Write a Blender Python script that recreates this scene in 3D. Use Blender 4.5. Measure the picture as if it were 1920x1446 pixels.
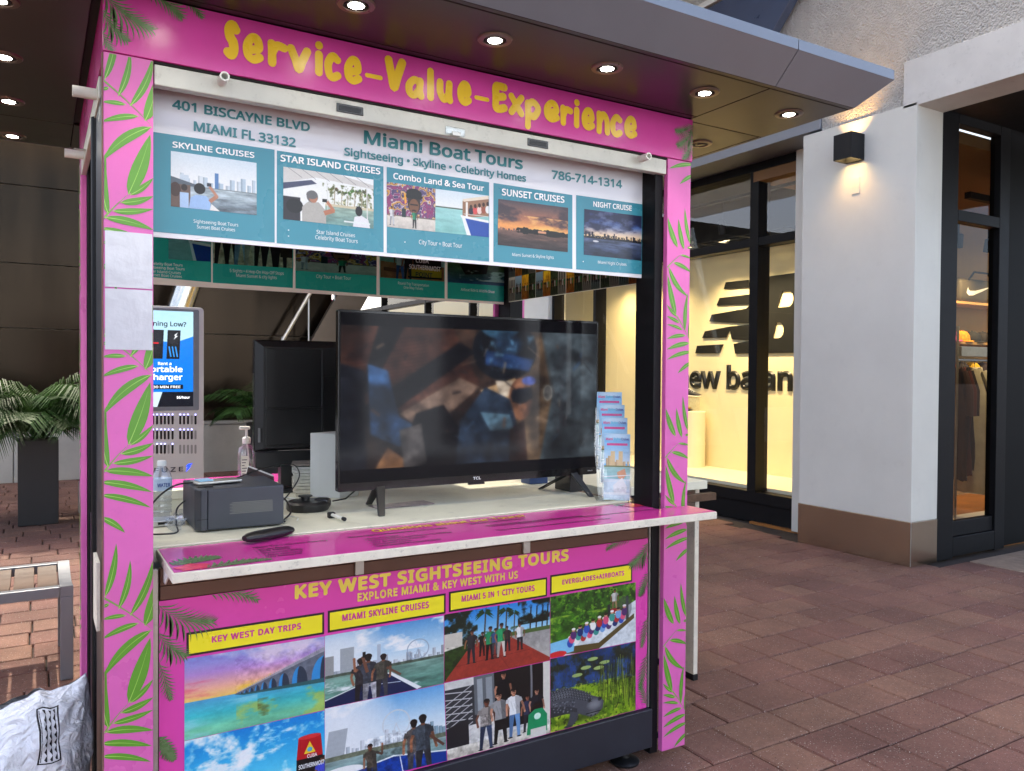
import bpy, bmesh, math, random
import numpy as np
from mathutils import Vector, Matrix, noise as mnoise

for o in list(bpy.data.objects):
    bpy.data.objects.remove(o, do_unlink=True)
scene = bpy.context.scene
C = scene.collection
rnd = random.Random(7)
R = math.radians

# ---------------------------------------------------------------- camera
def look(yaw, pitch, roll):
    f = Vector((math.sin(yaw) * math.cos(pitch), math.cos(yaw) * math.cos(pitch), math.sin(pitch)))
    r = Vector((math.cos(yaw), -math.sin(yaw), 0)); d = f.cross(r)
    c, s = math.cos(roll), math.sin(roll)
    x = c * r + s * d; y = -(-s * r + c * d); z = -f
    return Matrix(((x.x, y.x, z.x), (x.y, y.y, z.y), (x.z, y.z, z.z)))
cam = bpy.data.cameras.new('camera'); cam_o = bpy.data.objects.new('camera', cam); C.objects.link(cam_o)
cam.sensor_fit = 'HORIZONTAL'; cam.sensor_width = 36; cam.lens = 1495.67 / 1920 * 36
cam.clip_start = .05; cam.clip_end = 500
cam_o.matrix_world = Matrix.Translation((-.1488, -2.327, 1.5)) @ look(.537, -.016, -.0073).to_4x4()
scene.camera = cam_o

# ---------------------------------------------------------------- sky, sun, exposure
SUN_EL, SUN_DIR = R(56), Vector((.02, 1, 0)).normalized()
world = bpy.data.worlds.new('World'); scene.world = world; world.use_nodes = True
nt = world.node_tree; nt.nodes.clear()
sky = nt.nodes.new('ShaderNodeTexSky'); sky.sky_type = 'NISHITA'; sky.sun_disc = False
sky.sun_elevation = SUN_EL; sky.sun_rotation = math.atan2(SUN_DIR.x, SUN_DIR.y)
sky.air_density = .8; sky.dust_density = 5.0; sky.ozone_density = .0
bg = nt.nodes.new('ShaderNodeBackground'); bg.inputs['Strength'].default_value = .15
ow = nt.nodes.new('ShaderNodeOutputWorld')
nt.links.new(sky.outputs[0], bg.inputs[0]); nt.links.new(bg.outputs[0], ow.inputs[0])
sun = bpy.data.lights.new('sun', 'SUN'); sun.energy = 3.4; sun.angle = R(.53); sun.color = (1, .89, .73)
sun_o = bpy.data.objects.new('sun', sun); C.objects.link(sun_o)
to_sun = Vector((SUN_DIR.x * math.cos(SUN_EL), SUN_DIR.y * math.cos(SUN_EL), math.sin(SUN_EL)))
sun_o.rotation_euler = to_sun.to_track_quat('Z', 'Y').to_euler(); sun_o.location = to_sun * 40
vs = scene.view_settings
vs.view_transform = 'Standard'; vs.look = 'None'; vs.gamma = 1.0; vs.exposure = 2.2; vs.use_curve_mapping = False
scene.render.engine = 'CYCLES'
cy = scene.cycles
cy.use_denoising = True
try: cy.denoiser = 'OPENIMAGEDENOISE'
except Exception: pass
cy.max_bounces = 7; cy.diffuse_bounces = 4; cy.glossy_bounces = 4; cy.transmission_bounces = 6; cy.transparent_max_bounces = 10
cy.caustics_reflective = False; cy.caustics_refractive = False; cy.sample_clamp_indirect = 6
cy.use_adaptive_sampling = True; cy.adaptive_threshold = .015

# ---------------------------------------------------------------- object helpers
def tag(o, label=None, cat=None, group=None, kind=None):
    if label: o['label'] = label
    if cat: o['category'] = cat
    if group: o['group'] = group
    if kind: o['kind'] = kind
    return o
def thing(name, loc, label, cat, group=None):
    o = bpy.data.objects.new(name, None); C.objects.link(o); o.location = loc; o.empty_display_size = .1
    return tag(o, label, cat, group)
def root_loc(o):
    v = Vector((0, 0, 0))
    while o is not None:
        v = v + Vector(o.location); o = o.parent
    return v
def link(name, me, mat, parent=None):
    o = bpy.data.objects.new(name, me); C.objects.link(o)
    if mat is not None:
        if len(me.materials): me.materials.clear()
        me.materials.append(mat)
    if parent is not None: o.parent = parent
    return o
class M:
    """collects shapes in world coordinates, then becomes ONE mesh object"""
    def __init__(s): s.bm = bmesh.new()
    def box(s, x0, y0, z0, x1, y1, z1, bev=0, seg=2):
        t = bmesh.new(); vs_ = [t.verts.new(p) for p in ((x0,y0,z0),(x1,y0,z0),(x1,y1,z0),(x0,y1,z0),(x0,y0,z1),(x1,y0,z1),(x1,y1,z1),(x0,y1,z1))]
        for f in ((3,2,1,0),(4,5,6,7),(0,1,5,4),(1,2,6,5),(2,3,7,6),(3,0,4,7)): t.faces.new([vs_[i] for i in f])
        if bev: bmesh.ops.bevel(t, geom=list(t.edges), offset=bev, segments=seg, affect='EDGES', profile=.5, clamp_overlap=True)
        return s.add(t)
    def add(s, t, mx=None):
        if mx is not None: bmesh.ops.transform(t, matrix=mx, verts=t.verts)
        mp = {v: s.bm.verts.new(v.co) for v in t.verts}
        for f in t.faces:
            try:
                nf = s.bm.faces.new([mp[v] for v in f.verts]); nf.material_index = f.material_index
            except ValueError: pass
        t.free(); return s
    def obox(s, c, size, rot, bev=0):
        t = M().box(-size[0]/2, -size[1]/2, -size[2]/2, size[0]/2, size[1]/2, size[2]/2, bev).bm
        return s.add(t, Matrix.Translation(c) @ rot.to_4x4())
    def face(s, pts):
        try: s.bm.faces.new([s.bm.verts.new(p) for p in pts])
        except ValueError: pass
        return s
    def prism(s, poly, d, bev=0):
        """polygon of 3-D points pushed along vector d"""
        t = bmesh.new(); d = Vector(d); n = len(poly)
        a = [t.verts.new(p) for p in poly]; b = [t.verts.new(Vector(p) + d) for p in poly]
        t.faces.new(a[::-1]); t.faces.new(b)
        for i in range(n): t.faces.new((a[i], a[(i+1) % n], b[(i+1) % n], b[i]))
        bmesh.ops.recalc_face_normals(t, faces=t.faces)
        if bev: bmesh.ops.bevel(t, geom=list(t.edges), offset=bev, segments=2, affect='EDGES', profile=.5, clamp_overlap=True)
        return s.add(t)
    def tube(s, pts, r, n=8, cap=True):
        pts = [Vector(p) for p in pts]; rr = r if isinstance(r, (list, tuple)) else [r] * len(pts)
        rings = []; up = None
        for i, p in enumerate(pts):
            d = (pts[min(i+1, len(pts)-1)] - pts[max(i-1, 0)])
            if d.length < 1e-9: d = Vector((0, 0, 1))
            d.normalize()
            if up is None: up = d.orthogonal().normalized()
            up = (up - d * up.dot(d))
            if up.length < 1e-6: up = d.orthogonal()
            up.normalize(); sd = d.cross(up)
            rings.append([s.bm.verts.new(p + (up * math.cos(2*math.pi*k/n) + sd * math.sin(2*math.pi*k/n)) * rr[i]) for k in range(n)])
        for a, b in zip(rings, rings[1:]):
            for k in range(n): s.bm.faces.new((a[k], a[(k+1) % n], b[(k+1) % n], b[k]))
        if cap:
            s.bm.faces.new(rings[0][::-1]); s.bm.faces.new(rings[-1])
        return s
    def lathe(s, c, prof, n=24, axis=None, sx=1, sy=1):
        """prof: list of (radius, height); axis: 3x3 rotation"""
        t = bmesh.new(); rings = []
        for r_, h in prof:
            rings.append([t.verts.new((r_*sx*math.cos(2*math.pi*k/n), r_*sy*math.sin(2*math.pi*k/n), h)) for k in range(n)])
        for a, b in zip(rings, rings[1:]):
            for k in range(n): t.faces.new((a[k], a[(k+1) % n], b[(k+1) % n], b[k]))
        t.faces.new(rings[0][::-1]); t.faces.new(rings[-1])
        mx = Matrix.Translation(c)
        if axis is not None: mx = mx @ axis.to_4x4()
        return s.add(t, mx)
    def obj(s, name, mat, parent=None, smooth=False, label=None, recalc=True):
        off = root_loc(parent) if parent is not None else Vector((0, 0, 0))
        if recalc: bmesh.ops.recalc_face_normals(s.bm, faces=s.bm.faces)
        me = bpy.data.meshes.new(name); s.bm.to_mesh(me); s.bm.free()
        if off.length: me.transform(Matrix.Translation(-off))
        if smooth:
            me.polygons.foreach_set('use_smooth', [True] * len(me.polygons)); me.set_sharp_from_angle(angle=.65)
        o = link(name, me, mat, parent)
        if label: o['label'] = label
        return o
def copy_tree(o, parent=None):
    c = o.copy(); C.objects.link(c)
    if parent is not None: c.parent = parent
    for ch in list(o.children): copy_tree(ch, c)
    return c
ROTX90 = Matrix.Rotation(R(90), 3, 'X'); ROTY90 = Matrix.Rotation(R(90), 3, 'Y')

# ---------------------------------------------------------------- materials
def lin(c):
    c = c / 255.0
    return c / 12.92 if c <= .04045 else ((c + .055) / 1.055) ** 2.4
def S(r, g, b): return (lin(r), lin(g), lin(b), 1)
def mat(name, col, rough=.5, metal=0, var=.06, vscale=6, bump=0, bscale=80, spec=.5, emit=None, es=0, coat=0, alpha=1, trans=0, rvar=.08, dirt=0, objrand=0, bdist=.004, stretch=None, speck=0):
    m = bpy.data.materials.new(name); m.use_nodes = True
    n = m.node_tree.nodes; l = m.node_tree.links; p = n['Principled BSDF']
    p.inputs['Roughness'].default_value = rough; p.inputs['Metallic'].default_value = metal
    p.inputs['Specular IOR Level'].default_value = spec
    if coat: p.inputs['Coat Weight'].default_value = coat; p.inputs['Coat Roughness'].default_value = .12
    if trans: p.inputs['Transmission Weight'].default_value = trans
    if emit: p.inputs['Emission Color'].default_value = emit; p.inputs['Emission Strength'].default_value = es
    p.inputs['Base Color'].default_value = col
    tc = n.new('ShaderNodeTexCoord')
    if var or dirt or objrand:
        nz = n.new('ShaderNodeTexNoise'); nz.inputs['Scale'].default_value = vscale; nz.inputs['Detail'].default_value = 5; nz.inputs['Roughness'].default_value = .6
        if stretch:
            mp_ = n.new('ShaderNodeMapping'); mp_.inputs['Scale'].default_value = stretch; l.new(tc.outputs['Object'], mp_.inputs['Vector']); l.new(mp_.outputs['Vector'], nz.inputs['Vector'])
        else: l.new(tc.outputs['Object'], nz.inputs['Vector'])
        mr = n.new('ShaderNodeMapRange'); mr.inputs['From Min'].default_value = .3; mr.inputs['From Max'].default_value = .7
        mr.inputs['To Min'].default_value = 1 - var; mr.inputs['To Max'].default_value = 1 + var
        l.new(nz.outputs['Fac'], mr.inputs['Value'])
        hv = n.new('ShaderNodeHueSaturation'); hv.inputs['Color'].default_value = col
        val = mr.outputs['Result']
        if objrand:
            oi = n.new('ShaderNodeObjectInfo'); m2 = n.new('ShaderNodeMapRange')
            m2.inputs['To Min'].default_value = 1 - objrand; m2.inputs['To Max'].default_value = 1 + objrand
            l.new(oi.outputs['Random'], m2.inputs['Value'])
            mm = n.new('ShaderNodeMath'); mm.operation = 'MULTIPLY'; l.new(val, mm.inputs[0]); l.new(m2.outputs['Result'], mm.inputs[1]); val = mm.outputs[0]
            m3 = n.new('ShaderNodeMath'); m3.operation = 'MULTIPLY_ADD'; m3.inputs[1].default_value = .016; m3.inputs[2].default_value = .492; l.new(oi.outputs['Random'], m3.inputs[0]); l.new(m3.outputs[0], hv.inputs['Hue'])
        l.new(val, hv.inputs['Value']); last = hv.outputs['Color']
        if dirt:
            n2 = n.new('ShaderNodeTexNoise'); n2.inputs['Scale'].default_value = vscale * 3.3; n2.inputs['Detail'].default_value = 8; n2.inputs['Roughness'].default_value = .75
            l.new(tc.outputs['Object'], n2.inputs['Vector'])
            r2 = n.new('ShaderNodeMapRange'); r2.inputs['From Min'].default_value = .56; r2.inputs['From Max'].default_value = .72; r2.inputs['To Max'].default_value = dirt
            l.new(n2.outputs['Fac'], r2.inputs['Value'])
            mx = n.new('ShaderNodeMix'); mx.data_type = 'RGBA'; mx.inputs['B'].default_value = (.06, .05, .04, 1)
            l.new(r2.outputs['Result'], mx.inputs['Factor']); l.new(last, mx.inputs['A']); last = mx.outputs['Result']
        if speck:
            geo = n.new('ShaderNodeNewGeometry')
            nl = n.new('ShaderNodeTexNoise'); nl.inputs['Scale'].default_value = 1.7; nl.inputs['Detail'].default_value = 6; nl.inputs['Roughness'].default_value = .65; l.new(geo.outputs['Position'], nl.inputs['Vector'])
            rl_ = n.new('ShaderNodeMapRange'); rl_.inputs['From Min'].default_value = .35; rl_.inputs['From Max'].default_value = .65; rl_.inputs['To Min'].default_value = .74; rl_.inputs['To Max'].default_value = 1.2; l.new(nl.outputs['Fac'], rl_.inputs['Value'])
            hl = n.new('ShaderNodeHueSaturation'); l.new(last, hl.inputs['Color']); l.new(rl_.outputs['Result'], hl.inputs['Value']); last = hl.outputs['Color']
            vg = n.new('ShaderNodeTexVoronoi'); vg.inputs['Scale'].default_value = 3.2; l.new(geo.outputs['Position'], vg.inputs['Vector'])
            rg = n.new('ShaderNodeMapRange'); rg.inputs['From Min'].default_value = .045; rg.inputs['From Max'].default_value = .035; rg.inputs['To Max'].default_value = .55; l.new(vg.outputs['Distance'], rg.inputs['Value'])
            mg_ = n.new('ShaderNodeMix'); mg_.data_type = 'RGBA'; mg_.inputs['B'].default_value = (.045, .038, .034, 1); l.new(rg.outputs['Result'], mg_.inputs['Factor']); l.new(last, mg_.inputs['A']); last = mg_.outputs['Result']
            for sc, lo, hi, colr, am in ((150, .68, .74, (.55, .5, .44, 1), speck), (120, .68, .73, (.03, .022, .018, 1), speck * 1.1)):
                ns = n.new('ShaderNodeTexNoise'); ns.inputs['Scale'].default_value = sc; ns.inputs['Detail'].default_value = 1; l.new(geo.outputs['Position'], ns.inputs['Vector'])
                rs_ = n.new('ShaderNodeMapRange'); rs_.inputs['From Min'].default_value = lo; rs_.inputs['From Max'].default_value = hi; rs_.inputs['To Max'].default_value = am; l.new(ns.outputs['Fac'], rs_.inputs['Value'])
                ms = n.new('ShaderNodeMix'); ms.data_type = 'RGBA'; ms.inputs['B'].default_value = colr; l.new(rs_.outputs['Result'], ms.inputs['Factor']); l.new(last, ms.inputs['A']); last = ms.outputs['Result']
        l.new(last, p.inputs['Base Color'])
        if rvar:
            r3 = n.new('ShaderNodeMapRange'); r3.inputs['To Min'].default_value = max(.02, rough - rvar); r3.inputs['To Max'].default_value = min(1, rough + rvar)
            l.new(nz.outputs['Fac'], r3.inputs['Value']); l.new(r3.outputs['Result'], p.inputs['Roughness'])
    if bump:
        nb = n.new('ShaderNodeTexNoise'); nb.inputs['Scale'].default_value = bscale; nb.inputs['Detail'].default_value = 3
        l.new(tc.outputs['Object'], nb.inputs['Vector'])
        bp = n.new('ShaderNodeBump'); bp.inputs['Strength'].default_value = bump; bp.inputs['Distance'].default_value = bdist
        l.new(nb.outputs['Fac'], bp.inputs['Height']); l.new(bp.outputs['Normal'], p.inputs['Normal'])
    return m
def see_through(m, w):
    """thin plastic sheet: part of the light behind it shines through in its own colour"""
    n = m.node_tree.nodes; l = m.node_tree.links; p = n['Principled BSDF']; out = [q for q in n if q.type == 'OUTPUT_MATERIAL'][0]
    t = n.new('ShaderNodeBsdfTranslucent'); x = n.new('ShaderNodeMixShader'); x.inputs[0].default_value = w; b = p.inputs['Base Color']
    if b.is_linked: l.new(b.links[0].from_socket, t.inputs['Color'])
    else: t.inputs['Color'].default_value = b.default_value
    l.new(p.outputs[0], x.inputs[1]); l.new(t.outputs[0], x.inputs[2]); l.new(x.outputs[0], out.inputs['Surface']); return m
def glass_mat(name, tint=(1, 1, 1, 1), refl=.07, rough=.01):
    m = bpy.data.materials.new(name); m.use_nodes = True; n = m.node_tree.nodes; l = m.node_tree.links; n.clear()
    out = n.new('ShaderNodeOutputMaterial'); tr = n.new('ShaderNodeBsdfTransparent'); tr.inputs['Color'].default_value = tint
    gl = n.new('ShaderNodeBsdfGlossy'); gl.inputs['Roughness'].default_value = rough
    lw = n.new('ShaderNodeLayerWeight'); lw.inputs['Blend'].default_value = .5
    pw = n.new('ShaderNodeMath'); pw.operation = 'POWER'; pw.inputs[1].default_value = 5
    mu = n.new('ShaderNodeMath'); mu.operation = 'MULTIPLY_ADD'; mu.inputs[1].default_value = .9; mu.inputs[2].default_value = refl; mu.use_clamp = True
    mx = n.new('ShaderNodeMixShader'); l.new(lw.outputs['Facing'], pw.inputs[0]); l.new(pw.outputs[0], mu.inputs[0]); l.new(mu.outputs[0], mx.inputs[0]); l.new(tr.outputs[0], mx.inputs[1]); l.new(gl.outputs[0], mx.inputs[2]); l.new(mx.outputs[0], out.inputs[0])
    return m

# ---------------------------------------------------------------- lettering and flat print
FONT = None
try:
    import os
    FONT = bpy.data.fonts.load(os.path.join(bpy.utils.resource_path('LOCAL'), 'datafiles', 'fonts', 'NotoSansHebrew-Regular.woff2'))
except Exception:
    FONT = None
def text_mesh(s, bold=0, extrude=0, spacing=1.0):
    cu = bpy.data.curves.new('t', 'FONT'); cu.body = s; cu.size = 1
    if FONT: cu.font = FONT
    cu.bevel_depth = bold; cu.bevel_resolution = 0; cu.fill_mode = 'FRONT' if bold else 'BOTH'; cu.resolution_u = 3; cu.space_character = spacing
    o = bpy.data.objects.new('t', cu); C.objects.link(o)
    me = bpy.data.meshes.new_from_object(o.evaluated_get(bpy.context.evaluated_depsgraph_get()))
    bpy.data.objects.remove(o, do_unlink=True); bpy.data.curves.remove(cu)
    return me
_caps = {}
def cap_of(bold):
    if bold not in _caps:
        me = text_mesh('H', 0); ys = [v.co.y for v in me.vertices]; _caps[bold] = (min(ys) - bold, max(ys) + bold)
    return _caps[bold]
def fat_mesh(s, bold, spacing):
    """heavier face: the plain outline laid down nine times on a small circle, each a hair higher"""
    me = text_mesh(s, 0, 0, spacing)
    co = np.empty(len(me.vertices) * 3); me.vertices.foreach_get('co', co); co = co.reshape(-1, 3)
    if not bold: return me
    fs = [tuple(p.vertices) for p in me.polygons]; V, F = [], []
    for k in range(11):
        d = np.array((bold * math.cos(k * .571), bold * math.sin(k * .571), .004 * k)) if k < 10 else np.array((0, 0, .04))
        V.append(co + d); F += [tuple(i + k * len(co) for i in f) for f in fs] if k else fs
    out = bpy.data.meshes.new('t'); out.from_pydata(np.concatenate(V).tolist(), [], F); bpy.data.meshes.remove(me); return out
def lettering(parent, s, pl, pr, cap, up, m, bold=.012, lift=Vector((0, 0, 0)), name='lettering', extrude=0, spacing=1.0, wobble=0):
    """text from left baseline point pl to right baseline point pr, cap height in metres"""
    me = text_mesh(s, bold, 0, spacing) if extrude else fat_mesh(s, bold, spacing)
    co = np.empty(len(me.vertices) * 3); me.vertices.foreach_get('co', co); co = co.reshape(-1, 3)
    y0, y1 = cap_of(bold); x0, x1 = co[:, 0].min(), co[:, 0].max()
    pl, pr = Vector(pl), Vector(pr); rt = (pr - pl); L = rt.length; rt.normalize(); up = Vector(up)
    up = (up - rt * up.dot(rt)).normalized(); nrm = rt.cross(up)
    base = pl + lift - root_loc(parent)
    sx, sy = L / (x1 - x0), cap / (y1 - y0)
    a = (co[:, 0] - x0) * sx; b = (co[:, 1] - y0) * sy
    c = co[:, 2] * .008 if not extrude else co[:, 2] * 0
    if extrude and bold: c = co[:, 2] * sx
    res = np.outer(a, np.array(rt)) + np.outer(b, np.array(up)) + np.outer(c, np.array(nrm)) + np.array(base)
    me.vertices.foreach_set('co', res.ravel()); me.update()
    if bold:
        bm = bmesh.new(); bm.from_mesh(me); bm.faces.ensure_lookup_table()
        bmesh.ops.recalc_face_normals(bm, faces=bm.faces) if extrude else None
        for f in bm.faces:
            if not extrude and f.normal.dot(nrm) < 0: f.normal_flip()
        bm.to_mesh(me); bm.free()
    elif extrude:
        bm = bmesh.new(); bm.from_mesh(me)
        bmesh.ops.dissolve_limit(bm, angle_limit=.01, verts=bm.verts, edges=bm.edges)
        g = bmesh.ops.extrude_face_region(bm, geom=list(bm.faces))
        bmesh.ops.translate(bm, vec=nrm * extrude, verts=[v for v in g['geom'] if isinstance(v, bmesh.types.BMVert)])
        bmesh.ops.recalc_face_normals(bm, faces=bm.faces); bm.to_mesh(me); bm.free()
    else:
        me.flip_normals() if me.polygons and me.polygons[0].normal.dot(nrm) < 0 else None
    return link(name, me, m, parent)
def curve_fill(polys):
    """2-D outlines (holes allowed) -> filled mesh, x/y in local units"""
    cu = bpy.data.curves.new('c', 'CURVE'); cu.dimensions = '2D'; cu.fill_mode = 'BOTH'
    for p in polys:
        sp = cu.splines.new('POLY'); sp.points.add(len(p) - 1); sp.use_cyclic_u = True
        for i, q in enumerate(p): sp.points[i].co = (q[0], q[1], 0, 1)
    o = bpy.data.objects.new('c', cu); C.objects.link(o)
    me = bpy.data.meshes.new_from_object(o.evaluated_get(bpy.context.evaluated_depsgraph_get()))
    bpy.data.objects.remove(o, do_unlink=True); bpy.data.curves.remove(cu)
    return me
def quad_print(name, corners, m, parent, uv=True):
    """flat printed rectangle, corners TL TR BR BL in world space, with its own UV"""
    off = root_loc(parent)
    me = bpy.data.meshes.new(name); me.from_pydata([tuple(Vector(c) - off) for c in (corners[3], corners[2], corners[1], corners[0])], [], [(0, 1, 2, 3)])
    u = me.uv_layers.new(name='UVMap')
    for i, c in enumerate(((0, 0), (1, 0), (1, 1), (0, 1))): u.data[i].uv = c
    return link(name, me, m, parent)
def onY(q, Y): return [(x, Y, z) for x, z in q]
def clip(poly, x0, x1, z0, z1):
    def cl(p, f, g):
        out = []
        for i in range(len(p)):
            a, b = p[i - 1], p[i]; fa, fb = f(a), f(b)
            if (fa >= 0) != (fb >= 0):
                t = fa / (fa - fb); out.append((a[0] + (b[0] - a[0]) * t, a[1] + (b[1] - a[1]) * t))
            if fb >= 0: out.append(b)
        return out
    for f in (lambda q: q[0] - x0, lambda q: x1 - q[0], lambda q: q[1] - z0, lambda q: z1 - q[1]):
        if len(poly) < 3: return []
        poly = cl(poly, f, None)
    return poly
def leaf_poly(a, b, w, k, n=9, sharp=1.0):
    """outline of a lance-shaped leaf from base a to tip b, bowed by k; also its midrib"""
    ax, az = a; bx, bz = b; dx, dz = bx - ax, bz - az; L = math.hypot(dx, dz) or 1e-6; nx, nz = -dz / L, dx / L
    cen, l, r = [], [], []
    for i in range(n + 1):
        t = i / n; bow = k * L * 4 * t * (1 - t) * .5
        cx, cz = ax + dx * t + nx * bow, az + dz * t + nz * bow
        hw = w * .5 * (math.sin(math.pi * min(1, t ** .8)) ** .8) * (1 - .15 * t)
        cen.append((cx, cz)); l.append((cx + nx * hw, cz + nz * hw)); r.append((cx - nx * hw, cz - nz * hw))
    return l + r[::-1][1:-1], cen
# ---------------------------------------------------------------- printed pictures, painted here pixel by pixel (no files)
prng = np.random.default_rng(3)
def fbm(h, w, cells, octv=4, pers=.55, sx=1.0):
    out = np.zeros((h, w)); amp = 1.0; tot = 0
    for o_ in range(octv):
        ny = max(2, int(cells * 2 ** o_)); nx = max(2, int(cells * sx * 2 ** o_ * w / h))
        g = prng.random((ny + 1, nx + 1)); yy = np.linspace(0, ny, h, endpoint=False); xx = np.linspace(0, nx, w, endpoint=False)
        y0 = yy.astype(int); x0 = xx.astype(int); fy = (yy - y0)[:, None]; fx = (xx - x0)[None]
        fy = fy * fy * (3 - 2 * fy); fx = fx * fx * (3 - 2 * fx)
        a = g[y0][:, x0]; b = g[y0][:, x0 + 1]; c = g[y0 + 1][:, x0]; d = g[y0 + 1][:, x0 + 1]
        out += amp * ((a * (1 - fx) + b * fx) * (1 - fy) + (c * (1 - fx) + d * fx) * fy); tot += amp; amp *= pers
    return out / tot
class Pic:
    def __init__(s, w=300, h=200, col=(128, 128, 128)):
        s.W, s.H = w * 2, h * 2; s.a = np.empty((s.H, s.W, 3)); s.a[:] = col
        s.yy, s.xx = np.mgrid[0:s.H, 0:s.W]; s.xx = (s.xx + .5) / s.W; s.yy = (s.yy + .5) / s.H
    def mix(s, m, col): s.a += (np.asarray(col, float) - s.a) * m[..., None]; return s
    def grad(s, stops, y0=0., y1=1., x0=0., x1=1.):
        t = np.clip((s.yy[:, 0] - y0) / (y1 - y0), 0, 1); ys = [q[0] for q in stops]
        c = np.stack([np.interp(t, ys, [q[1][k] for q in stops]) for k in range(3)], -1)
        m = ((s.yy >= y0) & (s.yy < y1) & (s.xx >= x0) & (s.xx < x1))
        s.a = np.where(m[..., None], c[:, None, :], s.a); return s
    def pmask(s, pts):
        px = [p[0] for p in pts]; py = [p[1] for p in pts]
        i0, i1 = max(0, int(min(py) * s.H)), min(s.H, int(max(py) * s.H) + 2); j0, j1 = max(0, int(min(px) * s.W)), min(s.W, int(max(px) * s.W) + 2)
        if i1 <= i0 or j1 <= j0: return None
        X = s.xx[i0:i1, j0:j1]; Y = s.yy[i0:i1, j0:j1]; ins = np.zeros(X.shape, bool); n = len(pts)
        for i in range(n):
            x1, y1 = pts[i - 1]; x2, y2 = pts[i]
            if y1 == y2: continue
            ins ^= ((y1 > Y) != (y2 > Y)) & (X < (x2 - x1) * (Y - y1) / (y2 - y1) + x1)
        return (slice(i0, i1), slice(j0, j1)), ins
    def poly(s, pts, col, al=1.0):
        r = s.pmask(pts)
        if r is None: return s
        sl, ins = r; s.a[sl] += (np.asarray(col, float) - s.a[sl]) * (ins * al)[..., None]; return s
    def rect(s, x0, y0, x1, y1, col, al=1.0): return s.poly([(x0, y0), (x1, y0), (x1, y1), (x0, y1)], col, al)
    def ell(s, cx, cy, rx, ry, col, al=1.0, soft=0):
        d = ((s.xx - cx) / rx) ** 2 + ((s.yy - cy) / ry) ** 2
        return s.mix((np.clip((1.0 - d) / soft, 0, 1) if soft else (d < 1)) * al, col)
    def line(s, x0, y0, x1, y1, w, col, al=1.0):
        k = s.W / s.H; dx, dy = (x1 - x0) * k, y1 - y0; L = math.hypot(dx, dy) or 1e-6; nx, ny = -dy / L * w / 2 / k, dx / L * w / 2
        return s.poly([(x0 + nx, y0 + ny), (x1 + nx, y1 + ny), (x1 - nx, y1 - ny), (x0 - nx, y0 - ny)], col, al)
    def tex(s, cells, amt, y0=0., y1=1., x0=0., x1=1., sx=1., col=None, thr=None):
        f = fbm(s.H, s.W, cells, 5, .6, sx); m = ((s.yy >= y0) & (s.yy < y1) & (s.xx >= x0) & (s.xx < x1))
        if col is None: s.a = np.where(m[..., None], s.a * (1 + amt * (f - .5) * 2)[..., None], s.a)
        else: s.mix(np.clip((f - thr) * 6, 0, 1) * amt * m, col)
        return s
    def person(s, x, y, h, shirt, pants, skin=(150, 105, 80), hair=(30, 24, 22), arms=0, back=False):
        k = s.H / s.W; w = h * .13 * k * 2; j = prng.uniform(-.12, .12) * w; st = prng.uniform(.1, .3) * w; dk = lambda c, f: [q * f for q in c]
        i0 = s.a.copy() if h > .3 else None
        for sg, f in ((-1, .8), (1, 1)):
            kx = x + sg * (w * .2 + st * .3); fx = x + sg * (w * .2 + st * .6)
            s.poly([(x - sg*w*.02, y - h*.5), (x + sg*w*.42, y - h*.52), (kx + sg*w*.17, y - h*.27), (fx + sg*w*.12, y - h*.02), (fx - sg*w*.1, y - h*.02), (kx - sg*w*.14, y - h*.27)], dk(pants, f)); s.ell(fx + sg*w*.04, y - h*.012, w*.19, h*.014, (30, 28, 30))
        s.poly([(x + j - w*.16, y - h*.86), (x + j + w*.16, y - h*.86), (x + j + w*.46, y - h*.825), (x + j + w*.52, y - h*.76), (x + w*.4, y - h*.62), (x + w*.43, y - h*.47), (x - w*.43, y - h*.47), (x - w*.4, y - h*.62), (x + j - w*.52, y - h*.76), (x + j - w*.46, y - h*.825)], shirt)
        s.poly([(x + j + w*.1, y - h*.85), (x + j + w*.46, y - h*.825), (x + j + w*.52, y - h*.76), (x + w*.4, y - h*.62), (x + w*.43, y - h*.47), (x + w*.12, y - h*.47)], (8, 8, 12), .28)
        for q in range(3): s.line(x - w*.3 + q*w*.25, y - h*(.75 - .05*q), x - w*.1 + q*w*.2, y - h*(.55 + .02*q), h*.012, (0, 0, 0), .14)
        for sg in (-1, 1):
            sx_, sy_ = x + j + sg*w*.47, y - h*.8
            if arms and sg == arms: ex, ey, hx, hy = x + sg*w*.9, y - h*.72, x + sg*w*.95, y - h*.95
            else: ex, ey, hx, hy = x + sg*w*(.62 + prng.random()*.1), y - h*.64, x + sg*w*(.5 + prng.random()*.3), y - h*.49
            s.line(sx_, sy_, (sx_ + ex)/2, (sy_ + ey)/2, h*.062, dk(shirt, .9 if sg < 0 else .72)); s.line((sx_ + ex)/2, (sy_ + ey)/2, ex, ey, h*.046, dk(skin, .95 if sg < 0 else .75)); s.line(ex, ey, hx, hy, h*.04, dk(skin, 1 if sg < 0 else .8)); s.ell(hx, hy, h*.022*k, h*.026, skin)
        s.rect(x + j - w*.12, y - h*.885, x + j + w*.12, y - h*.84, dk(skin, .8)); hx = x + j
        s.ell(hx, y - h*.955, h*.06*k, h*.052, hair); s.ell(hx, y - h*.93, h*.05*k, h*.062, hair if back else skin)
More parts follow.
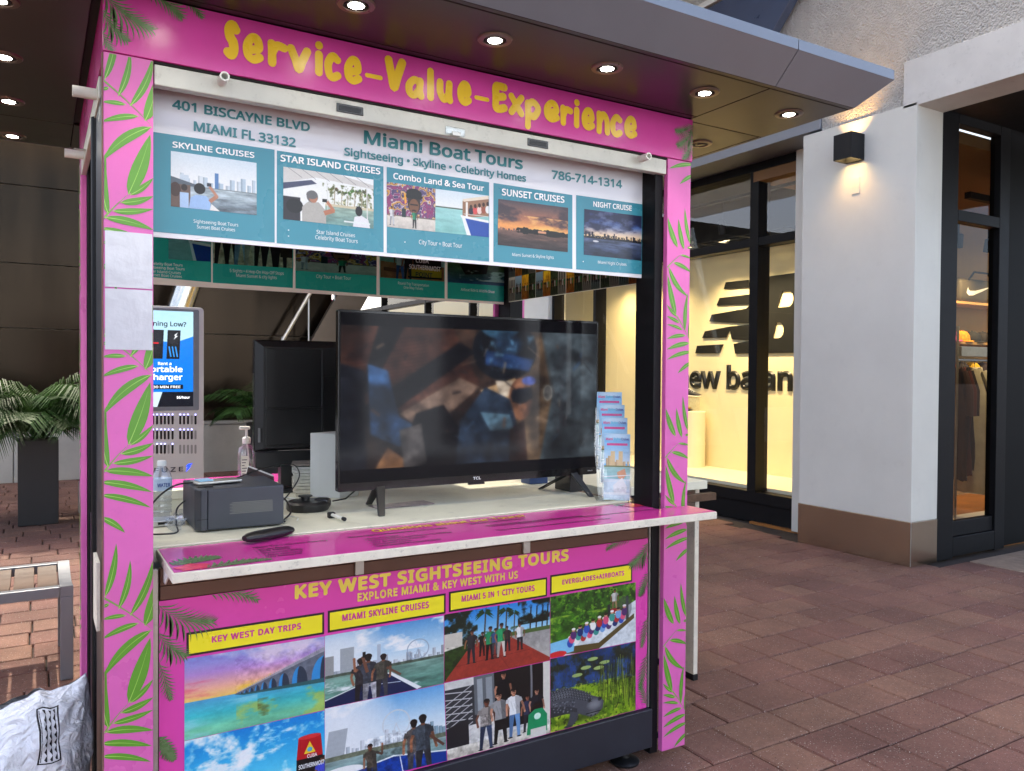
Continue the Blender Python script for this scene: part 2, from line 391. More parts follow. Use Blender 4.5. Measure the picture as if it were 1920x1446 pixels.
        if not back:
            s.ell(hx + h*.022*k, y - h*.925, h*.028*k, h*.05, dk(skin, .78)); s.ell(hx, y - h*.982, h*.054*k, h*.03, hair); s.rect(hx - h*.038*k, y - h*.945, hx + h*.038*k, y - h*.93, (26, 20, 20), .75); s.ell(hx, y - h*.895, h*.018*k, h*.006, (120, 50, 50))
        else: s.ell(hx - h*.02*k, y - h*.955, h*.02*k, h*.03, [min(255, q + 26) for q in hair], .8, 1)
        return s
    def skyline(s, x0, x1, yb, hmax, n, col, col2):
        for i in range(n):
            x = x0 + (x1 - x0) * (i + prng.random() * .6) / n; w = (x1 - x0) / n * (.5 + .6 * prng.random()); h = hmax * (.25 + .75 * prng.random() ** 1.6)
            t = prng.random(); c = [col[k] + (col2[k] - col[k]) * t for k in range(3)]; s.rect(x, yb - h, x + w, yb, c)
            s.rect(x, yb - h, x + w * .35, yb, [q * .86 for q in c])
        return s
    def palm(s, x, y, h, col=(45, 60, 35), trunk=(95, 80, 62)):
        k = s.H / s.W; s.line(x, y, x + h*.03, y - h, h*.05, trunk)
        for i in range(13):
            a = math.pi * (-.15 + 1.3 * i / 12); r = h * (.3 + .08 * prng.random()); ex, ey = x + math.cos(a)*r*k, y - h - math.sin(a)*r*.75 + .06*h
            s.poly([(x + .02*h*k, y - h), ((x+ex)/2, (y-h+ey)/2 - .06*h), (ex, ey + .06*h), ((x+ex)/2, (y-h+ey)/2 + .02*h)], [c*(.7 + .6*prng.random()) for c in col])
        return s
    def wheel(s, x, y, r, col=(175, 185, 195)):
        k = s.H / s.W; d = np.sqrt(((s.xx - x) / k) ** 2 + (s.yy - y) ** 2); s.mix((np.abs(d - r) < r*.055) * .9, col)
        for i in range(10): s.line(x, y, x + math.cos(i*.628)*r*k, y + math.sin(i*.628)*r, r*.025, col, .6)
        return s.line(x, y, x - r*.5*k, y + r*1.35, r*.07, col).line(x, y, x + r*.5*k, y + r*1.35, r*.07, col)
    def image(s, name, grain=3.0):
        s.a = s.a * (1 + .05 * (fbm(s.H, s.W, 34, 2) - .5))[..., None]
        b = np.pad(s.a, ((1, 1), (1, 1), (0, 0)), 'edge'); s.a = s.a * .4 + .15 * (b[:-2, 1:-1] + b[2:, 1:-1] + b[1:-1, :-2] + b[1:-1, 2:])
        t = np.clip(s.a, 0, 255) / 255; s.a = 240 * (t * .5 + (t * t * (3 - 2 * t)) * .5)
        a = s.a.reshape(s.H // 2, 2, s.W // 2, 2, 3).mean((1, 3)); h, w, _ = a.shape
        a = a + prng.normal(0, grain, (h, w, 1)); a = np.clip(a, 0, 255) / 255
        px = np.ones((h, w, 4), np.float32); px[..., :3] = a[::-1]
        im = bpy.data.images.new(name, w, h); im.pixels.foreach_set(px.ravel()); im.update(); im.pack(); return im
def pic_mat(name, pic, rough=.32, es=0, spec=.5, grain=3.0, bump=.0, coat=0):
    m = bpy.data.materials.new(name); m.use_nodes = True; n = m.node_tree.nodes; l = m.node_tree.links; p = n['Principled BSDF']
    t = n.new('ShaderNodeTexImage'); t.image = pic.image(name, grain); t.extension = 'EXTEND'
    p.inputs['Roughness'].default_value = rough; p.inputs['Specular IOR Level'].default_value = spec
    if es:
        p.inputs['Base Color'].default_value = (.01, .01, .012, 1); l.new(t.outputs['Color'], p.inputs['Emission Color']); p.inputs['Emission Strength'].default_value = es
        if coat: p.inputs['Coat Weight'].default_value = coat; p.inputs['Coat Roughness'].default_value = .04
    else: l.new(t.outputs['Color'], p.inputs['Base Color'])
    return m
def water(p, y0, c0, c1, amt=.3, x0=0., x1=1.):
    p.grad([(0, c0), (1, c1)], y0, 1, x0, x1); p.tex(14, amt, y0, 1, x0, x1, .25); return p
def clouds(p, y1, col=(255, 255, 255), amt=.8, thr=.52, cells=3, y0=0., sx=.6): return p.tex(cells, amt, y0, y1, sx=sx, col=col, thr=thr)

def pic_skyline_cruise():
    p = Pic(260, 170); p.grad([(0, (205, 222, 238)), (1, (236, 238, 240))], 0, .6)
    p.skyline(.1, .98, .6, .3, 14, (170, 188, 205), (205, 214, 224)); p.rect(.5, .3, .545, .6, (95, 130, 175)); p.rect(.1, .4, .2, .6, (190, 205, 220))
    p.rect(0, .585, 1, .61, (120, 128, 128)); water(p, .6, (165, 178, 186), (120, 132, 142), .45)
    p.poly([(0, .45), (.3, .56), (.3, .6), (0, .6)], (95, 105, 115)); p.rect(0, .58, .22, 1, (110, 92, 84)); p.ell(.05, .68, .06, .13, (75, 55, 48)); p.ell(.15, .63, .035, .06, (50, 40, 38)); p.rect(.1, .72, .2, 1, (165, 190, 228))
    p.poly([(.2, 1), (.22, .8), (.28, .74), (.4, .74), (.45, .82), (.45, 1)], (150, 178, 222)); p.ell(.325, .62, .065, .1, (28, 26, 28)); p.line(.44, .84, .53, .72, .07, (170, 125, 105)); p.line(.53, .74, .44, .56, .05, (178, 132, 112)); p.rect(.41, .5, .46, .56, (50, 55, 65))
    p.poly([(.44, 1), (.46, .88), (.56, 1)], (225, 225, 222)); return p
def pic_star_island():
    p = Pic(280, 160, (225, 230, 232)); p.grad([(0, (236, 240, 244)), (1, (226, 230, 228))], 0, .6)
    p.tex(16, .95, .2, .62, .42, 1, 1.2, (96, 104, 70), .5); p.tex(20, .8, .3, .62, .45, 1, 1, (215, 205, 170), .6)
    for x in (.55, .63, .7, .78, .86, .93): p.palm(x, .62, .26 + .08 * prng.random(), (92, 104, 66), (150, 140, 120))
    p.rect(.45, .6, 1, .65, (196, 186, 160)); water(p, .65, (150, 170, 160), (110, 140, 138), .3, .45, 1)
    p.poly([(0, .0), (.6, .0), (1, .12), (1, .2), (.35, .12), (0, .3)], (200, 198, 196)); p.poly([(0, .3), (.3, .18), (.36, .24), (0, .42)], (80, 86, 110))
    for i in range(6): p.line(.05 + i * .15, 0, .2 + i * .15, .16, .008, (120, 120, 125))
    p.line(.47, .15, .48, .75, .012, (210, 212, 214)); p.line(.92, .15, .93, 1, .02, (214, 214, 214)); p.rect(0, .55, .18, 1, (58, 56, 64)); p.ell(.12, .72, .09, .14, (34, 34, 40))
    p.poly([(.2, 1), (.2, .72), (.27, .6), (.38, .6), (.46, .75), (.46, 1)], (168, 166, 162)); p.ell(.31, .5, .062, .12, (112, 112, 114)); p.ell(.32, .53, .045, .09, (168, 124, 104)); p.ell(.305, .47, .06, .08, (108, 108, 110))
    p.line(.44, .8, .55, .72, .09, (170, 118, 96)); p.line(.55, .74, .47, .56, .06, (176, 124, 102)); p.rect(.42, .52, .47, .58, (28, 28, 32))
    p.poly([(.76, 1), (.78, .8), (.86, .76), (.94, .84), (.96, 1)], (214, 214, 222)); p.ell(.83, .68, .04, .1, (34, 30, 34)); p.rect(.66, .9, .96, .93, (214, 220, 222)); return p
def pic_mural():
    p = Pic(180, 150, (96, 84, 120)); f = fbm(p.H, p.W, 4, 4); a = np.sin(f * 34) ; b = np.sin(f * 21 + 2)
    p.mix(np.clip(a * 2, 0, 1), (58, 52, 92)); p.mix(np.clip(b * 2 - .6, 0, 1), (196, 148, 74)); p.mix(np.clip(np.sin(f * 50) * 3 - 2, 0, 1), (206, 190, 196)); p.mix(np.clip(np.sin(f * 15 + 1) * 3 - 2, 0, 1) * .8, (160, 70, 116))
    p.ell(.55, .4, .13, .24, (60, 46, 42)); p.ell(.55, .47, .1, .17, (122, 88, 66)); p.ell(.55, .18, .16, .11, (34, 34, 36)); p.poly([(.36, .22), (.74, .22), (.7, .3), (.4, .3)], (28, 28, 30)); p.rect(.47, .42, .63, .45, (40, 30, 30)); p.ell(.55, .57, .05, .025, (70, 44, 44))
    p.poly([(.34, .2), (.38, .2), (.4, .4), (.36, .45)], (226, 160, 60))
    p.grad([(0, (206, 200, 192)), (1, (188, 182, 176))], .72, 1); p.tex(10, .12, .72, 1); p.rect(0, .71, 1, .735, (120, 112, 106))
    p.person(.1, .95, .42, (206, 206, 210), (176, 180, 188)); p.person(.56, .97, .42, (60, 140, 110), (40, 40, 44)); p.rect(.3, .55, .38, .74, (40, 60, 66)); return p
def pic_boat():
    p = Pic(200, 150); p.grad([(0, (204, 220, 234)), (1, (226, 232, 234))], 0, .42); p.rect(0, .39, .6, .43, (88, 104, 90)); water(p, .42, (150, 196, 196), (130, 180, 178), .12)
    p.poly([(.5, .2), (1, .02), (1, .5), (.5, .6)], (150, 118, 96)); p.poly([(.5, .16), (1, 0), (1, .08), (.52, .22)], (226, 210, 190)); p.rect(.56, .22, .6, .7, (230, 226, 220))
    for i, c in enumerate(((40, 40, 60), (206, 90, 90), (228, 196, 190), (150, 90, 70), (226, 226, 226))): p.ell(.66 + i * .08, .42 - i * .02, .045, .09, c); p.ell(.66 + i * .08, .32 - i * .03, .025, .05, (70, 46, 38))
    p.poly([(.48, .58), (1, .62), (1, 1), (.62, 1)], (40, 84, 160)); p.poly([(.46, .54), (1, .6), (1, .66), (.48, .6)], (232, 232, 230)); p.poly([(.48, .56), (.54, .56), (.66, 1), (.58, 1)], (226, 230, 236)); p.rect(.52, .5, 1, .515, (214, 214, 214)); return p
def pic_sunset():
    p = Pic(240, 170); p.grad([(0, (86, 78, 86)), (.55, (168, 118, 96)), (.85, (232, 160, 100)), (1, (214, 140, 96))], 0, .66)
    clouds(p, .6, (70, 62, 72), .85, .5, 3); clouds(p, .66, (244, 186, 120), .7, .6, 5, .3); p.ell(.72, .58, .3, .12, (252, 196, 118), .7, 1)
    water(p, .66, (110, 88, 80), (64, 56, 58), .4); p.tex(20, .5, .67, .8, .5, .9, .2, (236, 170, 110), .62)
    for x in np.linspace(.28, .98, 26): p.ell(x + .02 * prng.random(), .63, .035, .03 + .05 * prng.random(), (26, 26, 22))
    p.ell(.78, .64, .15, .07, (22, 24, 20)); p.rect(.28, .63, 1, .68, (28, 26, 26)); p.rect(.56, .6, .68, .65, (206, 150, 120)); p.skyline(0, .3, .66, .06, 12, (96, 80, 84), (150, 120, 106)); return p
def pic_night():
    p = Pic(220, 170); p.grad([(0, (54, 66, 112)), (.5, (86, 110, 160)), (.85, (214, 190, 168)), (1, (236, 200, 150))], 0, .58)
    clouds(p, .55, (44, 48, 76), .9, .47, 3); clouds(p, .5, (150, 160, 190), .4, .6, 5)
    water(p, .58, (96, 106, 132), (44, 54, 76), .5); p.skyline(0, 1, .6, .13, 34, (34, 36, 52), (70, 66, 80)); p.rect(0, .58, 1, .62, (30, 32, 44))
    for i in range(40): p.ell(prng.random(), .6 - .05 * prng.random(), .004, .006, (255, 206, 130))
    p.ell(.2, .68, .05, .02, (200, 200, 205)); return p
def pic_bridge():
    p = Pic(420, 250); p.grad([(0, (128, 150, 214)), (.4, (176, 140, 200)), (.75, (240, 170, 150)), (1, (250, 200, 110))], 0, .55)
    clouds(p, .5, (236, 214, 226), .75, .5, 2.5); clouds(p, .5, (140, 100, 180), .55, .6, 4); p.tex(4, .9, .36, .54, 0, .6, .3, (255, 196, 70), .52); p.tex(5, .8, .3, .55, 0, .7, .25, (226, 90, 120), .62)
    p.grad([(0, (90, 160, 200)), (.4, (70, 180, 190)), (.8, (120, 196, 160)), (1, (110, 180, 150))], .54, 1); p.tex(9, .18, .54, 1, sx=.3)
    p.tex(5, .75, .62, 1, .35, 1, .5, (176, 190, 90), .52); p.tex(7, .7, .66, .9, .5, 1, .4, (96, 92, 50), .6); p.tex(5, .6, .6, 1, 0, .5, .3, (150, 210, 225), .55)
    y0, y1 = .54, .14; x0 = .34
    p.poly([(x0, y0), (1, y1), (1, y1 + .06), (x0, y0 + .01)], (150, 150, 160)); p.poly([(x0, y0 + .005), (1, y1 + .06), (1, .56), (x0, .55)], (104, 110, 122)); p.tex(20, .2, .1, .56, .34, 1)
    xs = [.37, .4, .435, .475, .52, .575, .645, .74, .88, 1.12]
    for a, b in zip(xs, xs[1:]):
        yt = y0 + (y1 + .1 - y0) * ((a + b) / 2 - x0) / (1 - x0) + .015; m = (a + b) / 2; r = (b - a) * .42
        p.poly([(m + math.cos(t) * r, .56 - (0.56 - yt) * math.sin(t)) for t in np.linspace(0, math.pi, 14)], (60, 140, 200)); p.poly([(m + math.cos(t) * r * (1 if t < 1.6 else .35), .56 - (0.56 - yt) * math.sin(t)) for t in np.linspace(0, math.pi, 14)], (52, 58, 70), .9)
    for x in np.linspace(.36, 1, 46): p.line(x, y0 + (y1 - y0) * (x - x0) / (1 - x0) - .02, x, y0 + (y1 - y0) * (x - x0) / (1 - x0) + .01, .006, (176, 176, 184))
    p.poly([(.34, .55), (1, .56), (1, .62), (.4, .575)], (50, 84, 80), .8); return p
def pic_buoy():
    p = Pic(420, 250); p.grad([(0, (20, 130, 206)), (.7, (90, 190, 236)), (1, (170, 220, 236))], 0, .86); clouds(p, .8, (244, 250, 255), .9, .5, 3, 0, 1); p.tex(7, .8, 0, .8, sx=.5, col=(250, 252, 255), thr=.58)
    water(p, .86, (60, 160, 170), (40, 120, 130), .2)
    p.poly([(.8, .3), (.97, .3), (.985, .58), (.785, .58)], (176, 30, 44)); p.ell(.885, .3, .085, .03, (206, 60, 66)); p.poly([(.885, .36), (.93, .52), (.84, .52)], (232, 190, 60)); p.ell(.885, .47, .02, .03, (90, 170, 200))
    p.poly([(.785, .58), (.985, .58), (.99, 1), (.78, 1)], (24, 24, 28)); p.rect(.785, .9, .99, 1, (226, 180, 40)); p.person(.74, 1.12, .4, (70, 100, 180), (40, 40, 50)); p.person(.69, 1.1, .36, (170, 60, 60), (40, 40, 60)); p.person(.985, 1.2, .6, (80, 90, 200), (50, 50, 60))
    p.ell(.12, 1, .05, .12, (150, 140, 130)); p.rect(0, .95, .3, 1, (150, 160, 150)); return p
def pic_wheel_selfie():
    p = Pic(360, 240); p.grad([(0, (96, 150, 206)), (.6, (178, 208, 232)), (1, (232, 238, 240))], 0, .62); clouds(p, .4, (255, 255, 255), .9, .62, 4); p.ell(.1, .25, .4, .5, (240, 242, 244), .75, 1)
    p.skyline(.0, 1, .6, .22, 26, (150, 158, 168), (196, 204, 212)); p.rect(.12, .22, .23, .6, (158, 164, 168)); p.rect(0, .3, .07, .6, (150, 152, 152)); p.rect(.42, .25, .45, .6, (170, 182, 196)); p.wheel(.77, .42, .14, (150, 165, 182))
    p.rect(0, .56, 1, .62, (84, 96, 84)); p.tex(18, .3, .55, .62); water(p, .6, (120, 150, 140), (86, 128, 116), .35); p.tex(14, .85, .62, .9, 0, .34, .3, (246, 248, 250), .46); p.tex(10, .9, .8, 1, .5, .8, .4, (240, 246, 246), .55)
    p.poly([(0, .9), (.5, .68), (.62, .8), (.78, 1), (0, 1)], (26, 44, 84)); p.poly([(.5, .68), (.54, .68), (.8, .98), (.76, 1)], (226, 230, 232)); p.line(0, .9, .5, .68, .014, (210, 214, 216)); p.line(.3, .8, .62, .84, .01, (190, 200, 210))
    p.person(.29, 1.1, .7, (60, 58, 62), (44, 44, 48), back=True); p.person(.36, 1.14, .78, (70, 76, 86), (170, 170, 176), arms=-1, back=True); p.person(.46, 1.06, .66, (88, 86, 78), (70, 70, 76), back=True); p.tex(22, .4, .5, 1, .25, .5); p.line(.34, .62, .3, .38, .04, (120, 86, 70)); p.rect(.3, .32, .325, .4, (20, 20, 24)); p.line(.5, .6, .62, .74, .03, (110, 80, 66)); return p
def pic_wheel_couple():
    p = Pic(360, 240); p.grad([(0, (104, 158, 214)), (.6, (190, 214, 234)), (1, (234, 238, 240))], 0, .64); clouds(p, .4, (255, 255, 255), .9, .62, 4); p.ell(.1, .2, .5, .6, (238, 240, 244), .8, 1)
    p.skyline(.0, 1, .64, .24, 26, (176, 186, 196), (206, 212, 220)); p.poly([(.03, .3), (.18, .3), (.15, .64), (.0, .64)], (164, 170, 176)); p.wheel(.58, .38, .17, (196, 204, 212)); p.skyline(.8, 1, .62, .25, 6, (110, 140, 160), (150, 170, 180))
    p.rect(0, .62, 1, .68, (110, 116, 100)); p.tex(18, .3, .61, .68); water(p, .68, (140, 160, 160), (96, 134, 134), .35); p.ell(.14, .82, .16, .05, (236, 238, 238))
    p.poly([(0, .92), (.55, .78), (1, .86), (1, 1), (0, 1)], (22, 66, 140)); p.line(0, .92, .55, .78, .018, (226, 230, 232)); p.line(.55, .78, 1, .86, .018, (226, 230, 232)); p.line(.2, .87, .22, 1, .012, (220, 222, 224)); p.line(.6, .79, .62, 1, .012, (220, 222, 224))
    p.person(.37, 1.12, .55, (88, 82, 74), (60, 62, 70), arms=1); p.person(.72, 1.16, .78, (92, 88, 86), (96, 96, 104), back=True); p.person(.8, 1.18, .84, (76, 84, 92), (60, 60, 66), back=True); p.tex(22, .45, .5, 1, .32, .86); p.line(.86, .62, .98, .78, .035, (100, 70, 58)); return p
def pic_walk():
    p = Pic(340, 210); p.grad([(0, (50, 130, 210)), (1, (170, 208, 232))], 0, .5); p.tex(7, .95, 0, .5, .0, .3, 1, (30, 40, 22), .42); p.tex(6, 1, .0, .36, .68, 1, 1, (24, 36, 20), .4)
    for x, h in ((.36, .42), (.48, .62), (.56, .4), (.64, .34)): p.palm(x, .5, h, (40, 64, 36), (80, 70, 58))
    for x in (.8, .86, .92, .97): p.line(x, .45, x + .01, .1, .02, (40, 34, 28))
    p.tex(14, .8, .36, .5, .25, .8, 1, (60, 84, 44), .5); p.rect(.55, .44, 1, .5, (84, 104, 56))
    p.grad([(0, (150, 148, 146)), (1, (176, 172, 166))], .5, 1, .5, 1); p.tex(20, .1, .5, 1, .5, 1); p.rect(0, .3, .16, .55, (196, 190, 178)); p.poly([(0, .55), (.2, .5), (.22, .62), (0, 1)], (48, 70, 30)); p.tex(22, .5, .5, 1, 0, .22)
    p.poly([(.2, .6), (.3, .5), (.6, .5), (1, .95), (1, 1), (.0, 1), (.02, .95)], (150, 66, 54)); p.tex(16, .12, .5, 1, .1, .9); p.line(.42, .55, .6, 1, .006, (120, 50, 42)); p.line(.1, .8, .8, .76, .006, (120, 50, 42))
    p.tex(5, .5, .55, .8, .1, .5, .5, (70, 34, 30), .5)
    for x, y, h, sh, pa in ((.24, .8, .5, (58, 56, 60), (50, 52, 60)), (.34, .72, .36, (30, 30, 34), (24, 24, 28)), (.41, .8, .5, (40, 140, 96), (28, 28, 32)), (.46, .74, .4, (66, 90, 130), (90, 90, 96)), (.52, .8, .52, (50, 156, 104), (196, 190, 180)), (.58, .72, .38, (70, 60, 60), (40, 44, 56)), (.7, .74, .42, (226, 226, 226), (40, 40, 46))): p.person(x, y, h, sh, pa)
    return p
def pic_group():
    p = Pic(340, 250, (200, 198, 194)); p.tex(14, .12); p.rect(.0, .1, .28, .62, (60, 62, 66))
    for i in range(9):
        p.line(0, .14 + i * .09, .24, .02 + i * .09 + .16, .012, (196, 196, 196)); p.line(.24, .1 + i * .08, 0, .24 + i * .08 + .06, .012, (180, 180, 182))
    p.rect(.26, 0, .46, .5, (104, 108, 112)); p.rect(.29, .04, .34, .46, (150, 156, 160)); p.rect(.37, .04, .43, .46, (140, 146, 150)); p.rect(.45, 0, .95, .78, (30, 28, 28)); p.rect(.93, 0, 1, .8, (206, 202, 192)); p.rect(.8, 0, .82, .5, (120, 120, 124))
    p.poly([(0, .6), (.2, .52), (.2, .95), (0, .95)], (44, 44, 48)); p.grad([(0, (206, 200, 188)), (1, (190, 182, 170))], .86, 1); p.tex(18, .35, .8, 1)
    for x, y, h, sh, pa, sk in ((.53, .62, .6, (26, 26, 30), (26, 26, 30), (178, 128, 104)), (.77, .9, .5, (60, 64, 86), (60, 60, 70), (150, 104, 84)), (.86, .9, .56, (44, 44, 52), (50, 50, 60), (186, 138, 116)), (.36, .99, .66, (146, 140, 136), (60, 74, 100), (120, 82, 66)), (.5, .96, .68, (150, 150, 150), (30, 30, 34), (196, 146, 122)), (.64, .93, .66, (226, 226, 226), (110, 146, 190), (190, 140, 116))): p.person(x, y, h, sh, pa, sk, (34, 26, 24))
    p.tex(40, .5, .52, .72, .3, .43); p.ell(.86, .62, .06, .09, (40, 30, 28)); p.poly([(.76, .95), (.78, .68), (.84, .62), (.92, .62), (.97, .72), (.97, .95)], (34, 140, 96)); p.ell(.87, .72, .035, .045, (190, 226, 206)); p.rect(.8, .88, .96, 1, (206, 202, 194)); return p
def pic_airboat():
    p = Pic(320, 220, (60, 100, 30)); p.tex(7, .6); p.tex(14, .9, 0, .5, col=(30, 60, 18), thr=.5); p.tex(20, .8, .0, .55, col=(130, 170, 60), thr=.56); p.tex(9, .9, .35, .75, 0, .7, .5, (150, 180, 70), .5)
    p.poly([(.55, .6), (1, .3), (1, 1), (0, 1), (0, .8)], (206, 214, 218)); p.tex(16, .2, .4, 1)
    p.rect(.66, .3, .69, .7, (50, 52, 56)); p.rect(.88, .2, .91, .62, (60, 62, 66))
    for i in range(5): p.line(.66 + i * .06, .3, .67 + i * .06, .6, .012, (40, 42, 46))
    p.ell(.86, .4, .09, .2, (90, 94, 98), .5); p.person(.74, .44, .38, (196, 196, 190), (150, 130, 100)); p.rect(.69, .38, .8, .46, (150, 30, 36))
    p.poly([(.02, .86), (.55, .9), (.98, .52), (.98, .6), (.55, 1.0), (.3, 1), (.02, .96)], (96, 84, 50)); p.poly([(.0, .76), (.28, .72), (.26, .96), (0, 1)], (130, 186, 226)); p.ell(.08, .96, .1, .05, (206, 60, 60))
    cols = [(60, 90, 170), (206, 90, 120), (90, 60, 110), (230, 230, 226), (70, 150, 140), (40, 60, 110), (170, 60, 60), (120, 160, 206)]
    for r_ in range(3):
        for i in range(9):
            x = .22 + i * .075 + r_ * .02; y = .82 - i * .03 - r_ * .06; c = cols[(i * 3 + r_) % 8]; p.ell(x, y, .034, .07, c); p.ell(x, y - .085, .02, .032, (190, 140, 116)); p.ell(x, y - .1, .022, .02, (60, 44, 36) if (i + r_) % 2 else (226, 226, 220))
    return p
def pic_gator():
    p = Pic(320, 230, (90, 120, 30)); p.grad([(0, (40, 66, 110)), (1, (60, 90, 140))], 0, .5); p.tex(5, .5, 0, .5); p.tex(7, .95, .0, .5, col=(44, 50, 34), thr=.5); p.tex(24, .7, 0, .55, sx=4, col=(74, 80, 48), thr=.56)
    for x, y in ((.4, .22), (.48, .12), (.55, .26), (.3, .3), (.62, .2)): p.ell(x, y, .06, .025, (150, 170, 110))
    p.tex(6, 1, .45, 1, col=(130, 160, 40), thr=.36); p.tex(20, .8, .42, 1, col=(176, 190, 80), thr=.55); p.tex(24, .8, .42, 1, col=(44, 56, 18), thr=.57)
    for i in range(110):
        x = .55 + .45 * prng.random(); y = .25 + .5 * prng.random(); p.line(x, y + .22, x + .05 * (prng.random() - .5), y - .12, .006, [(60, 76, 26), (126, 140, 60), (36, 44, 20)][i % 3])
    p.ell(.3, .9, .3, .07, (40, 46, 18), .6, 1)
    p.poly([(0, .46), (.12, .43), (.24, .46), (.36, .53), (.46, .62), (.56, .68), (.61, .74), (.6, .84), (.54, .91), (.46, .93), (.38, .88), (.3, .83), (.18, .8), (0, .8)], (84, 86, 92)); p.poly([(0, .66), (.2, .7), (.3, .76), (.3, .83), (.18, .8), (0, .8)], (50, 52, 56), .7)
    p.ell(.12, .53, .16, .06, (128, 130, 136), .7, 1); p.ell(.5, .76, .1, .09, (132, 134, 138), .9, 1); p.ell(.48, .88, .07, .04, (120, 122, 124), .9, 1)
    for r_ in range(4):
        for i in range(15):
            x = .01 + i * .031 + r_ * .006; y = .455 + r_ * .035 + max(0, x - .2) * .5
            p.poly([(x - .012, y + .02), (x, y - .016), (x + .014, y + .02)], (38, 40, 46)); p.poly([(x - .002, y - .012), (x + .012, y + .016), (x + .004, y + .016)], (156, 158, 162))
    for i in range(60): x = .01 + .26 * prng.random(); y = .62 + .16 * prng.random(); p.ell(x, y, .009, .009, (60, 62, 68) if i % 2 else (118, 120, 126))
    p.poly([(.22, .78), (.32, .82), (.3, .92), (.24, .99), (.18, .98), (.21, .88)], (78, 80, 86)); p.ell(.2, .98, .05, .02, (64, 66, 70)); p.ell(.44, .69, .022, .03, (60, 62, 66)); p.ell(.56, .7, .022, .03, (60, 62, 66)); p.ell(.445, .69, .008, .012, (12, 12, 12)); p.ell(.565, .7, .008, .012, (12, 12, 12)); p.line(.4, .87, .58, .87, .012, (30, 30, 32)); p.ell(.46, .905, .008, .01, (16, 16, 16)); p.ell(.51, .905, .008, .01, (16, 16, 16)); return p
def pic_legs():
    p = Pic(300, 140, (196, 184, 160)); p.tex(10, .3); p.rect(0, 0, 1, .3, (70, 66, 60)); p.tex(12, .6, 0, .4)
    for x, sh, pa in ((.1, (220, 220, 216), (50, 50, 56)), (.22, (60, 60, 64), (36, 36, 40)), (.34, (196, 170, 130), (150, 180, 210)), (.46, (60, 150, 90), (206, 200, 186)), (.58, (40, 42, 44), (30, 30, 34)), (.7, (40, 140, 84), (40, 40, 44)), (.85, (120, 110, 96), (44, 50, 54))): p.person(x, 1.08, 1.5, sh, pa)
    p.rect(.84, .2, 1, .7, (60, 54, 46)); p.tex(10, .25); return p
def pic_point():
    p = Pic(260, 140, (150, 176, 170)); p.tex(6, .3, sx=.4); p.rect(0, .55, 1, 1, (176, 120, 90)); p.tex(8, .2, .55, 1); p.poly([(.44, 0), (.94, 0), (.96, .95), (.42, .95)], (28, 28, 30)); p.rect(.43, .62, .955, .9, (206, 160, 56)); p.rect(.05, .7, .4, .8, (120, 80, 60))
    p.person(.3, 1.05, .95, (214, 214, 220), (90, 110, 160)); p.person(.42, 1.05, .9, (40, 40, 46), (60, 60, 66), hair=(220, 200, 150)); return p
def pic_airboat_small():
    p = Pic(260, 140); p.grad([(0, (74, 84, 60)), (.5, (96, 110, 74)), (1, (84, 110, 150))], 0, 1); p.tex(10, .25, sx=.3); p.poly([(.2, .5), (.7, .3), (.66, .68), (.3, .74)], (60, 44, 34)); p.ell(.55, .3, .1, .25, (40, 40, 40)); p.ell(.66, .3, .03, .07, (220, 90, 60))
    for i in range(6): p.ell(.36 + i * .05, .32, .022, .09, [(70, 80, 130), (206, 150, 120), (150, 40, 40)][i % 3])
    p.tex(9, .9, .6, .9, .2, 1, .3, (230, 232, 232), .5); return p
def pic_collage(k):
    p = Pic(300, 150, (70, 74, 70)); n = 4
    for j in range(2):
        for i in range(n):
            x0, x1, y0, y1 = i / n, (i + 1) / n - .004, j / 2, (j + 1) / 2 - .008; t = (i + j * 3 + k) % 4
            if t == 0: p.grad([(0, (150, 180, 210)), (1, (90, 100, 96))], y0, y1, x0, x1); p.skyline(x0, x1, y1 - .12, .25, 6, (60, 66, 74), (110, 116, 122))
            elif t == 1: p.grad([(0, (236, 190, 60)), (1, (150, 90, 40))], y0, y1, x0, x1); p.tex(8, .4, y0, y1, x0, x1)
            elif t == 2: p.grad([(0, (60, 70, 56)), (1, (70, 80, 60))], y0, y1, x0, x1); p.tex(12, .5, y0, y1, x0, x1)
            else: p.grad([(0, (190, 190, 186)), (1, (120, 116, 110))], y0, y1, x0, x1); [p.rect(x0 + .03 + q * .055, y0 + .06, x0 + .06 + q * .055, y0 + .3, (50, 52, 56)) for q in range(4)]
            for q in range(4): p.person(x0 + .04 + q * .055, y1 - .02, .3, [(40, 60, 50), (60, 40, 44), (170, 170, 170), (50, 120, 80)][q], (34, 34, 40))
    return p
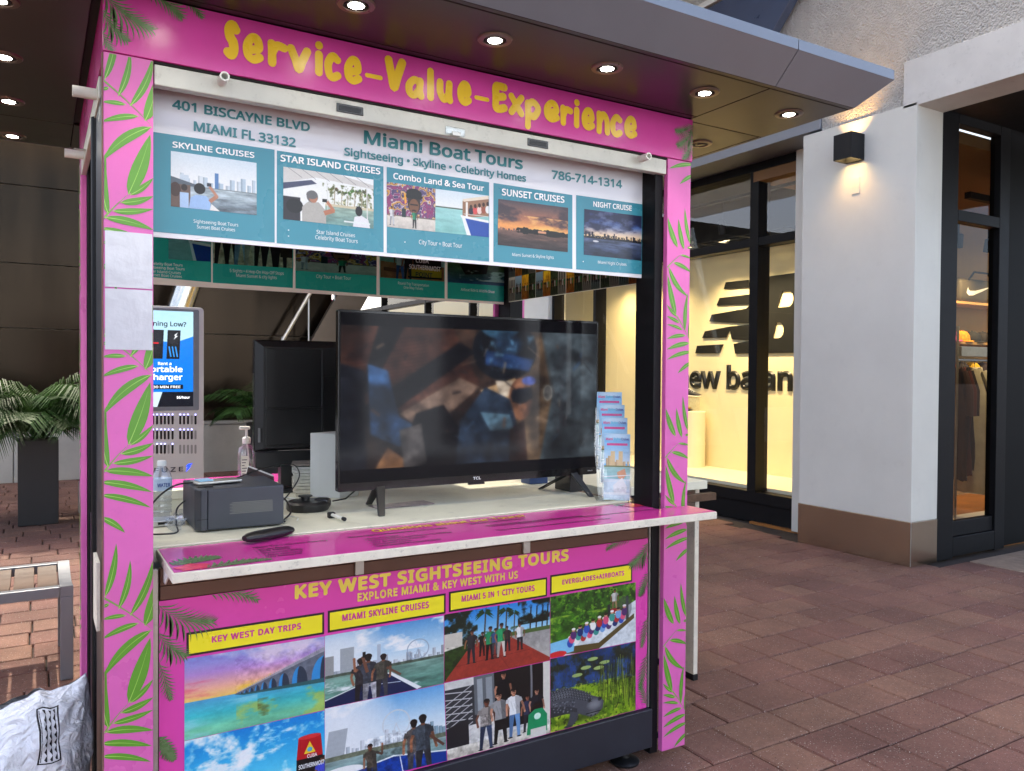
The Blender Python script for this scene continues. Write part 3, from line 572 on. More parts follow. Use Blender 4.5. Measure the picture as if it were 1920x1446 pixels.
def pic_tv():
    p = Pic(520, 290, (16, 15, 15)); p.grad([(0, (74, 52, 40)), (.5, (62, 44, 36)), (1, (46, 38, 34))], 0, 1)
    p.poly([(.0, .1), (.38, .02), (.5, .42), (.3, .62), (0, .5)], (92, 52, 38)); 
    for i in range(16): p.line(.02, .2 + i * .022, .3, .12 + i * .022, .006, (58, 30, 24))
    p.poly([(.06, .5), (.14, .0), (.24, 0), (.1, .46)], (26, 24, 26)); p.poly([(.02, .62), (.42, .16), (.48, .22), (.1, .68)], (22, 22, 26)); p.poly([(.2, .6), (.42, .38), (.5, .44), (.3, .72)], (126, 98, 82)); p.poly([(.09, .3), (.16, .34), (.2, .62), (.28, .7), (.2, .8), (.1, .72)], (40, 84, 140)); p.poly([(0, .3), (.08, .34), (.09, .98), (0, 1)], (30, 34, 44))
    p.poly([(.6, 0), (1, 0), (1, 1), (.66, 1), (.72, .6)], (66, 78, 86)); p.poly([(.62, 0), (.74, 0), (.8, .5), (.74, 1), (.64, 1)], (96, 74, 52))
    for i in range(14): p.line(.64 + i * .008, .02, .68 + i * .01, .5, .004, (70, 52, 38))
    p.ell(.6, .2, .13, .2, (24, 28, 36)); p.ell(.58, .05, .08, .08, (50, 110, 150)); p.ell(.61, .16, .07, .1, (36, 70, 110), .8, .7); p.poly([(.52, .2), (.72, .26), (.7, .34), (.52, .3)], (30, 64, 120)); p.tex(26, .8, .1, .34, .5, .72, 1, (90, 160, 210), .6)
    p.poly([(.5, .46), (.64, .38), (.7, .5), (.56, .6)], (226, 170, 110)); p.poly([(.56, .4), (.68, .4), (.66, .5), (.58, .5)], (236, 214, 190), .8); p.ell(.665, .52, .05, .14, (150, 92, 60)); p.ell(.665, .5, .04, .05, (24, 24, 30)); p.poly([(.63, .46), (.71, .44), (.715, .52), (.63, .54)], (26, 30, 44)); p.ell(.7, .4, .03, .03, (70, 90, 190))
    p.poly([(.42, .66), (.52, .44), (.62, .52), (.66, .74), (.62, 1), (.4, 1)], (42, 60, 84)); p.poly([(.5, .6), (.62, .62), (.64, .72), (.54, .72)], (86, 130, 160)); p.poly([(.18, .98), (.26, .6), (.36, .55), (.42, .7), (.4, 1)], (24, 22, 22)); p.poly([(.62, .72), (.68, .66), (.7, 1), (.62, 1)], (54, 34, 28)); p.ell(.78, .48, .02, .055, (130, 128, 122)); p.ell(.78, .48, .016, .045, (80, 78, 76))  # the small grey ring is a lamp reflection painted into the picture
    p.poly([(.1, .98), (.16, .8), (.24, .9), (.24, 1)], (150, 100, 60)); p.poly([(.2, .7), (.28, .66), (.3, .9), (.22, .95)], (96, 90, 90))
    p.tex(9, .5); p.tex(20, .35, sx=.5); p.tex(4, .55, col=(30, 26, 24), thr=.5)
    for i in range(26): x = prng.random(); y = .1 + .8 * prng.random(); p.line(x, y, x + .12 * (prng.random() - .5), y + .16 * (prng.random() - .5), .006 + .012 * prng.random(), [(150, 120, 96), (30, 28, 30), (60, 90, 130), (110, 70, 50)][i % 4], .7)
    k = 5; a = p.a
    for _ in range(3):
        c = np.cumsum(np.pad(a, ((k, k), (0, 0), (0, 0)), 'edge'), 0); a = (c[2*k:] - c[:-2*k]) / (2*k); c = np.cumsum(np.pad(a, ((0, 0), (k, k), (0, 0)), 'edge'), 1); a = (c[:, 2*k:] - c[:, :-2*k]) / (2*k)
    p.a = a * .8 + p.a * .2; p.a = p.a * .62 + p.a.mean(2, keepdims=True) * .38; p.rect(0, 0, 1, .075, (4, 4, 5)); p.rect(0, .925, 1, 1, (3, 3, 3)); return p
def pic_fuze():
    p = Pic(200, 330, (196, 228, 250)); p.grad([(0, (176, 222, 250)), (1, (196, 232, 252))], 0, .85); p.poly([(.42, .4), (1, .26), (1, .845), (0, .845), (0, .55), (.3, .5)], (16, 128, 232)); p.ell(.5, .6, .7, .28, (16, 128, 232))
    for x0 in (.06, .32, .58): p.poly([(x0 + .02, .2), (x0 + .22, .2), (x0 + .2, .5), (x0, .5)], (26, 28, 34)); p.poly([(x0 + .05, .22), (x0 + .2, .22), (x0 + .18, .34), (x0 + .04, .34)], (40, 42, 50))
    for i in range(3): p.line(.62 + i * .05, .37, .65 + i * .05, .48, .014, (60, 150, 236))
    p.poly([(.7, .25), (.76, .22), (.73, .255), (.76, .26), (.69, .3), (.715, .265)], (240, 244, 250)); p.rect(.34, .33, .46, .345, (220, 40, 50)); p.rect(0, .845, 1, 1, (206, 232, 246)); p.poly([(.52, .845), (1, .845), (1, 1), (.44, 1)], (24, 30, 42)); p.rect(.06, .77, .84, .815, (20, 24, 32)); return p
def pic_brochure():
    p = Pic(110, 280, (120, 180, 230)); p.grad([(0, (96, 160, 226)), (1, (196, 220, 236))], 0, .45); p.ell(.5, .03, .8, .08, (220, 236, 248), .7, 1); p.skyline(.0, 1, .5, .22, 7, (176, 150, 116), (214, 190, 150)); p.rect(.25, .26, .42, .5, (206, 182, 140)); p.rect(.56, .26, .72, .5, (206, 182, 140)); p.rect(0, .48, 1, .5, (110, 116, 70)); p.rect(.1, .14, .9, .175, (190, 60, 130))
    water(p, .5, (150, 190, 186), (120, 170, 196), .2); p.rect(0, .68, 1, 1, (196, 218, 236)); p.poly([(.5, .58), (.8, .52), (.86, .62), (.7, .7), (.54, .66)], (206, 150, 116)); p.poly([(.35, .78), (.7, .66), (.9, .8), (.85, .9), (.4, .9)], (230, 232, 238)); p.line(0, .65, 1, .62, .012, (240, 242, 244)); p.line(0, .72, 1, .7, .01, (230, 234, 240)); p.tex(18, .25, .8, 1); p.ell(.5, .9, .6, .02, (250, 252, 252), .6); return p
def pic_magazine():
    p = Pic(120, 90, (70, 52, 42)); p.tex(10, .5, sx=.3); p.rect(0, 0, 1, .06, (220, 216, 208)); p.rect(0, .94, 1, 1, (220, 216, 208)); return p
SIGN_TEAL = [('401 BISCAYNE BLVD', (0.178, 2.234),
 (0.569, 2.232), 0.027),
 ('MIAMI FL 33132', (0.235, 2.181),
 (0.526, 2.178), 0.028),
 ('Miami Boat Tours', (0.742, 2.222),
 (1.333, 2.22), 0.0432),
 ('Sightseeing • Skyline • Celebrity Homes', (0.678, 2.176),
 (1.347, 2.179), 0.0252),
 ('786-714-1314', (1.456, 2.204),
 (1.78, 2.209), 0.032)]
SIGN_WHITE = [('SKYLINE CRUISES', (0.179, 2.126),
 (0.404, 2.128), 0.0172),
 ('STAR ISLAND CRUISES', (0.48, 2.13),
 (0.798, 2.132), 0.0204),
 ('Combo Land & Sea Tour', (0.842, 2.124),
 (1.177, 2.125), 0.0204),
 ('SUNSET CRUISES', (1.248, 2.12),
 (1.513, 2.123), 0.024),
 ('NIGHT CRUISE', (1.644, 2.125),
 (1.828, 2.129), 0.02)]
SIGN_THIN = [('Sightseeing Boat Tours', (0.235, 1.921),
 (0.358, 1.922), 0.0095),
 ('Sunset Boat Cruises', (0.244, 1.906),
 (0.349, 1.907), 0.0094),
 ('Star Island Cruises', (0.591, 1.924),
 (0.714, 1.924), 0.0112),
 ('Celebrity Boat Tours', (0.587, 1.907),
 (0.723, 1.906), 0.0119),
 ('City Tour + Boat Tour', (0.934, 1.922),
 (1.094, 1.923), 0.0144),
 ('Miami Sunset & Skyline lights', (1.292, 1.912),
 (1.468, 1.915), 0.0105),
 ('Miami Night Cruises', (1.668, 1.914),
 (1.804, 1.915), 0.011)]
SIGN_BOARD = ((0.114, 2.317), (1.893, 2.298), (1.898, 1.888), (0.114, 1.861))
SIGN_CARDS = [((0.114, 2.162),
 (0.463, 2.162),
 (0.464, 1.885),
 (0.114, 1.886)),
 ((0.47, 2.161),
 (0.809, 2.16),
 (0.811, 1.885),
 (0.47, 1.884)),
 ((0.82, 2.16),
 (1.198, 2.159),
 (1.2, 1.885),
 (0.822, 1.884)),
 ((1.215, 2.159),
 (1.549, 2.157),
 (1.552, 1.885),
 (1.217, 1.886)),
 ((1.566, 2.159),
 (1.893, 2.161),
 (1.897, 1.888),
 (1.569, 1.885))]
SIGN_PHOTOS = [((0.175, 2.116),
 (0.41, 2.115),
 (0.411, 1.961),
 (0.175, 1.961)),
 ((0.489, 2.115),
 (0.775, 2.113),
 (0.776, 1.957),
 (0.489, 1.958)),
 ((0.82, 2.112),
 (0.993, 2.111),
 (0.993, 1.968),
 (0.822, 1.968)),
 ((0.993, 2.111),
 (1.196, 2.112),
 (1.197, 1.969),
 (0.993, 1.968)),
 ((1.234, 2.106),
 (1.53, 2.108),
 (1.53, 1.945),
 (1.233, 1.946)),
 ((1.603, 2.112),
 (1.879, 2.114),
 (1.879, 1.941),
 (1.602, 1.942))]
POSTER_RECT = ((0.137, 0.864), (1.868, 0.872), (1.874, 0.211), (0.138, 0.217))
POSTER_TITLE = [('KEY WEST SIGHTSEEING TOURS', (0.509, 0.82), (1.5, 0.823), 0.0425), ('EXPLORE MIAMI & KEY WEST WITH US', (0.704, 0.786), (1.286, 0.786), 0.0261)]
POSTER_BOXES = [((0.21, 0.766),
 (0.596, 0.768),
 (0.596, 0.705),
 (0.21, 0.705)),
 ((0.613, 0.768),
 (1.005, 0.771),
 (1.005, 0.707),
 (0.613, 0.707)),
 ((1.023, 0.771),
 (1.405, 0.772),
 (1.405, 0.709),
 (1.024, 0.71)),
 ((1.424, 0.776),
 (1.792, 0.775),
 (1.793, 0.712),
 (1.424, 0.714))]
POSTER_BOXTXT = [('KEY WEST DAY TRIPS', (0.274, 0.73),
 (0.528, 0.729), 0.0188),
 ('MIAMI SKYLINE CRUISES', (0.655, 0.732),
 (0.947, 0.732), 0.0213),
 ('MIAMI 5 IN 1 CITY TOURS', (1.066, 0.734),
 (1.355, 0.733), 0.0207),
 ('EVERGLADES+AIRBOATS', (1.472, 0.739),
 (1.755, 0.738), 0.0181)]
POSTER_PHOTOS = [((0.202, 0.696),
 (0.6, 0.695),
 (0.601, 0.47),
 (0.202, 0.467)),
 ((0.202, 0.466),
 (0.601, 0.468),
 (0.603, 0.24),
 (0.202, 0.235)),
 ((0.601, 0.696),
 (1.001, 0.698),
 (1.003, 0.473),
 (0.602, 0.474)),
 ((0.602, 0.473),
 (1.003, 0.471),
 (1.016, 0.202),
 (0.603, 0.224)),
 ((1.003, 0.701),
 (1.42, 0.702),
 (1.422, 0.475),
 (1.005, 0.475)),
 ((1.005, 0.473),
 (1.422, 0.473),
 (1.425, 0.205),
 (1.018, 0.203)),
 ((1.422, 0.702),
 (1.812, 0.704),
 (1.815, 0.478),
 (1.424, 0.481)),
 ((1.424, 0.479),
 (1.815, 0.476),
 (1.818, 0.208),
 (1.427, 0.207))]
HEADER_GLYPHS = [('S', 0.294, 2.365, 0.343, 2.474),
 ('e', 0.346, 2.365, 0.407, 2.45),
 ('r', 0.413, 2.367, 0.474, 2.445),
 ('v', 0.471, 2.363, 0.541, 2.443),
 ('i', 0.552, 2.367, 0.571, 2.469),
 ('c', 0.579, 2.36, 0.633, 2.446),
 ('e', 0.639, 2.362, 0.699, 2.447),
 ('-', 0.706, 2.392, 0.763, 2.405),
 ('V', 0.769, 2.365, 0.84, 2.473),
 ('a', 0.837, 2.356, 0.902, 2.428),
 ('l', 0.911, 2.359, 0.937, 2.464),
 ('u', 0.944, 2.361, 1.005, 2.437),
 ('e', 1.017, 2.365, 1.073, 2.446),
 ('-', 1.081, 2.393, 1.137, 2.406),
 ('E', 1.145, 2.365, 1.208, 2.467),
 ('x', 1.208, 2.365, 1.275, 2.441),
 ('p', 1.271, 2.328, 1.342, 2.436),
 ('e', 1.349, 2.368, 1.42, 2.445),
 ('r', 1.418, 2.364, 1.474, 2.438),
 ('i', 1.476, 2.365, 1.504, 2.467),
 ('e', 1.509, 2.365, 1.572, 2.447),
 ('n', 1.575, 2.36, 1.639, 2.445),
 ('c', 1.637, 2.36, 1.696, 2.446),
 ('e', 1.701, 2.366, 1.766, 2.449)]
LEAF_L = [((0.002, 0.905),
 (0.029, 1.044), 0.0164, -0.12),
 ((0.034, 0.869),
 (0.062, 0.996), 0.0156, -0.16),
 ((0.062, 0.848),
 (0.119, 0.995), 0.0181, -0.18),
 ((0.098, 0.815),
 (0.124, 0.932), 0.0285, -0.14),
 ((0.012, 0.887),
 (-0.007, 0.879), 0.0086, 0.1),
 ((0.052, 0.85),
 (-0.007, 0.847), 0.0112, -0.1),
 ((0.082, 0.825),
 (-0.007, 0.795), 0.0156, -0.12),
 ((0.114, 0.802),
 (-0.002, 0.695), 0.0251, -0.22),
 ((0.058, 0.616),
 (0.111, 0.782), 0.0363, -0.06),
 ((0.011, 0.558),
 (0.006, 0.719), 0.0251, 0.2),
 ((0.062, 0.615),
 (0.119, 0.668), 0.0147, -0.12),
 ((0.04, 0.593),
 (0.119, 0.619), 0.0181, -0.14),
 ((0.021, 0.569),
 (0.119, 0.585), 0.0164, -0.1),
 ((0.003, 0.55),
 (0.119, 0.529), 0.0199, 0.12),
 ((-0.005, 0.549),
 (-0.006, 0.616), 0.0112, 0.12),
 ((-0.008, 0.522),
 (0.116, 0.487), 0.0181, 0.1),
 ((-0.008, 0.488),
 (0.113, 0.445), 0.0164, 0.12),
 ((-0.008, 0.43),
 (0.05, 0.384), 0.0156, 0.14)]
STEM_L = [((-0.008, 0.909), (0.119, 0.799)), ((-0.005, 0.54), (0.06, 0.618))]
JUNC_L = [1.888, 1.229, 0.543]
LEAF_R = [((1.931, 0.45),
 (2.035, 0.341), 0.021, -0.28),
 ((1.971, 0.265),
 (1.926, 0.42), 0.0248, 0.06),
 ((2.018, 0.208),
 (2.031, 0.356), 0.018, 0.12),
 ((1.976, 0.262),
 (1.923, 0.306), 0.012, 0.12),
 ((1.988, 0.238),
 (1.924, 0.261), 0.0135, -0.06),
 ((2.005, 0.211),
 (1.924, 0.229), 0.0113, -0.12),
 ((2.021, 0.19),
 (1.925, 0.174), 0.015, -0.12),
 ((2.042, 0.161),
 (1.925, 0.133), 0.018, -0.1),
 ((2.052, 0.127),
 (1.926, 0.094), 0.0158, -0.12),
 ((2.053, 0.086),
 (1.982, 0.042), 0.015, -0.1),
 ((2.04, 0.176),
 (2.049, 0.268), 0.0128, 0.1),
 ((1.955, 0.468),
 (2.048, 0.436), 0.0158, 0.14),
 ((1.991, 0.5),
 (2.047, 0.49), 0.009, 0.1),
 ((1.975, 0.528),
 (1.923, 0.639), 0.0233, 0.12),
 ((2.008, 0.523),
 (1.978, 0.638), 0.021, 0.1),
 ((2.039, 0.548),
 (2.01, 0.684), 0.0173, 0.1),
 ((2.025, 0.53),
 (2.048, 0.533), 0.009, 0.1)]
STEM_R = [((1.974, 0.265), (2.045, 0.167)), ((1.924, 0.448), (1.996, 0.504))]
PERIOD_R = 0.73
SHELF_TEXT = [('Questions about our Tours?', (0.779, 0.095),
 (1.359, 0.132)),
 ('Miami 5 in 1 City Tour Itinerary', (0.39, 0.034),
 (0.61, 0.03)),
 ('South Beach', (0.399, 0.001),
 (0.489, -0.0)),
 ('Star Island', (0.399, -0.023),
 (0.482, -0.021)),
 ('Wynwood Walls', (0.399, -0.049),
 (0.511, -0.049)),
 ('Little Havana', (0.399, -0.075),
 (0.501, -0.079)),
 ('Key Biscayne', (0.398, -0.101),
 (0.494, -0.102)),
 ('Miami Skyline 90-Minute Boat Tour Itinerary', (0.694, 0.038),
 (1.016, 0.036)),
 ('Port of Miami', (0.724, -0.011),
 (0.825, -0.006)),
 ('Watson Island & MacArthur Causeway', (0.72, -0.035),
 (0.997, -0.034)),
 ('Star & Hibiscus Islands', (0.718, -0.064),
 (0.892, -0.062)),
 ('Monument Island', (0.714, -0.091),
 (0.831, -0.091)),
 ('South Beach & Fisher Island', (0.71, -0.118),
 (0.916, -0.12)),
 ('Key West Day Trip Itinerary', (1.124, 0.051),
 (1.331, 0.057)),
 ('Hotel Pick-up: Available at most hotels in Miami Beach', (1.153, 0.003),
 (1.545, 0.0)),
 ('3.5 hours of scenic drive on the famous Overseas Highway, featuring the 7 mile bridge', (1.15, -0.032),
 (1.895, -0.002)),
 ('Enjoy 6 hours of free time to explore Key West at your own pace', (1.143, -0.089),
 (1.601, -0.083))]
REAR_BOARD = ((0.229, 2.187), (1.97, 2.221), (1.967, 1.84), (0.229, 1.875))
REAR_CARDS = [((0.229, 2.078),
 (0.491, 2.081),
 (0.492, 1.877),
 (0.229, 1.885)),
 ((0.498, 2.081),
 (0.843, 2.085),
 (0.841, 1.874),
 (0.498, 1.876)),
 ((0.852, 2.086),
 (1.238, 2.096),
 (1.239, 1.866),
 (0.853, 1.873)),
 ((1.254, 2.097),
 (1.597, 2.101),
 (1.599, 1.867),
 (1.255, 1.866)),
 ((1.612, 2.102),
 (1.951, 2.108),
 (1.95, 1.867),
 (1.614, 1.868))]
REAR_PHOTOS = [((0.322, 2.153),
 (0.489, 2.149),
 (0.489, 1.965),
 (0.323, 1.963)),
 ((0.5, 2.127),
 (0.84, 2.114),
 (0.838, 1.963),
 (0.5, 1.959)),
 ((0.852, 2.115),
 (1.238, 2.113),
 (1.239, 1.957),
 (0.855, 1.954)),
 ((1.257, 2.128),
 (1.594, 2.106),
 (1.595, 1.952),
 (1.258, 1.95)),
 ((1.612, 2.147),
 (1.951, 2.122),
 (1.949, 1.95),
 (1.613, 1.95))]
REAR_TEXT = [('Celebrity Boat Tours', (0.245, 1.935),
 (0.377, 1.936), 0.011),
 ('Sightseeing Boat Tours', (0.237, 1.919),
 (0.385, 1.92), 0.011),
 ('Star Island Cruises', (0.249, 1.903),
 (0.37, 1.903), 0.011),
 ('Sunset Boat Cruises', (0.247, 1.889),
 (0.374, 1.888), 0.011),
 ('5 Sights • 4 Hop-On Hop-Off Stops', (0.568, 1.927),
 (0.8, 1.93), 0.0132),
 ('Miami Sunset & city lights', (0.595, 1.908),
 (0.769, 1.909), 0.0132),
 ('City Tour + Boat Tour', (0.948, 1.927),
 (1.112, 1.928), 0.015),
 ('Round-Trip Transportation', (1.348, 1.923),
 (1.511, 1.92), 0.013),
 ('One-Way Tickets', (1.378, 1.904),
 (1.48, 1.903), 0.0125),
 ('Airboat Ride & Wildlife Show', (1.688, 1.912),
 (1.883, 1.91), 0.0135)]
SIDE_SIGN = ((0.088, 1.981), (1.149, 2.035), (1.146, 1.844), (0.086, 1.864))
FUZE_BOX = ((0.789, 1.911), (0.79, 0.806))
FUZE_SCREEN = ((0.723, 1.88), (0.724, 1.266))
FUZE_TXT = [('Running Low?', (0.407, 1.775),
 (0.681, 1.795), 0.0374),
 ('Rent a', (0.513, 1.531),
 (0.592, 1.535), 0.0238),
 ('Portable', (0.438, 1.486),
 (0.659, 1.491), 0.0442),
 ('Charger', (0.451, 1.436),
 (0.659, 1.439), 0.0455),
 ('FIRST 30 MIN FREE', (0.407, 1.385),
 (0.646, 1.386), 0.0192),
 ('FUZE', (0.491, 0.844),
 (0.663, 0.848), 0.0374),
 ('$6/hour', (0.624, 1.315),
 (0.704, 1.318), 0.021)]
FUZE_SLOTS = [(0.438, 1.186),
 (0.461, 1.185),
 (0.485, 1.184),
 (0.508, 1.184),
 (0.532, 1.183),
 (0.554, 1.183),
 (0.576, 1.182),
 (0.6, 1.182),
 (0.646, 1.181),
 (0.669, 1.18),
 (0.693, 1.18),
 (0.716, 1.179),
 (0.739, 1.178),
 (0.438, 1.091),
 (0.461, 1.09),
 (0.485, 1.089),
 (0.508, 1.089),
 (0.532, 1.088),
 (0.554, 1.087),
 (0.576, 1.086),
 (0.6, 1.085),
 (0.646, 1.084),
 (0.669, 1.083),
 (0.693, 1.082),
 (0.716, 1.082),
 (0.739, 1.081),
 (0.438, 0.999),
 (0.461, 0.998),
 (0.485, 0.998),
 (0.508, 0.997),
 (0.532, 0.996),
 (0.554, 0.995),
 (0.576, 0.994),
 (0.6, 0.993),
 (0.646, 0.991),
 (0.669, 0.99),
 (0.693, 0.989),
 (0.716, 0.988),
 (0.739, 0.987)]
FUZE_BOLT = (0.698, 0.867)
FUZE_PANEL = ((0.491, 1.361), (0.724, 1.36), (0.724, 1.266))
DL6 = (2.296, 0.217)
IN_rack_bar = (7.887, 2.3, 1.652)
IN_rack_r = (8.68, 2.3, 1.663)
IN_shirt_t = (8.331, 2.3, 1.408)
IN_shirt_b = (8.265, 2.3, 0.31)
IN_caps1 = (9.784, 3.2, 2.061)
IN_caps2 = (9.793, 3.2, 1.733)
IN_bag = (9.771, 3.2, 2.486)
IN_dark_b = (7.922, 2.3, 0.442)
IN_floorback = (9.731, 3.2, -0.108)
IN_floor = [(8.381, 2.615), (9.489, 2.817)]
NB_shoe = (5.132, 1.275)
NB_pedT = (5.167, 1.032)
NB_pedB = (5.005, 0.34)
NB_pedL = (5.224, 1.029)
NB_BARS = [((4.801, 2.636),
 (4.445, 2.625),
 (4.426, 2.537),
 (4.832, 2.56)),
 ((4.901, 2.443),
 (4.419, 2.456),
 (4.387, 2.335),
 (4.952, 2.363)),
 ((5.033, 2.236),
 (4.278, 2.276),
 (4.231, 2.1),
 (5.075, 2.165)),
 ((5.15, 2.04),
 (4.744, 2.064),
 (4.781, 1.954),
 (5.197, 1.961)),
 ((5.285, 1.861),
 (4.837, 1.873),
 (4.9, 1.76),
 (5.318, 1.77))]
NB_N = [(4.324, 2.46),
 (4.381, 2.328),
 (4.231, 2.1),
 (4.288, 2.039),
 (4.697, 2.062),
 (4.679, 1.927),
 (4.36, 1.906),
 (4.663, 1.873),
 (4.63, 1.751),
 (4.0, 1.74),
 (3.836, 1.749),
 (3.757, 1.822)]
NB_B = [(4.352, 2.326), (4.301, 2.447), (4.211, 2.641), (3.652, 2.607)]
NB_TXT = ((5.438, 1.314), (3.632, 1.304), (4.785, 1.623))
NB_EDGE = [(3.652, 2.607), (3.638, 1.734), (4.0, 1.74), (4.014, 2.643), (4.728, 2.047), (4.63, 1.751)]# ---------------------------------------------------------------- shared materials
m_pink = mat('pink vinyl', S(216, 102, 176), .3, var=.05, vscale=5, dirt=.10, bump=.25, bscale=420, bdist=.0006, spec=.5)
m_magenta = mat('magenta vinyl', S(208, 66, 156), .24, var=.06, vscale=4, dirt=.06, bump=.3, bscale=420, bdist=.0006, spec=.5)
m_green = mat('leaf green print', S(94, 152, 46), .32, var=.05, vscale=30, bump=.25, bscale=420, bdist=.0006)
m_rib = mat('leaf rib print', S(160, 205, 96), .32, var=.03)
m_dkgreen = mat('dark palm print', S(92, 118, 74), .28, var=.12, vscale=40)
m_dkrib = mat('palm rib print', S(190, 80, 100), .28, var=.05)
m_yellow = mat('yellow print', S(238, 196, 40), .28, var=.03, bump=.2, bscale=420, bdist=.0006)
m_lemon = mat('lemon print', S(240, 226, 40), .3, var=.02)
m_black = mat('black paint', (.010, .010, .011, 1), .55, spec=.3, var=.15, vscale=12)
m_blackmetal = mat('black anodised frame', (.006, .006, .007, 1), .5, spec=.18, var=.2, vscale=10, bump=.05, bscale=300)
m_blackplastic = mat('black plastic', (.012, .012, .013, 1), .35, var=.1, bump=.05, bscale=600, bdist=.001)
m_gloss = mat('gloss black plastic', (.008, .008, .009, 1), .12, var=0)
m_navy = mat('navy steel plinth', (.018, .021, .03, 1), .38, var=.15, vscale=8, bump=.04, bscale=200)
m_cream = mat('worn cream paint', S(226, 223, 200), .45, var=.06, vscale=7, dirt=.35, bump=.08, bscale=60)
m_chip = mat('chipped cream paint', S(222, 214, 196), .5, var=.1, vscale=20, dirt=.5, bump=.2, bscale=90)
m_white = mat('white paint', S(232, 233, 226), .45, var=.03, vscale=5)
m_brown = mat('brown laminate', S(92, 58, 42), .42, var=.12, vscale=8, bump=.05, bscale=160)
m_alu = mat('worn aluminium', S(190, 188, 182), .34, .75, var=.1, vscale=14, dirt=.25, bump=.06, bscale=120)
m_steel = mat('brushed steel', S(190, 172, 150), .24, 1, var=.04, vscale=2, rvar=.06)
m_soffit = mat('bronze soffit panel', S(58, 51, 49), .32, .5, var=.1, vscale=5, bump=.03, bscale=30, rvar=.06)
m_fascia = mat('grey fascia metal', S(126, 131, 140), .38, .35, var=.05, vscale=4, bump=.03, bscale=40)
m_glass = glass_mat('window glass', (.97, .98, .97, 1), .09)
m_tint = glass_mat('tinted glass', (.62, .60, .52, 1), .035)
m_acrylic = glass_mat('clear acrylic', (.93, .96, .98, 1), .12, .03)
def lens_mat(name, col, es):
    m = mat(name, (.8, .8, .8, 1), .3, var=0, emit=col, es=es); return m
m_lens = lens_mat('downlight lens', (1, .95, .82, 1), 14)

# ---------------------------------------------------------------- ground
ground = M().face([(-150, -150, -.022), (150, -150, -.022), (150, 150, -.022), (-150, 150, -.022)]).obj('pavement', mat('paving sand bed', S(52, 43, 38), .95, var=.3, vscale=14, bump=.5, bscale=90))
tag(ground, kind='structure')
m_paver = mat('clay paver', (.190, .094, .068, 1), .8, var=.16, vscale=40, bump=.8, bscale=170, objrand=.12, dirt=.25, speck=.8, bdist=.003, spec=.35)
PITCH_Y, PITCH_X = .2367, .452
def paver_bm(w, d, h=.06, ch=.007):
    t = bmesh.new(); z = 0
    lo = [(-w/2, -d/2), (w/2, -d/2), (w/2, d/2), (-w/2, d/2)]
    a = [t.verts.new((x, y, -h)) for x, y in lo]; b = [t.verts.new((x, y, -ch)) for x, y in lo]
    c = [t.verts.new((x - math.copysign(ch, x), y - math.copysign(ch, y), 0)) for x, y in lo]
    for p, q in ((a, b), (b, c)):
        for i in range(4): t.faces.new((p[i], p[(i+1) % 4], q[(i+1) % 4], q[i]))
    t.faces.new(c); return t
LEN = (.335, .218)
pmes = []
for w_ in LEN:
    for dx in (0, -.002, .0015):
        t = paver_bm(w_ - .007 + dx, PITCH_Y - .008 + dx, ch=.006); me = bpy.data.meshes.new('paver'); t.to_mesh(me); t.free(); me.materials.append(m_paver); pmes.append(me)
cam_p = Vector((-.1488, -2.327, 1.5)); cam_m = look(.537, -.016, -.0073).transposed()
def in_view(x, y, z=0, mx=1.04):
    v = cam_m @ (Vector((x, y, z)) - cam_p)
    if v.z > -.2: return None
    u, w_ = v.x / -v.z * 1495.67 / 960, v.y / -v.z * 1495.67 / 723
    return (abs(u) < mx and abs(w_) < mx, -v.z, u, w_)
cells = []
for j in range(-18, 62):
    y = .599 + (j - .5) * PITCH_Y; x = -7 - rnd.uniform(0, .4); last_l = 1
    while x < 7.2:
        li = 0 if last_l or rnd.random() < .35 else 1
        last_l = li; w_ = LEN[li]; x += w_; xc = x - w_ / 2
        if (xc > 6.05 and y > 1.3) or (xc > 5.85 and y > 2.4) or (y > 10.1 and xc < 3.9): continue
        iv = in_view(xc, y)
        u_ok = any((lambda r_: r_ is not None and r_[0])(in_view(xc + q_, y)) for q_ in (0, .17, -.17))
        px = (iv[2] * 960 + 960) if iv else 0
        vis = u_ok and not (0 < xc < 1.95 and .1 < y < 1.3) and not (292 < px < 1205)
        cells.append((0 if vis else 1, iv[1] if iv else 99, xc, y, li))
cells.sort(key=lambda c: (c[0], c[1]))
rest = M()
for k, (v, d, x, y, li) in enumerate(cells):
    rz = rnd.uniform(-.004, .004); dz = rnd.uniform(-.003, .001); tx, ty = rnd.uniform(-.004, .004), rnd.uniform(-.004, .004)
    if k < 298 and v == 0:
        o = bpy.data.objects.new('paver', pmes[li * 3 + k % 3]); C.objects.link(o); o.parent = ground
        o.location = (x, y, dz); o.rotation_euler = (tx, ty, rz)
    elif -2.6 < y < 12 and -3 < x < 7:
        t = paver_bm(LEN[li] - .007, PITCH_Y - .008, ch=.006); rest.add(t, Matrix.Translation((x, y, dz)) @ Matrix.Rotation(ty, 4, 'Y'))
o = rest.obj('paver', m_paver, ground); o['kind'] = 'stuff'
# lighter stone slabs by the shop entrance
m_slab = mat('travertine slab', S(150, 128, 110), .6, var=.25, vscale=14, bump=.2, bscale=40, dirt=.3)
for i in range(5):
    for j in range(5):
        M().box(6.32 + i * .5, 1.30 - (j + 1) * .4, -.05, 6.32 + i * .5 + .494, 1.30 - (j + 1) * .4 + .394, .006, .004).obj('entrance_slab', m_slab, ground)

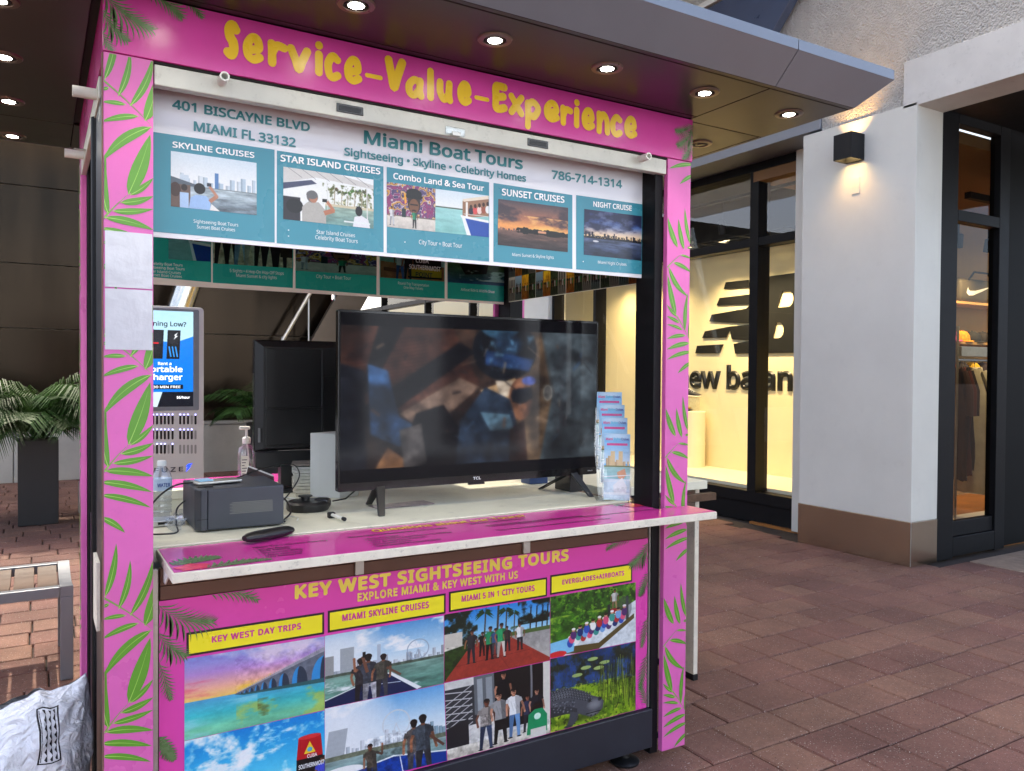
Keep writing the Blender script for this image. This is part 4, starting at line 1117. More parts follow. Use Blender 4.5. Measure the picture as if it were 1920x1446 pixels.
# ---------------------------------------------------------------- shop building on the right
shop = thing('shop_building', (5.72, 2, 0), 'pale stucco shop building with white pier and tall black framed windows', 'building')
m_pier = mat('satin pier panel', S(212, 210, 200), .36, var=.05, vscale=1.6, bump=.03, bscale=8, dirt=.06)
m_stucco = mat('rough stucco', S(218, 214, 206), .85, var=.08, vscale=9, bump=1.0, bscale=62, bdist=.07)
m_conc = mat('smooth concrete beam', S(210, 207, 200), .7, var=.08, vscale=3, dirt=.25, bump=.1, bscale=120)
pier = M().box(5.722, 1.42, .351, 6.07, 2.49, 3.625, .004).obj('pier', m_pier, shop)
M().box(5.716, 1.414, .0, 6.068, 2.492, .3505, .003).obj('steel_skirt', m_steel, pier)
M().box(5.7155, 1.4135, .003, 5.7195, 1.4175, .35).obj('corner_trim', m_alu, pier)
M().box(5.74, 1.54, 3.628, 6.4, 2.31, 3.74).obj('wall', m_stucco, shop)
M().box(5.74, -1.2, 3.965, 6.4, 30, 8).obj('wall', m_stucco, shop)
M().box(5.74, 1.541, 3.741, 6.4, 30, 3.9645).obj('wall', m_stucco, shop)
M().box(5.722, -1.2, 3.60, 6.07, 1.538, 3.963, .004).obj('beam', m_conc, shop)
M().box(5.722, 2.313, 3.645, 6.14, 30, 3.739, .004).obj('lintel', m_fascia, shop)
M().box(6.15, 2.5, 3.64, 6.5, 30, 3.70).obj('recess_soffit', m_conc, shop)
M().box(6.08, -1.2, 3.62, 10, 1.40, 3.95).obj('alcove_ceiling', m_black, shop)
M().box(6.075, 2.495, 0, 6.15, 2.86, 3.64).obj('wall', m_pier, shop)
# unseen roof added to shade the walkway, joined to the shop wall
m_roof = mat('white shade roof', S(225, 224, 220), .6, var=.04)
M().box(1.9, .2, 6.3, 4.2, 16, 6.55).obj('shade_roof', m_roof, shop); M().box(4.201, 3.0, 6.3, 5.735, 16, 6.55).obj('shade_roof', m_roof, shop)
lv = M(); y_ = 2.0  # louvres added out of view to weaken and blur the sun
while y_ < 16: lv.box(-5, y_, 6.3, 1.895, y_ + .019 + rnd.uniform(-.004, .004), 6.33); y_ += .055 + rnd.uniform(-.004, .004)
lo_ = lv.obj('shade_louvre', m_roof, shop); lo_['kind'] = 'stuff'
M().prism([(5.70, 2.25, 5.17), (5.70, 3.15, 4.2), (5.70, 5, 4.2), (5.70, 5, 5.13)], (-.09, 0, 0), .004).obj('upper_panel', mat('blue grey panel', S(74, 88, 116), .3, .3, var=.05), shop)
M().box(5.60, 2.3, 5.175, 5.738, 6, 5.23).obj('panel_trim', m_white, shop)
# display window: base, frame bars, panes
W = 6.16
def bar(y0, y1, z0, z1, x0=W - .05, x1=W + .09, bev=.003): return M().box(x0, y0, z0, x1, y1, z1, bev)
mull = [2.87, 3.40, 6.09, 7.06, 8.3, 9.6, 11.4, 13.6, 16]
bar(2.862, 16, -.01, .19, W - .02, W + .12).obj('window_base', m_blackmetal, shop)
bar(2.862, 16, .194, .305, W - .045, W + .10).obj('window_sill', m_blackmetal, shop)
bar(2.862, 16, 3.56, 3.64).obj('window_head', m_blackmetal, shop)
for a, b in zip(mull, mull[1:]):
    y0, y1 = a + (.056 if a == 3.40 else .03), b - (.056 if b == 3.40 else .03)
    if a == 7.06: continue
    tr = bar(y0, y1, 2.80, 2.885).obj('window_transom', m_blackmetal, shop)
    for z0, z1 in ((.307, 2.798), (2.887, 3.558)):
        M().face([(W + .01, y1, z0), (W + .01, y0, z0), (W + .01, y0, z1), (W + .01, y1, z1)]).obj('window_pane', m_glass, shop)
for y in mull[1:]:
    hw = .055 if y == 3.40 else .028
    bar(y - hw, y + hw, .307, 3.558, W - .055, W + .12).obj('window_mullion', m_blackmetal, shop)
M().box(W - .1, 7.12, .0, W + .2, 8.24, 3.66, .004).obj('pier', m_white, shop)

# display room behind the window
disp = thing('shop_display', (7.0, 4.5, .3), 'warm lit display bay with cream wall behind the shop window', 'display')
m_dwall = mat('display wall', S(236, 222, 176), .7, var=.03, vscale=2)
m_dfloor = mat('display floor', S(236, 226, 196), .5, var=.03)
m_dark = mat('black ceiling void', (.006, .006, .006, 1), .8, var=0)
M().box(7.17, 2.8, .30, 7.25, 16, 2.98).obj('back_wall', m_dwall, disp)
M().box(6.29, 2.8, .28, 7.168, 16, .335).obj('floor', m_dfloor, disp)
M().box(6.29, 2.70, .30, 7.168, 2.79, 3.6).obj('side_wall', m_dwall, disp)
M().box(7.17, 2.8, 2.985, 7.25, 16, 3.75).obj('upper_wall', m_dark, disp)
M().box(6.29, 2.8, 3.62, 7.168, 16, 3.7).obj('ceiling', m_dark, disp)
mesh = M()
for i in range(60): mesh.box(6.35 + (i % 2) * .4, 2.85 + i * .1, 2.99, 6.36 + (i % 2) * .4 + .35, 2.862 + i * .1, 3.0)
for i in range(6): mesh.box(6.4 + i * .14, 2.85, 3.002, 6.41 + i * .14, 8.9, 3.012)
mesh.obj('ceiling_mesh', m_black, disp)
def spot(name, loc, aim, power, col, size=R(80), blend=.8, rad=.03, parent=None):
    l = bpy.data.lights.new(name, 'SPOT'); l.energy = power; l.color = col; l.spot_size = size; l.spot_blend = blend; l.shadow_soft_size = rad
    o = bpy.data.objects.new(name, l); C.objects.link(o); o.location = Vector(loc) - (root_loc(parent) if parent else Vector())
    o.rotation_euler = (Vector(loc) - Vector(aim)).to_track_quat('Z', 'Y').to_euler()
    if parent: o.parent = parent
    return o
WARM = (1, .76, .42)
m_bulb = lens_mat('warm lamp lens', (1, .82, .5, 1), 18)
def track_light(loc, aim, power, label, on=True, col=WARM, grp='track spotlights in the display window', size=R(95)):
    loc = Vector(loc); d = (Vector(aim) - loc).normalized(); q = d.to_track_quat('Z', 'Y').to_matrix()
    t = thing('track_light', loc + Vector((0, 0, .18)), label, 'spotlight', grp)
    M().lathe(loc, [(.03, -.09), (.045, -.08), (.05, .06), (.043, .06), (.04, .045)], 16, q).obj('lamp_can', m_black, t, True)
    M().tube([loc + Vector((0, 0, .02)), loc + Vector((0, 0, .30))], .01, 6).obj('stem', m_black, t)
    if on: M().lathe(loc, [(.038, .050), (.037, .052)], 16, q).obj('lens', m_bulb, t); spot('spotlight', loc + d * .07, aim, power, col, size, parent=t)
    return t
track_light((6.55, 3.75, 3.14), (7.1, 3.75, .7), 50, 'black track spotlight above the display, right of the lit one')
track_light((6.5, 4.22, 3.14), (7.1, 4.3, .8), 50, 'lit black track spotlight hanging in the upper window pane')
track_light((6.5, 4.85, 3.12), (7.1, 4.50, .8), 50, 'black track spotlight nearest the pink kiosk post')
track_light((6.5, 5.7, 3.14), (7.1, 5.8, .9), 40, 'black track spotlight seen through the kiosk opening')
track_light((6.5, 6.6, 3.14), (7.1, 6.7, .9), 40, 'black track spotlight farthest back in the display bay')
M().box(6.4, 2.9, 3.42, 6.43, 8, 3.45).obj('track_rail', m_black, disp)
# lettering and emblem on the display wall
m_emblem = mat('black acrylic emblem', (.012, .012, .010, 1), .35, var=.05)
emb = thing('wall_emblem', (7.15, 4.4, 1.3), 'large black slanted emblem with lower case lettering on cream wall', 'emblem')
XE = 7.168
def emblem(polys, name='emblem_bar', t=.018):
    me = curve_fill([[(-y, z) for y, z in p] for p in polys]); bm = bmesh.new(); bm.from_mesh(me)
    bmesh.ops.dissolve_limit(bm, angle_limit=.01, verts=bm.verts, edges=bm.edges)
    g = bmesh.ops.extrude_face_region(bm, geom=list(bm.faces)); bmesh.ops.translate(bm, vec=(0, 0, t), verts=[v for v in g['geom'] if isinstance(v, bmesh.types.BMVert)])
    off = root_loc(emb)
    for v in bm.verts: v.co = Vector((XE - v.co.z, -v.co.x, v.co.y)) - off
    bmesh.ops.recalc_face_normals(bm, faces=bm.faces); bm.to_mesh(me); bm.free(); me.name = name
    return link(name, me, m_emblem, emb)
emblem([[(4.80, 2.635), (4.445, 2.63), (4.425, 2.54), (4.832, 2.555)]])
emblem([[(4.90, 2.45), (4.42, 2.455), (4.387, 2.34), (4.952, 2.36)]])
emblem([[(5.285, 1.865), (4.837, 1.872), (4.9, 1.76), (5.318, 1.768)]])
Bo = [(5.033, 2.25), (4.46, 2.29), (4.40, 2.335), (4.30, 2.455), (4.21, 2.64)] + [(3.50 - .22 * math.sin(t) + .0, 2.41 + .235 * math.cos(t)) for t in np.linspace(0, math.pi * .95, 9)] + [(3.40 - .24 * math.sin(t), 1.975 + .23 * math.cos(t)) for t in np.linspace(.25, math.pi, 9)] + [(4.63, 1.752), (4.66, 1.873), (4.36, 1.906), (4.69, 1.93), (4.728, 2.06), (4.781, 1.955), (5.197, 1.96), (5.15, 2.045), (4.744, 2.085), (4.30, 2.10), (5.075, 2.165)]
h1 = [(4.0, 2.27), (3.93, 2.45)] + [(3.84 - .07 * math.sin(t), 2.36 + .09 * math.cos(t)) for t in np.linspace(0, math.pi, 8)]
h2 = [(4.06, 1.92), (4.01, 2.10)] + [(3.97 - .07 * math.sin(t), 2.01 + .09 * math.cos(t)) for t in np.linspace(0, math.pi, 8)]
emblem([Bo, h1, h2], 'emblem_letter')
lettering(emb, 'new balance', (XE, 5.67, 1.312), (XE, 3.35, 1.312), .29, (0, 0, 1), m_emblem, .045, extrude=.012, name='lettering')
# pedestal with shoes
ped = thing('pedestal', (6.95, 5.2, .34), 'round cream pedestal beside the kiosk post in the shop window', 'pedestal')
M().lathe((6.95, 5.2, .336), [(.2, 0), (.2, .69), (.195, .695)], 32).obj('column', m_dfloor, ped, True)
bx = thing('display_box', (6.95, 5.2, 1.035), 'small clear acrylic riser under a dark running shoe', 'riser')
M().box(6.87, 5.10, 1.034, 7.03, 5.26, 1.20, .003).obj('acrylic_cube', m_acrylic, bx)
def shoe(loc, yaw, c1, c2, label):
    t = thing('running_shoe', loc, label, 'shoe', 'shoes on the pedestal'); rt = Matrix.Rotation(yaw, 3, 'Z'); L = Vector(loc)
    def sec(prof, name, m):
        mm = M(); rings = []
        for x, hw, z0, z1 in prof:
            rings.append([mm.bm.verts.new(L + rt @ Vector((x, hw * math.cos(a), (z0 + z1) / 2 + (z1 - z0) / 2 * math.sin(a)))) for a in [2 * math.pi * k / 12 for k in range(12)]])
        for a, b in zip(rings, rings[1:]):
            for k in range(12): mm.bm.faces.new((a[k], a[(k+1) % 12], b[(k+1) % 12], b[k]))
        mm.bm.faces.new(rings[0][::-1]); mm.bm.faces.new(rings[-1]); return mm.obj(name, m, t, True)
    sec([(-.14, .03, .0, .045), (-.12, .042, 0, .05), (0, .036, .002, .04), (.1, .048, .0, .034), (.145, .03, .012, .034)], 'sole', c2)
    sec([(-.135, .028, .035, .125), (-.11, .036, .03, .135), (-.05, .034, .03, .12), (0, .034, .03, .105), (.07, .042, .026, .07), (.13, .03, .026, .05)], 'upper', c1)
    for k in range(4): p = L + rt @ Vector((-.03 + k * .025, 0, .12 - k * .012)); M().tube([p + rt @ Vector((0, -.03, -.012)), p + rt @ Vector((0, 0, .002)), p + rt @ Vector((0, .03, -.012))], .004, 5).obj('lace', m_white, t)
shoe((6.93, 5.15, 1.20), R(-75), mat('grey mesh upper', S(72, 70, 70), .8), mat('foam sole', S(222, 210, 180), .6), 'grey and black running shoe on top of the acrylic riser')
shoe((6.86, 5.26, 1.032), R(-60), mat('gold upper', S(190, 150, 60), .6), mat('dark sole', S(60, 56, 50), .6), 'gold running shoe on the pedestal below the grey one')

# right-hand shop entrance
ent = thing('shop_entrance', (7, 1.43, 0), 'black framed glass shop entrance recessed right of the pier', 'door')
Yd = 1.43
def eb(x0, x1, z0, z1, y0=Yd, y1=Yd + .09): return M().box(x0, y0, z0, x1, y1, z1, .004)
eb(6.072, 6.315, .0, 3.66).obj('door_jamb', m_blackmetal, ent)
eb(6.94, 7.09, .0, 3.66).obj('door_mullion', m_blackmetal, ent)
eb(8.3, 8.5, .0, 3.66).obj('door_mullion', m_blackmetal, ent)
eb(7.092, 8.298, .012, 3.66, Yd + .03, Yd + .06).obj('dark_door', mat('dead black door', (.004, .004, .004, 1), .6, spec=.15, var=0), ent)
for x0, x1 in ((6.317, 6.938),):
    eb(x0, x1, .012, .17).obj('kick_rail', m_blackmetal, ent); eb(x0, x1, .174, .295, Yd + .02, Yd + .08).obj('bottom_rail', m_blackmetal, ent)
    eb(x0, x1, 2.77, 2.86).obj('transom', m_blackmetal, ent); eb(x0, x1, 3.56, 3.66).obj('head', m_blackmetal, ent)
    for z0, z1 in ((.297, 2.768), (2.862, 3.558)):
        M().face([(x0, Yd + .05, z0), (x1, Yd + .05, z0), (x1, Yd + .05, z1), (x0, Yd + .05, z1)]).obj('pane', m_tint, ent)
# interior of that shop
room = thing('shop_interior', (8.5, 2.5, 0), 'dim amber lit shop interior behind the black entrance', 'room')
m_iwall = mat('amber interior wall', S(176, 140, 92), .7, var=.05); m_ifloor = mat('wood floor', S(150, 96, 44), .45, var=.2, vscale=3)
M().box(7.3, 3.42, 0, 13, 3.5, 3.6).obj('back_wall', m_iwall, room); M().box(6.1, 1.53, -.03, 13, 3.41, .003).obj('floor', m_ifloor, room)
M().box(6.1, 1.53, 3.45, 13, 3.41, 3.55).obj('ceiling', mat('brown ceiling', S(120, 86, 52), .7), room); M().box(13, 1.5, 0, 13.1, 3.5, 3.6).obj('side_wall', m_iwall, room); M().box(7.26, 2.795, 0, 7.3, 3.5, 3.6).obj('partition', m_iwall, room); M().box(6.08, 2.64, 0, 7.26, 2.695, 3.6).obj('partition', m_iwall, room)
M().box(7.5, 2.0, 3.2, 13, 2.06, 3.26).obj('ceiling_beam', m_dark, room)
AMB = (1, .72, .38)
for k, (x, y) in enumerate(((8.6, 2.75), (9.2, 2.75), (7.7, 1.85), (9.9, 2.6), (10.6, 2.2))):  # third spot added close to the glass to brighten the garments
    track_light((x, y, 2.98 if k < 2 else 3.1), (x + .5, y + .5, 1.0), 40 if k == 2 else 26, ['left one of the two bright ceiling spots behind the entrance glass', 'right one of the two bright ceiling spots behind the entrance glass', 'added ceiling spot near the entrance glass, lighting the garments', 'ceiling spot above the cap shelves', 'ceiling spot deepest in the shop on the right'][k], True, AMB, 'ceiling spots inside the right shop', R(100))
shelf = thing('cap_shelf', (9.9, 3.3, 1.5), 'wooden wall shelves holding caps inside the right shop', 'shelf')
m_shelf = mat('shelf wood', S(190, 150, 90), .5)
for z in (1.50, 1.88, 2.36): M().box(9.0, 3.1, z, 11.2, 3.415, z + .03, .002).obj('shelf_board', m_shelf, shelf)
def cap(loc, yaw, col, label):
    t = thing('baseball_cap', loc, label, 'cap', 'caps on the shop shelves'); L = Vector(loc); mm = M(); rt = Matrix.Rotation(yaw, 3, 'Z')
    mm.lathe(L, [(.1, 0), (.105, .03), (.098, .08), (.07, .12), (.03, .138), (.004, .14)], 16); mm.obj('crown', mat('cap cloth', col, .8, var=.4, vscale=30), t, True)
    pts = [L + rt @ Vector((.09 * math.cos(a), -.085 - .09 * math.sin(a) * 1.0, .012 - .015 * math.sin(a))) for a in np.linspace(0, math.pi, 12)]
    M().prism([tuple(p) for p in pts], (0, 0, .006)).obj('brim', mat('cap brim', col, .7), t); M().lathe(L + Vector((0, 0, .138)), [(.012, 0), (.008, .008)], 8).obj('button', m_black, t)
capc = [S(214, 90, 150), S(226, 150, 30), S(30, 30, 34), S(36, 30, 30), S(200, 200, 200), S(150, 60, 40), S(40, 36, 44), S(226, 180, 40), S(60, 50, 60), S(34, 34, 40)]
names_c = ['pink cap', 'orange cap', 'black cap', 'charcoal cap', 'pale grey cap']
for k in range(5):
    cap((9.25 + k * .24, 3.22, 1.912), R(-20), capc[k], names_c[k] + ' on the upper cap shelf in the right shop')
    cap((9.25 + k * .24, 3.22, 1.532), R(-20), capc[5 + k], ['rust cap', 'dark plum cap', 'yellow cap', 'grey violet cap', 'near black cap'][k] + ' on the lower cap shelf in the right shop')
dufb = thing('duffel_bag', (9.8, 3.25, 2.39), 'olive duffel bag with a pale swoosh on the top shelf', 'bag')
M().box(9.3, 3.12, 2.392, 10.2, 3.38, 2.68, .06, 3).obj('body', mat('olive nylon', S(70, 62, 40), .6, var=.2), dufb, True)
sw = [(9.42, 2.50), (9.47, 2.47), (9.56, 2.475), (9.75, 2.53), (9.95, 2.60), (9.6, 2.53), (9.5, 2.525), (9.46, 2.54), (9.45, 2.57)]
M().face([(x, 3.117, z) for x, z in sw]).obj('emblem', m_white, dufb)
M().tube([(9.5, 3.14, 2.66), (9.6, 3.13, 2.76), (9.9, 3.13, 2.76), (10.0, 3.14, 2.66)], .012, 6).obj('handle', m_black, dufb, True)
rack = thing('clothes_rack', (8.3, 2.3, 0), 'steel clothes rail hung with garments inside the entrance glass', 'rack')
for x in (7.84, 9.0): M().tube([(x, 2.3, 0), (x, 2.3, 2.0)], .014, 8).obj('post', m_alu, rack, True)
M().tube([(7.84, 2.3, 1.66), (9.0, 2.3, 1.66)], .012, 8).obj('rail', m_alu, rack, True); M().box(7.86, 2.27, 1.70, 8.98, 2.33, 1.80, .003).obj('header_bar', m_alu, rack); M().box(7.6, 2.1, 0.004, 9.2, 2.5, .03, .004).obj('foot', m_white, rack)
def garment(x, col, zb, w, label, wav=0):
    t = thing('garment', (x, 2.3, 1.6), label, 'clothing', 'garments on the clothes rail')
    mm = M(); n = 14; rings = []
    for k in range(9):
        f = k / 8; z = 1.58 - (1.58 - zb) * f; hw = (.10 + .10 * min(1, f * 3)) * w + .012 * math.sin(f * 9 + x * 30); th = .022 + .02 * f
        rings.append([mm.bm.verts.new((x + th * math.cos(a) * (1 + .5 * math.sin(3 * a + x * 9)), 2.3 + hw * math.sin(a) * 1.1, z + .012 * math.sin(5 * a + f * 4))) for a in [2 * math.pi * q / n for q in range(n)]])
    for a, b in zip(rings, rings[1:]):
        for q in range(n): mm.bm.faces.new((a[q], a[(q+1) % n], b[(q+1) % n], b[q]))
    mm.bm.faces.new(rings[0]); mm.bm.faces.new(rings[-1][::-1]); mm.obj('cloth', mat('garment cloth', col, .85, var=.15), t, True)
    for sg in (-1, 1):
        M().tube([(x, 2.3 + sg * .12 * w, 1.55), (x + .01, 2.3 + sg * .22 * w, 1.35), (x - .01, 2.3 + sg * .25 * w, 1.1)], [.03, .04, .035], 8).obj('sleeve', mat('garment sleeve', col, .85, var=.15), t, True)
    M().tube([(x, 2.3, 1.58), (x, 2.3, 1.64), (x + .012, 2.3, 1.672), (x - .01, 2.3, 1.675)], .003, 5).obj('hanger_hook', m_alu, t)
gc = [(S(56, 30, 24), 'dark brown'), (S(84, 34, 26), 'rust red'), (S(36, 24, 22), 'near black'), (S(24, 22, 24), 'black'), (S(214, 212, 200), 'long white'), (S(120, 118, 122), 'grey'), (S(70, 58, 52), 'taupe'), (S(30, 30, 32), 'charcoal')]
for k, (c, nm) in enumerate(gc): garment([7.86, 7.92, 7.97, 8.62, 8.15, 8.5, 8.75, 8.86][k], c, .30 if nm == 'long white' else .45 + .05 * (k % 3), .8 if nm == 'long white' else .5, nm + ' garment hanging on the rail inside the entrance glass')

# wall lamp and blank plate on the pier
wl = thing('wall_lamp', (5.72, 1.96, 3.38), 'black cube wall lamp glowing up and down on the pale pier', 'lamp')
b = M()
for (a0, a1, c0, c1) in ((5.552, 5.722, 1.875, 1.883), (5.552, 5.722, 2.037, 2.045), (5.552, 5.560, 1.8835, 2.0365), (5.70, 5.7215, 1.8835, 2.0365)): b.box(a0, c0, 3.28, a1, c1, 3.49)
b.obj('housing', m_black, wl)
M().box(5.562, 1.885, 3.36, 5.698, 2.035, 3.372).obj('lamp_core', lens_mat('lamp core', (1, .68, .28, 1), 9), wl)
spot('spotlight', (5.60, 1.96, 3.33), (5.63, 1.96, 2.0), 1.6, (1, .5, .13), R(105), .9, .03, wl); spot('spotlight', (5.60, 1.96, 3.40), (5.64, 1.96, 5.0), 5, (1, .5, .13), R(105), .9, .03, wl)
pl = thing('wall_plate', (5.72, 1.95, 3.08), 'small blank white cover plate below the wall lamp', 'cover plate')
M().box(5.715, 1.912, 3.012, 5.7215, 1.985, 3.148, .002).obj('plate', m_pier, pl)
# ---------------------------------------------------------------- the kiosk itself
K = thing('kiosk', (1.02, .67, 0), 'pink tour kiosk with leaf wrapped posts and grey overhanging canopy', 'kiosk')
XR, DEP, ZS, ZH = 2.04, 1.35, 2.489, 2.3248
def leaf_print(polys, Y, m, name, parent, axis='Y', clipr=None, rib=None, split=True):
    groups = [[k] for k in range(len(polys))] if split else [list(range(len(polys)))]
    for gk in groups:
        mm = M(); n0 = 0
        for k in gk:
            for mi, pp in enumerate((polys[k], rib[k] if rib else None)):
                if pp is None: continue
                pp = clip(pp, *clipr) if clipr else pp
                if len(pp) < 3: continue
                y = Y - .00004 * (k % 9) * (-1 if axis == 'Z' else 1) - (.0006 * mi if axis != 'Z' else -.0006 * mi); n0 += 1
                f = [mm.bm.verts.new((a, y, b) if axis == 'Y' else (y, a, b) if axis == 'X' else (a, b, y)) for a, b in pp]
                mm.bm.faces.new(f).material_index = mi
        if not n0: continue
        bmesh.ops.triangulate(mm.bm, faces=mm.bm.faces)
        o = mm.obj(name, m, parent, recalc=False)
        if rib: o.data.materials.append(m_rib if rib is not None and m is m_green else m_dkrib)
    return None
def ribs(cen, w):
    out = []
    n = len(cen)
    l, r = [], []
    for i in range(n - 1):
        dx, dz = cen[i+1][0] - cen[i][0], cen[i+1][1] - cen[i][1]; L = math.hypot(dx, dz) or 1e-6; h = w * (1 - i / n) / 2
        l.append((cen[i][0] - dz / L * h, cen[i][1] + dx / L * h)); r.append((cen[i][0] + dz / L * h, cen[i][1] - dx / L * h))
    return l + [cen[-1]] + r[::-1]
def post_leaves(leaves, stems, shifts, rect, Y, parent, mirror=None, axis='Y'):
    A, B = [], []
    for s in shifts:
        for a, b, w, k in leaves:
            if mirror is not None: a, b, k = (mirror - a[0], a[1]), (mirror - b[0], b[1]), -k
            p, c = leaf_poly((a[0], a[1] + s), (b[0], b[1] + s), w * 1.12, k * .75)
            A.append(p); B.append(ribs(c[:-1], .0022))
        for a, b in stems:
            if mirror is not None: a, b = (mirror - a[0], a[1]), (mirror - b[0], b[1])
            p, c = leaf_poly((a[0], a[1] + s), (b[0], b[1] + s), .004, .05); A.append(ribs(c, .005)); B.append(ribs(c, .0018))
    leaf_print(A, Y, m_green, 'printed_leaf', parent, axis=axis, clipr=rect, rib=B)
pl_ = M().box(0, 0, .04, .1185, .022, ZH - .001, .0015).obj('front_post', m_pink, K)
post_leaves(LEAF_L, STEM_L, (0, .686, 1.345), (.001, .1175, .042, ZH - .004), -.0008, pl_)
M().box(-.0035, .0015, .042, -.0003, .0215, ZH - .003).obj('post_edge', mat('raw brown edge', S(120, 84, 74), .7, var=.2, vscale=30), pl_)
pr_ = M().box(1.9225, 0, .04, XR, .022, ZH - .001, .0015).obj('front_post', m_pink, K)
post_leaves(LEAF_R, STEM_R, (-.73, 0, .73, 1.46, 2.19), (1.9235, 2.039, .042, ZH - .004), -.0008, pr_)
# plastic sleeves taped to the left post (their printed codes are left out)
m_sleeve = mat('white sheet in plastic sleeve', S(204, 204, 210), .12, var=.03, vscale=20, bump=.35, bscale=26, bdist=.004, coat=.6)
for (z0, z1, lab) in ((1.716, 1.862, 'upper'), (1.553, 1.712, 'lower')):
    sh = thing('paper_sheet', (.06, -.003, z0), lab + ' white sheet in a clear sleeve taped to the left kiosk post', 'paper', 'sheets on the post')
    mm = M(); nx, nz = 8, 8; g = [[mm.bm.verts.new((.003 + .113 * i / nx, -.0024 - .0016 * abs(mnoise.noise(Vector((i * .9, j * .8, z0 * 9)))), z0 + (z1 - z0) * j / nz)) for i in range(nx + 1)] for j in range(nz + 1)]
    for j in range(nz):
        for i in range(nx): mm.bm.faces.new((g[j][i], g[j][i+1], g[j+1][i+1], g[j+1][i]))
    mm.obj('sheet', m_sleeve, sh, True)
# header with hand drawn lettering
hd = M().box(-.002, -.006, ZH, XR + .002, .02, ZS - .002, .0015).obj('header_panel', m_magenta, K)
GL = {'S': [[(.9,.86),(.55,1),(.16,.84),(.26,.6),(.62,.42),(.7,.18),(.42,0),(.04,.06)]], 'e': [[(.1,.42),(.5,.46),(.9,.56),(.78,.94),(.42,1),(.06,.62),(.12,.16),(.5,0),(.95,.14)]],
 'r': [[(.06,1),(.1,.5),(.1,0)],[(.12,.55),(.45,.93),(1,.88)]], 'v': [[(0,1),(.25,.5),(.48,0),(.72,.5),(1,1)]], 'i': [[(.5,0),(.5,.35),(.5,.66)],[(.5,1),(.5,.99)]], 'c': [[(.95,.86),(.5,1),(.05,.62),(.14,.14),(.5,0),(.98,.12)]],
 '-': [[(0,.6),(.5,.5),(1,.4)]], 'V': [[(.0,1),(.2,.5),(.42,0),(.7,.5),(1,1)]], 'a': [[(.95,.8),(.5,1),(.06,.6),(.1,.12),(.45,0),(.86,.38),(.92,.85)],[(.94,.95),(.9,.4),(1,0)]], 'l': [[(.35,1),(.5,.5),(.65,0)]], 'u': [[(.04,1),(.06,.4),(.42,0),(.84,.34)],[(.9,1),(.86,.4),(.96,0)]],
 'E': [[(.95,.98),(.45,1),(.1,.94),(.1,.5),(.1,.05),(.5,.0),(.98,.08)],[(.14,.5),(.5,.52),(.84,.56)]], 'x': [[(.05,1),(.5,.5),(.95,0)],[(.95,1),(.5,.52),(.05,0)]], 'p': [[(.08,.92),(.12,.5),(.1,0)],[(.1,.84),(.52,1),(.96,.76),(.6,.42),(.16,.5)]], 'n': [[(.04,1),(.08,.5),(.05,0)],[(.08,.55),(.48,1),(.88,.72),(.95,0)]]}
def catmull(p, n=8):
    if len(p) < 3: return [tuple(p[0][k] + (p[-1][k] - p[0][k]) * i / n for k in (0, 1)) for i in range(n + 1)]
    q = [p[0]] + list(p) + [p[-1]]; out = []
    for i in range(1, len(q) - 2):
        for j in range(n):
            t = j / n; out.append(tuple(.5 * ((2*q[i][k]) + (-q[i-1][k] + q[i+1][k]) * t + (2*q[i-1][k] - 5*q[i][k] + 4*q[i+1][k] - q[i+2][k]) * t*t + (-q[i-1][k] + 3*q[i][k] - 3*q[i+1][k] + q[i+2][k]) * t**3) for k in (0, 1)))
    return out + [p[-1]]
for ch, x0, z0, x1, z1 in HEADER_GLYPHS:
    mm = M(); rr = .0118 if ch != '-' else .0068
    if ch in 'SVE': rr = .0132
    w, h = (x1 - x0) - 2 * rr, (z1 - z0) - 2 * rr; y = -.0068
    for st in GL[ch]:
        pts = [(x0 + rr + a * max(w, .001), z0 + rr + b * max(h, .001)) for a, b in catmull(st)]
        n = len(pts); L_, R_ = [], []
        for i, (a, b) in enumerate(pts):
            y -= .000025; p0, p1 = pts[max(i-1, 0)], pts[min(i+1, n-1)]; dx, dz = p1[0] - p0[0], p1[1] - p0[1]; q = math.hypot(dx, dz) or 1e-6
            rad = rr * (1 + .03 * math.sin(i * .3 + x0 * 40)); L_.append((a - dz/q*rad, y, b + dx/q*rad)); R_.append((a + dz/q*rad, y, b - dx/q*rad))
        for i in range(n - 1): mm.face([L_[i], L_[i+1], R_[i+1], R_[i]])
        for (c, nxt) in ((pts[0], pts[1]), (pts[-1], pts[-2])):
            y -= .00008; a0 = math.atan2(c[1] - nxt[1], c[0] - nxt[0]); mm.face([(c[0] + rr * math.cos(a0 + t), y, c[1] + rr * math.sin(a0 + t)) for t in np.linspace(-math.pi/2, math.pi/2, 10)])
        y -= .0003
    bmesh.ops.remove_doubles(mm.bm, verts=mm.bm.verts, dist=1e-6)
    mm.obj('letter', m_yellow, hd, recalc=True)
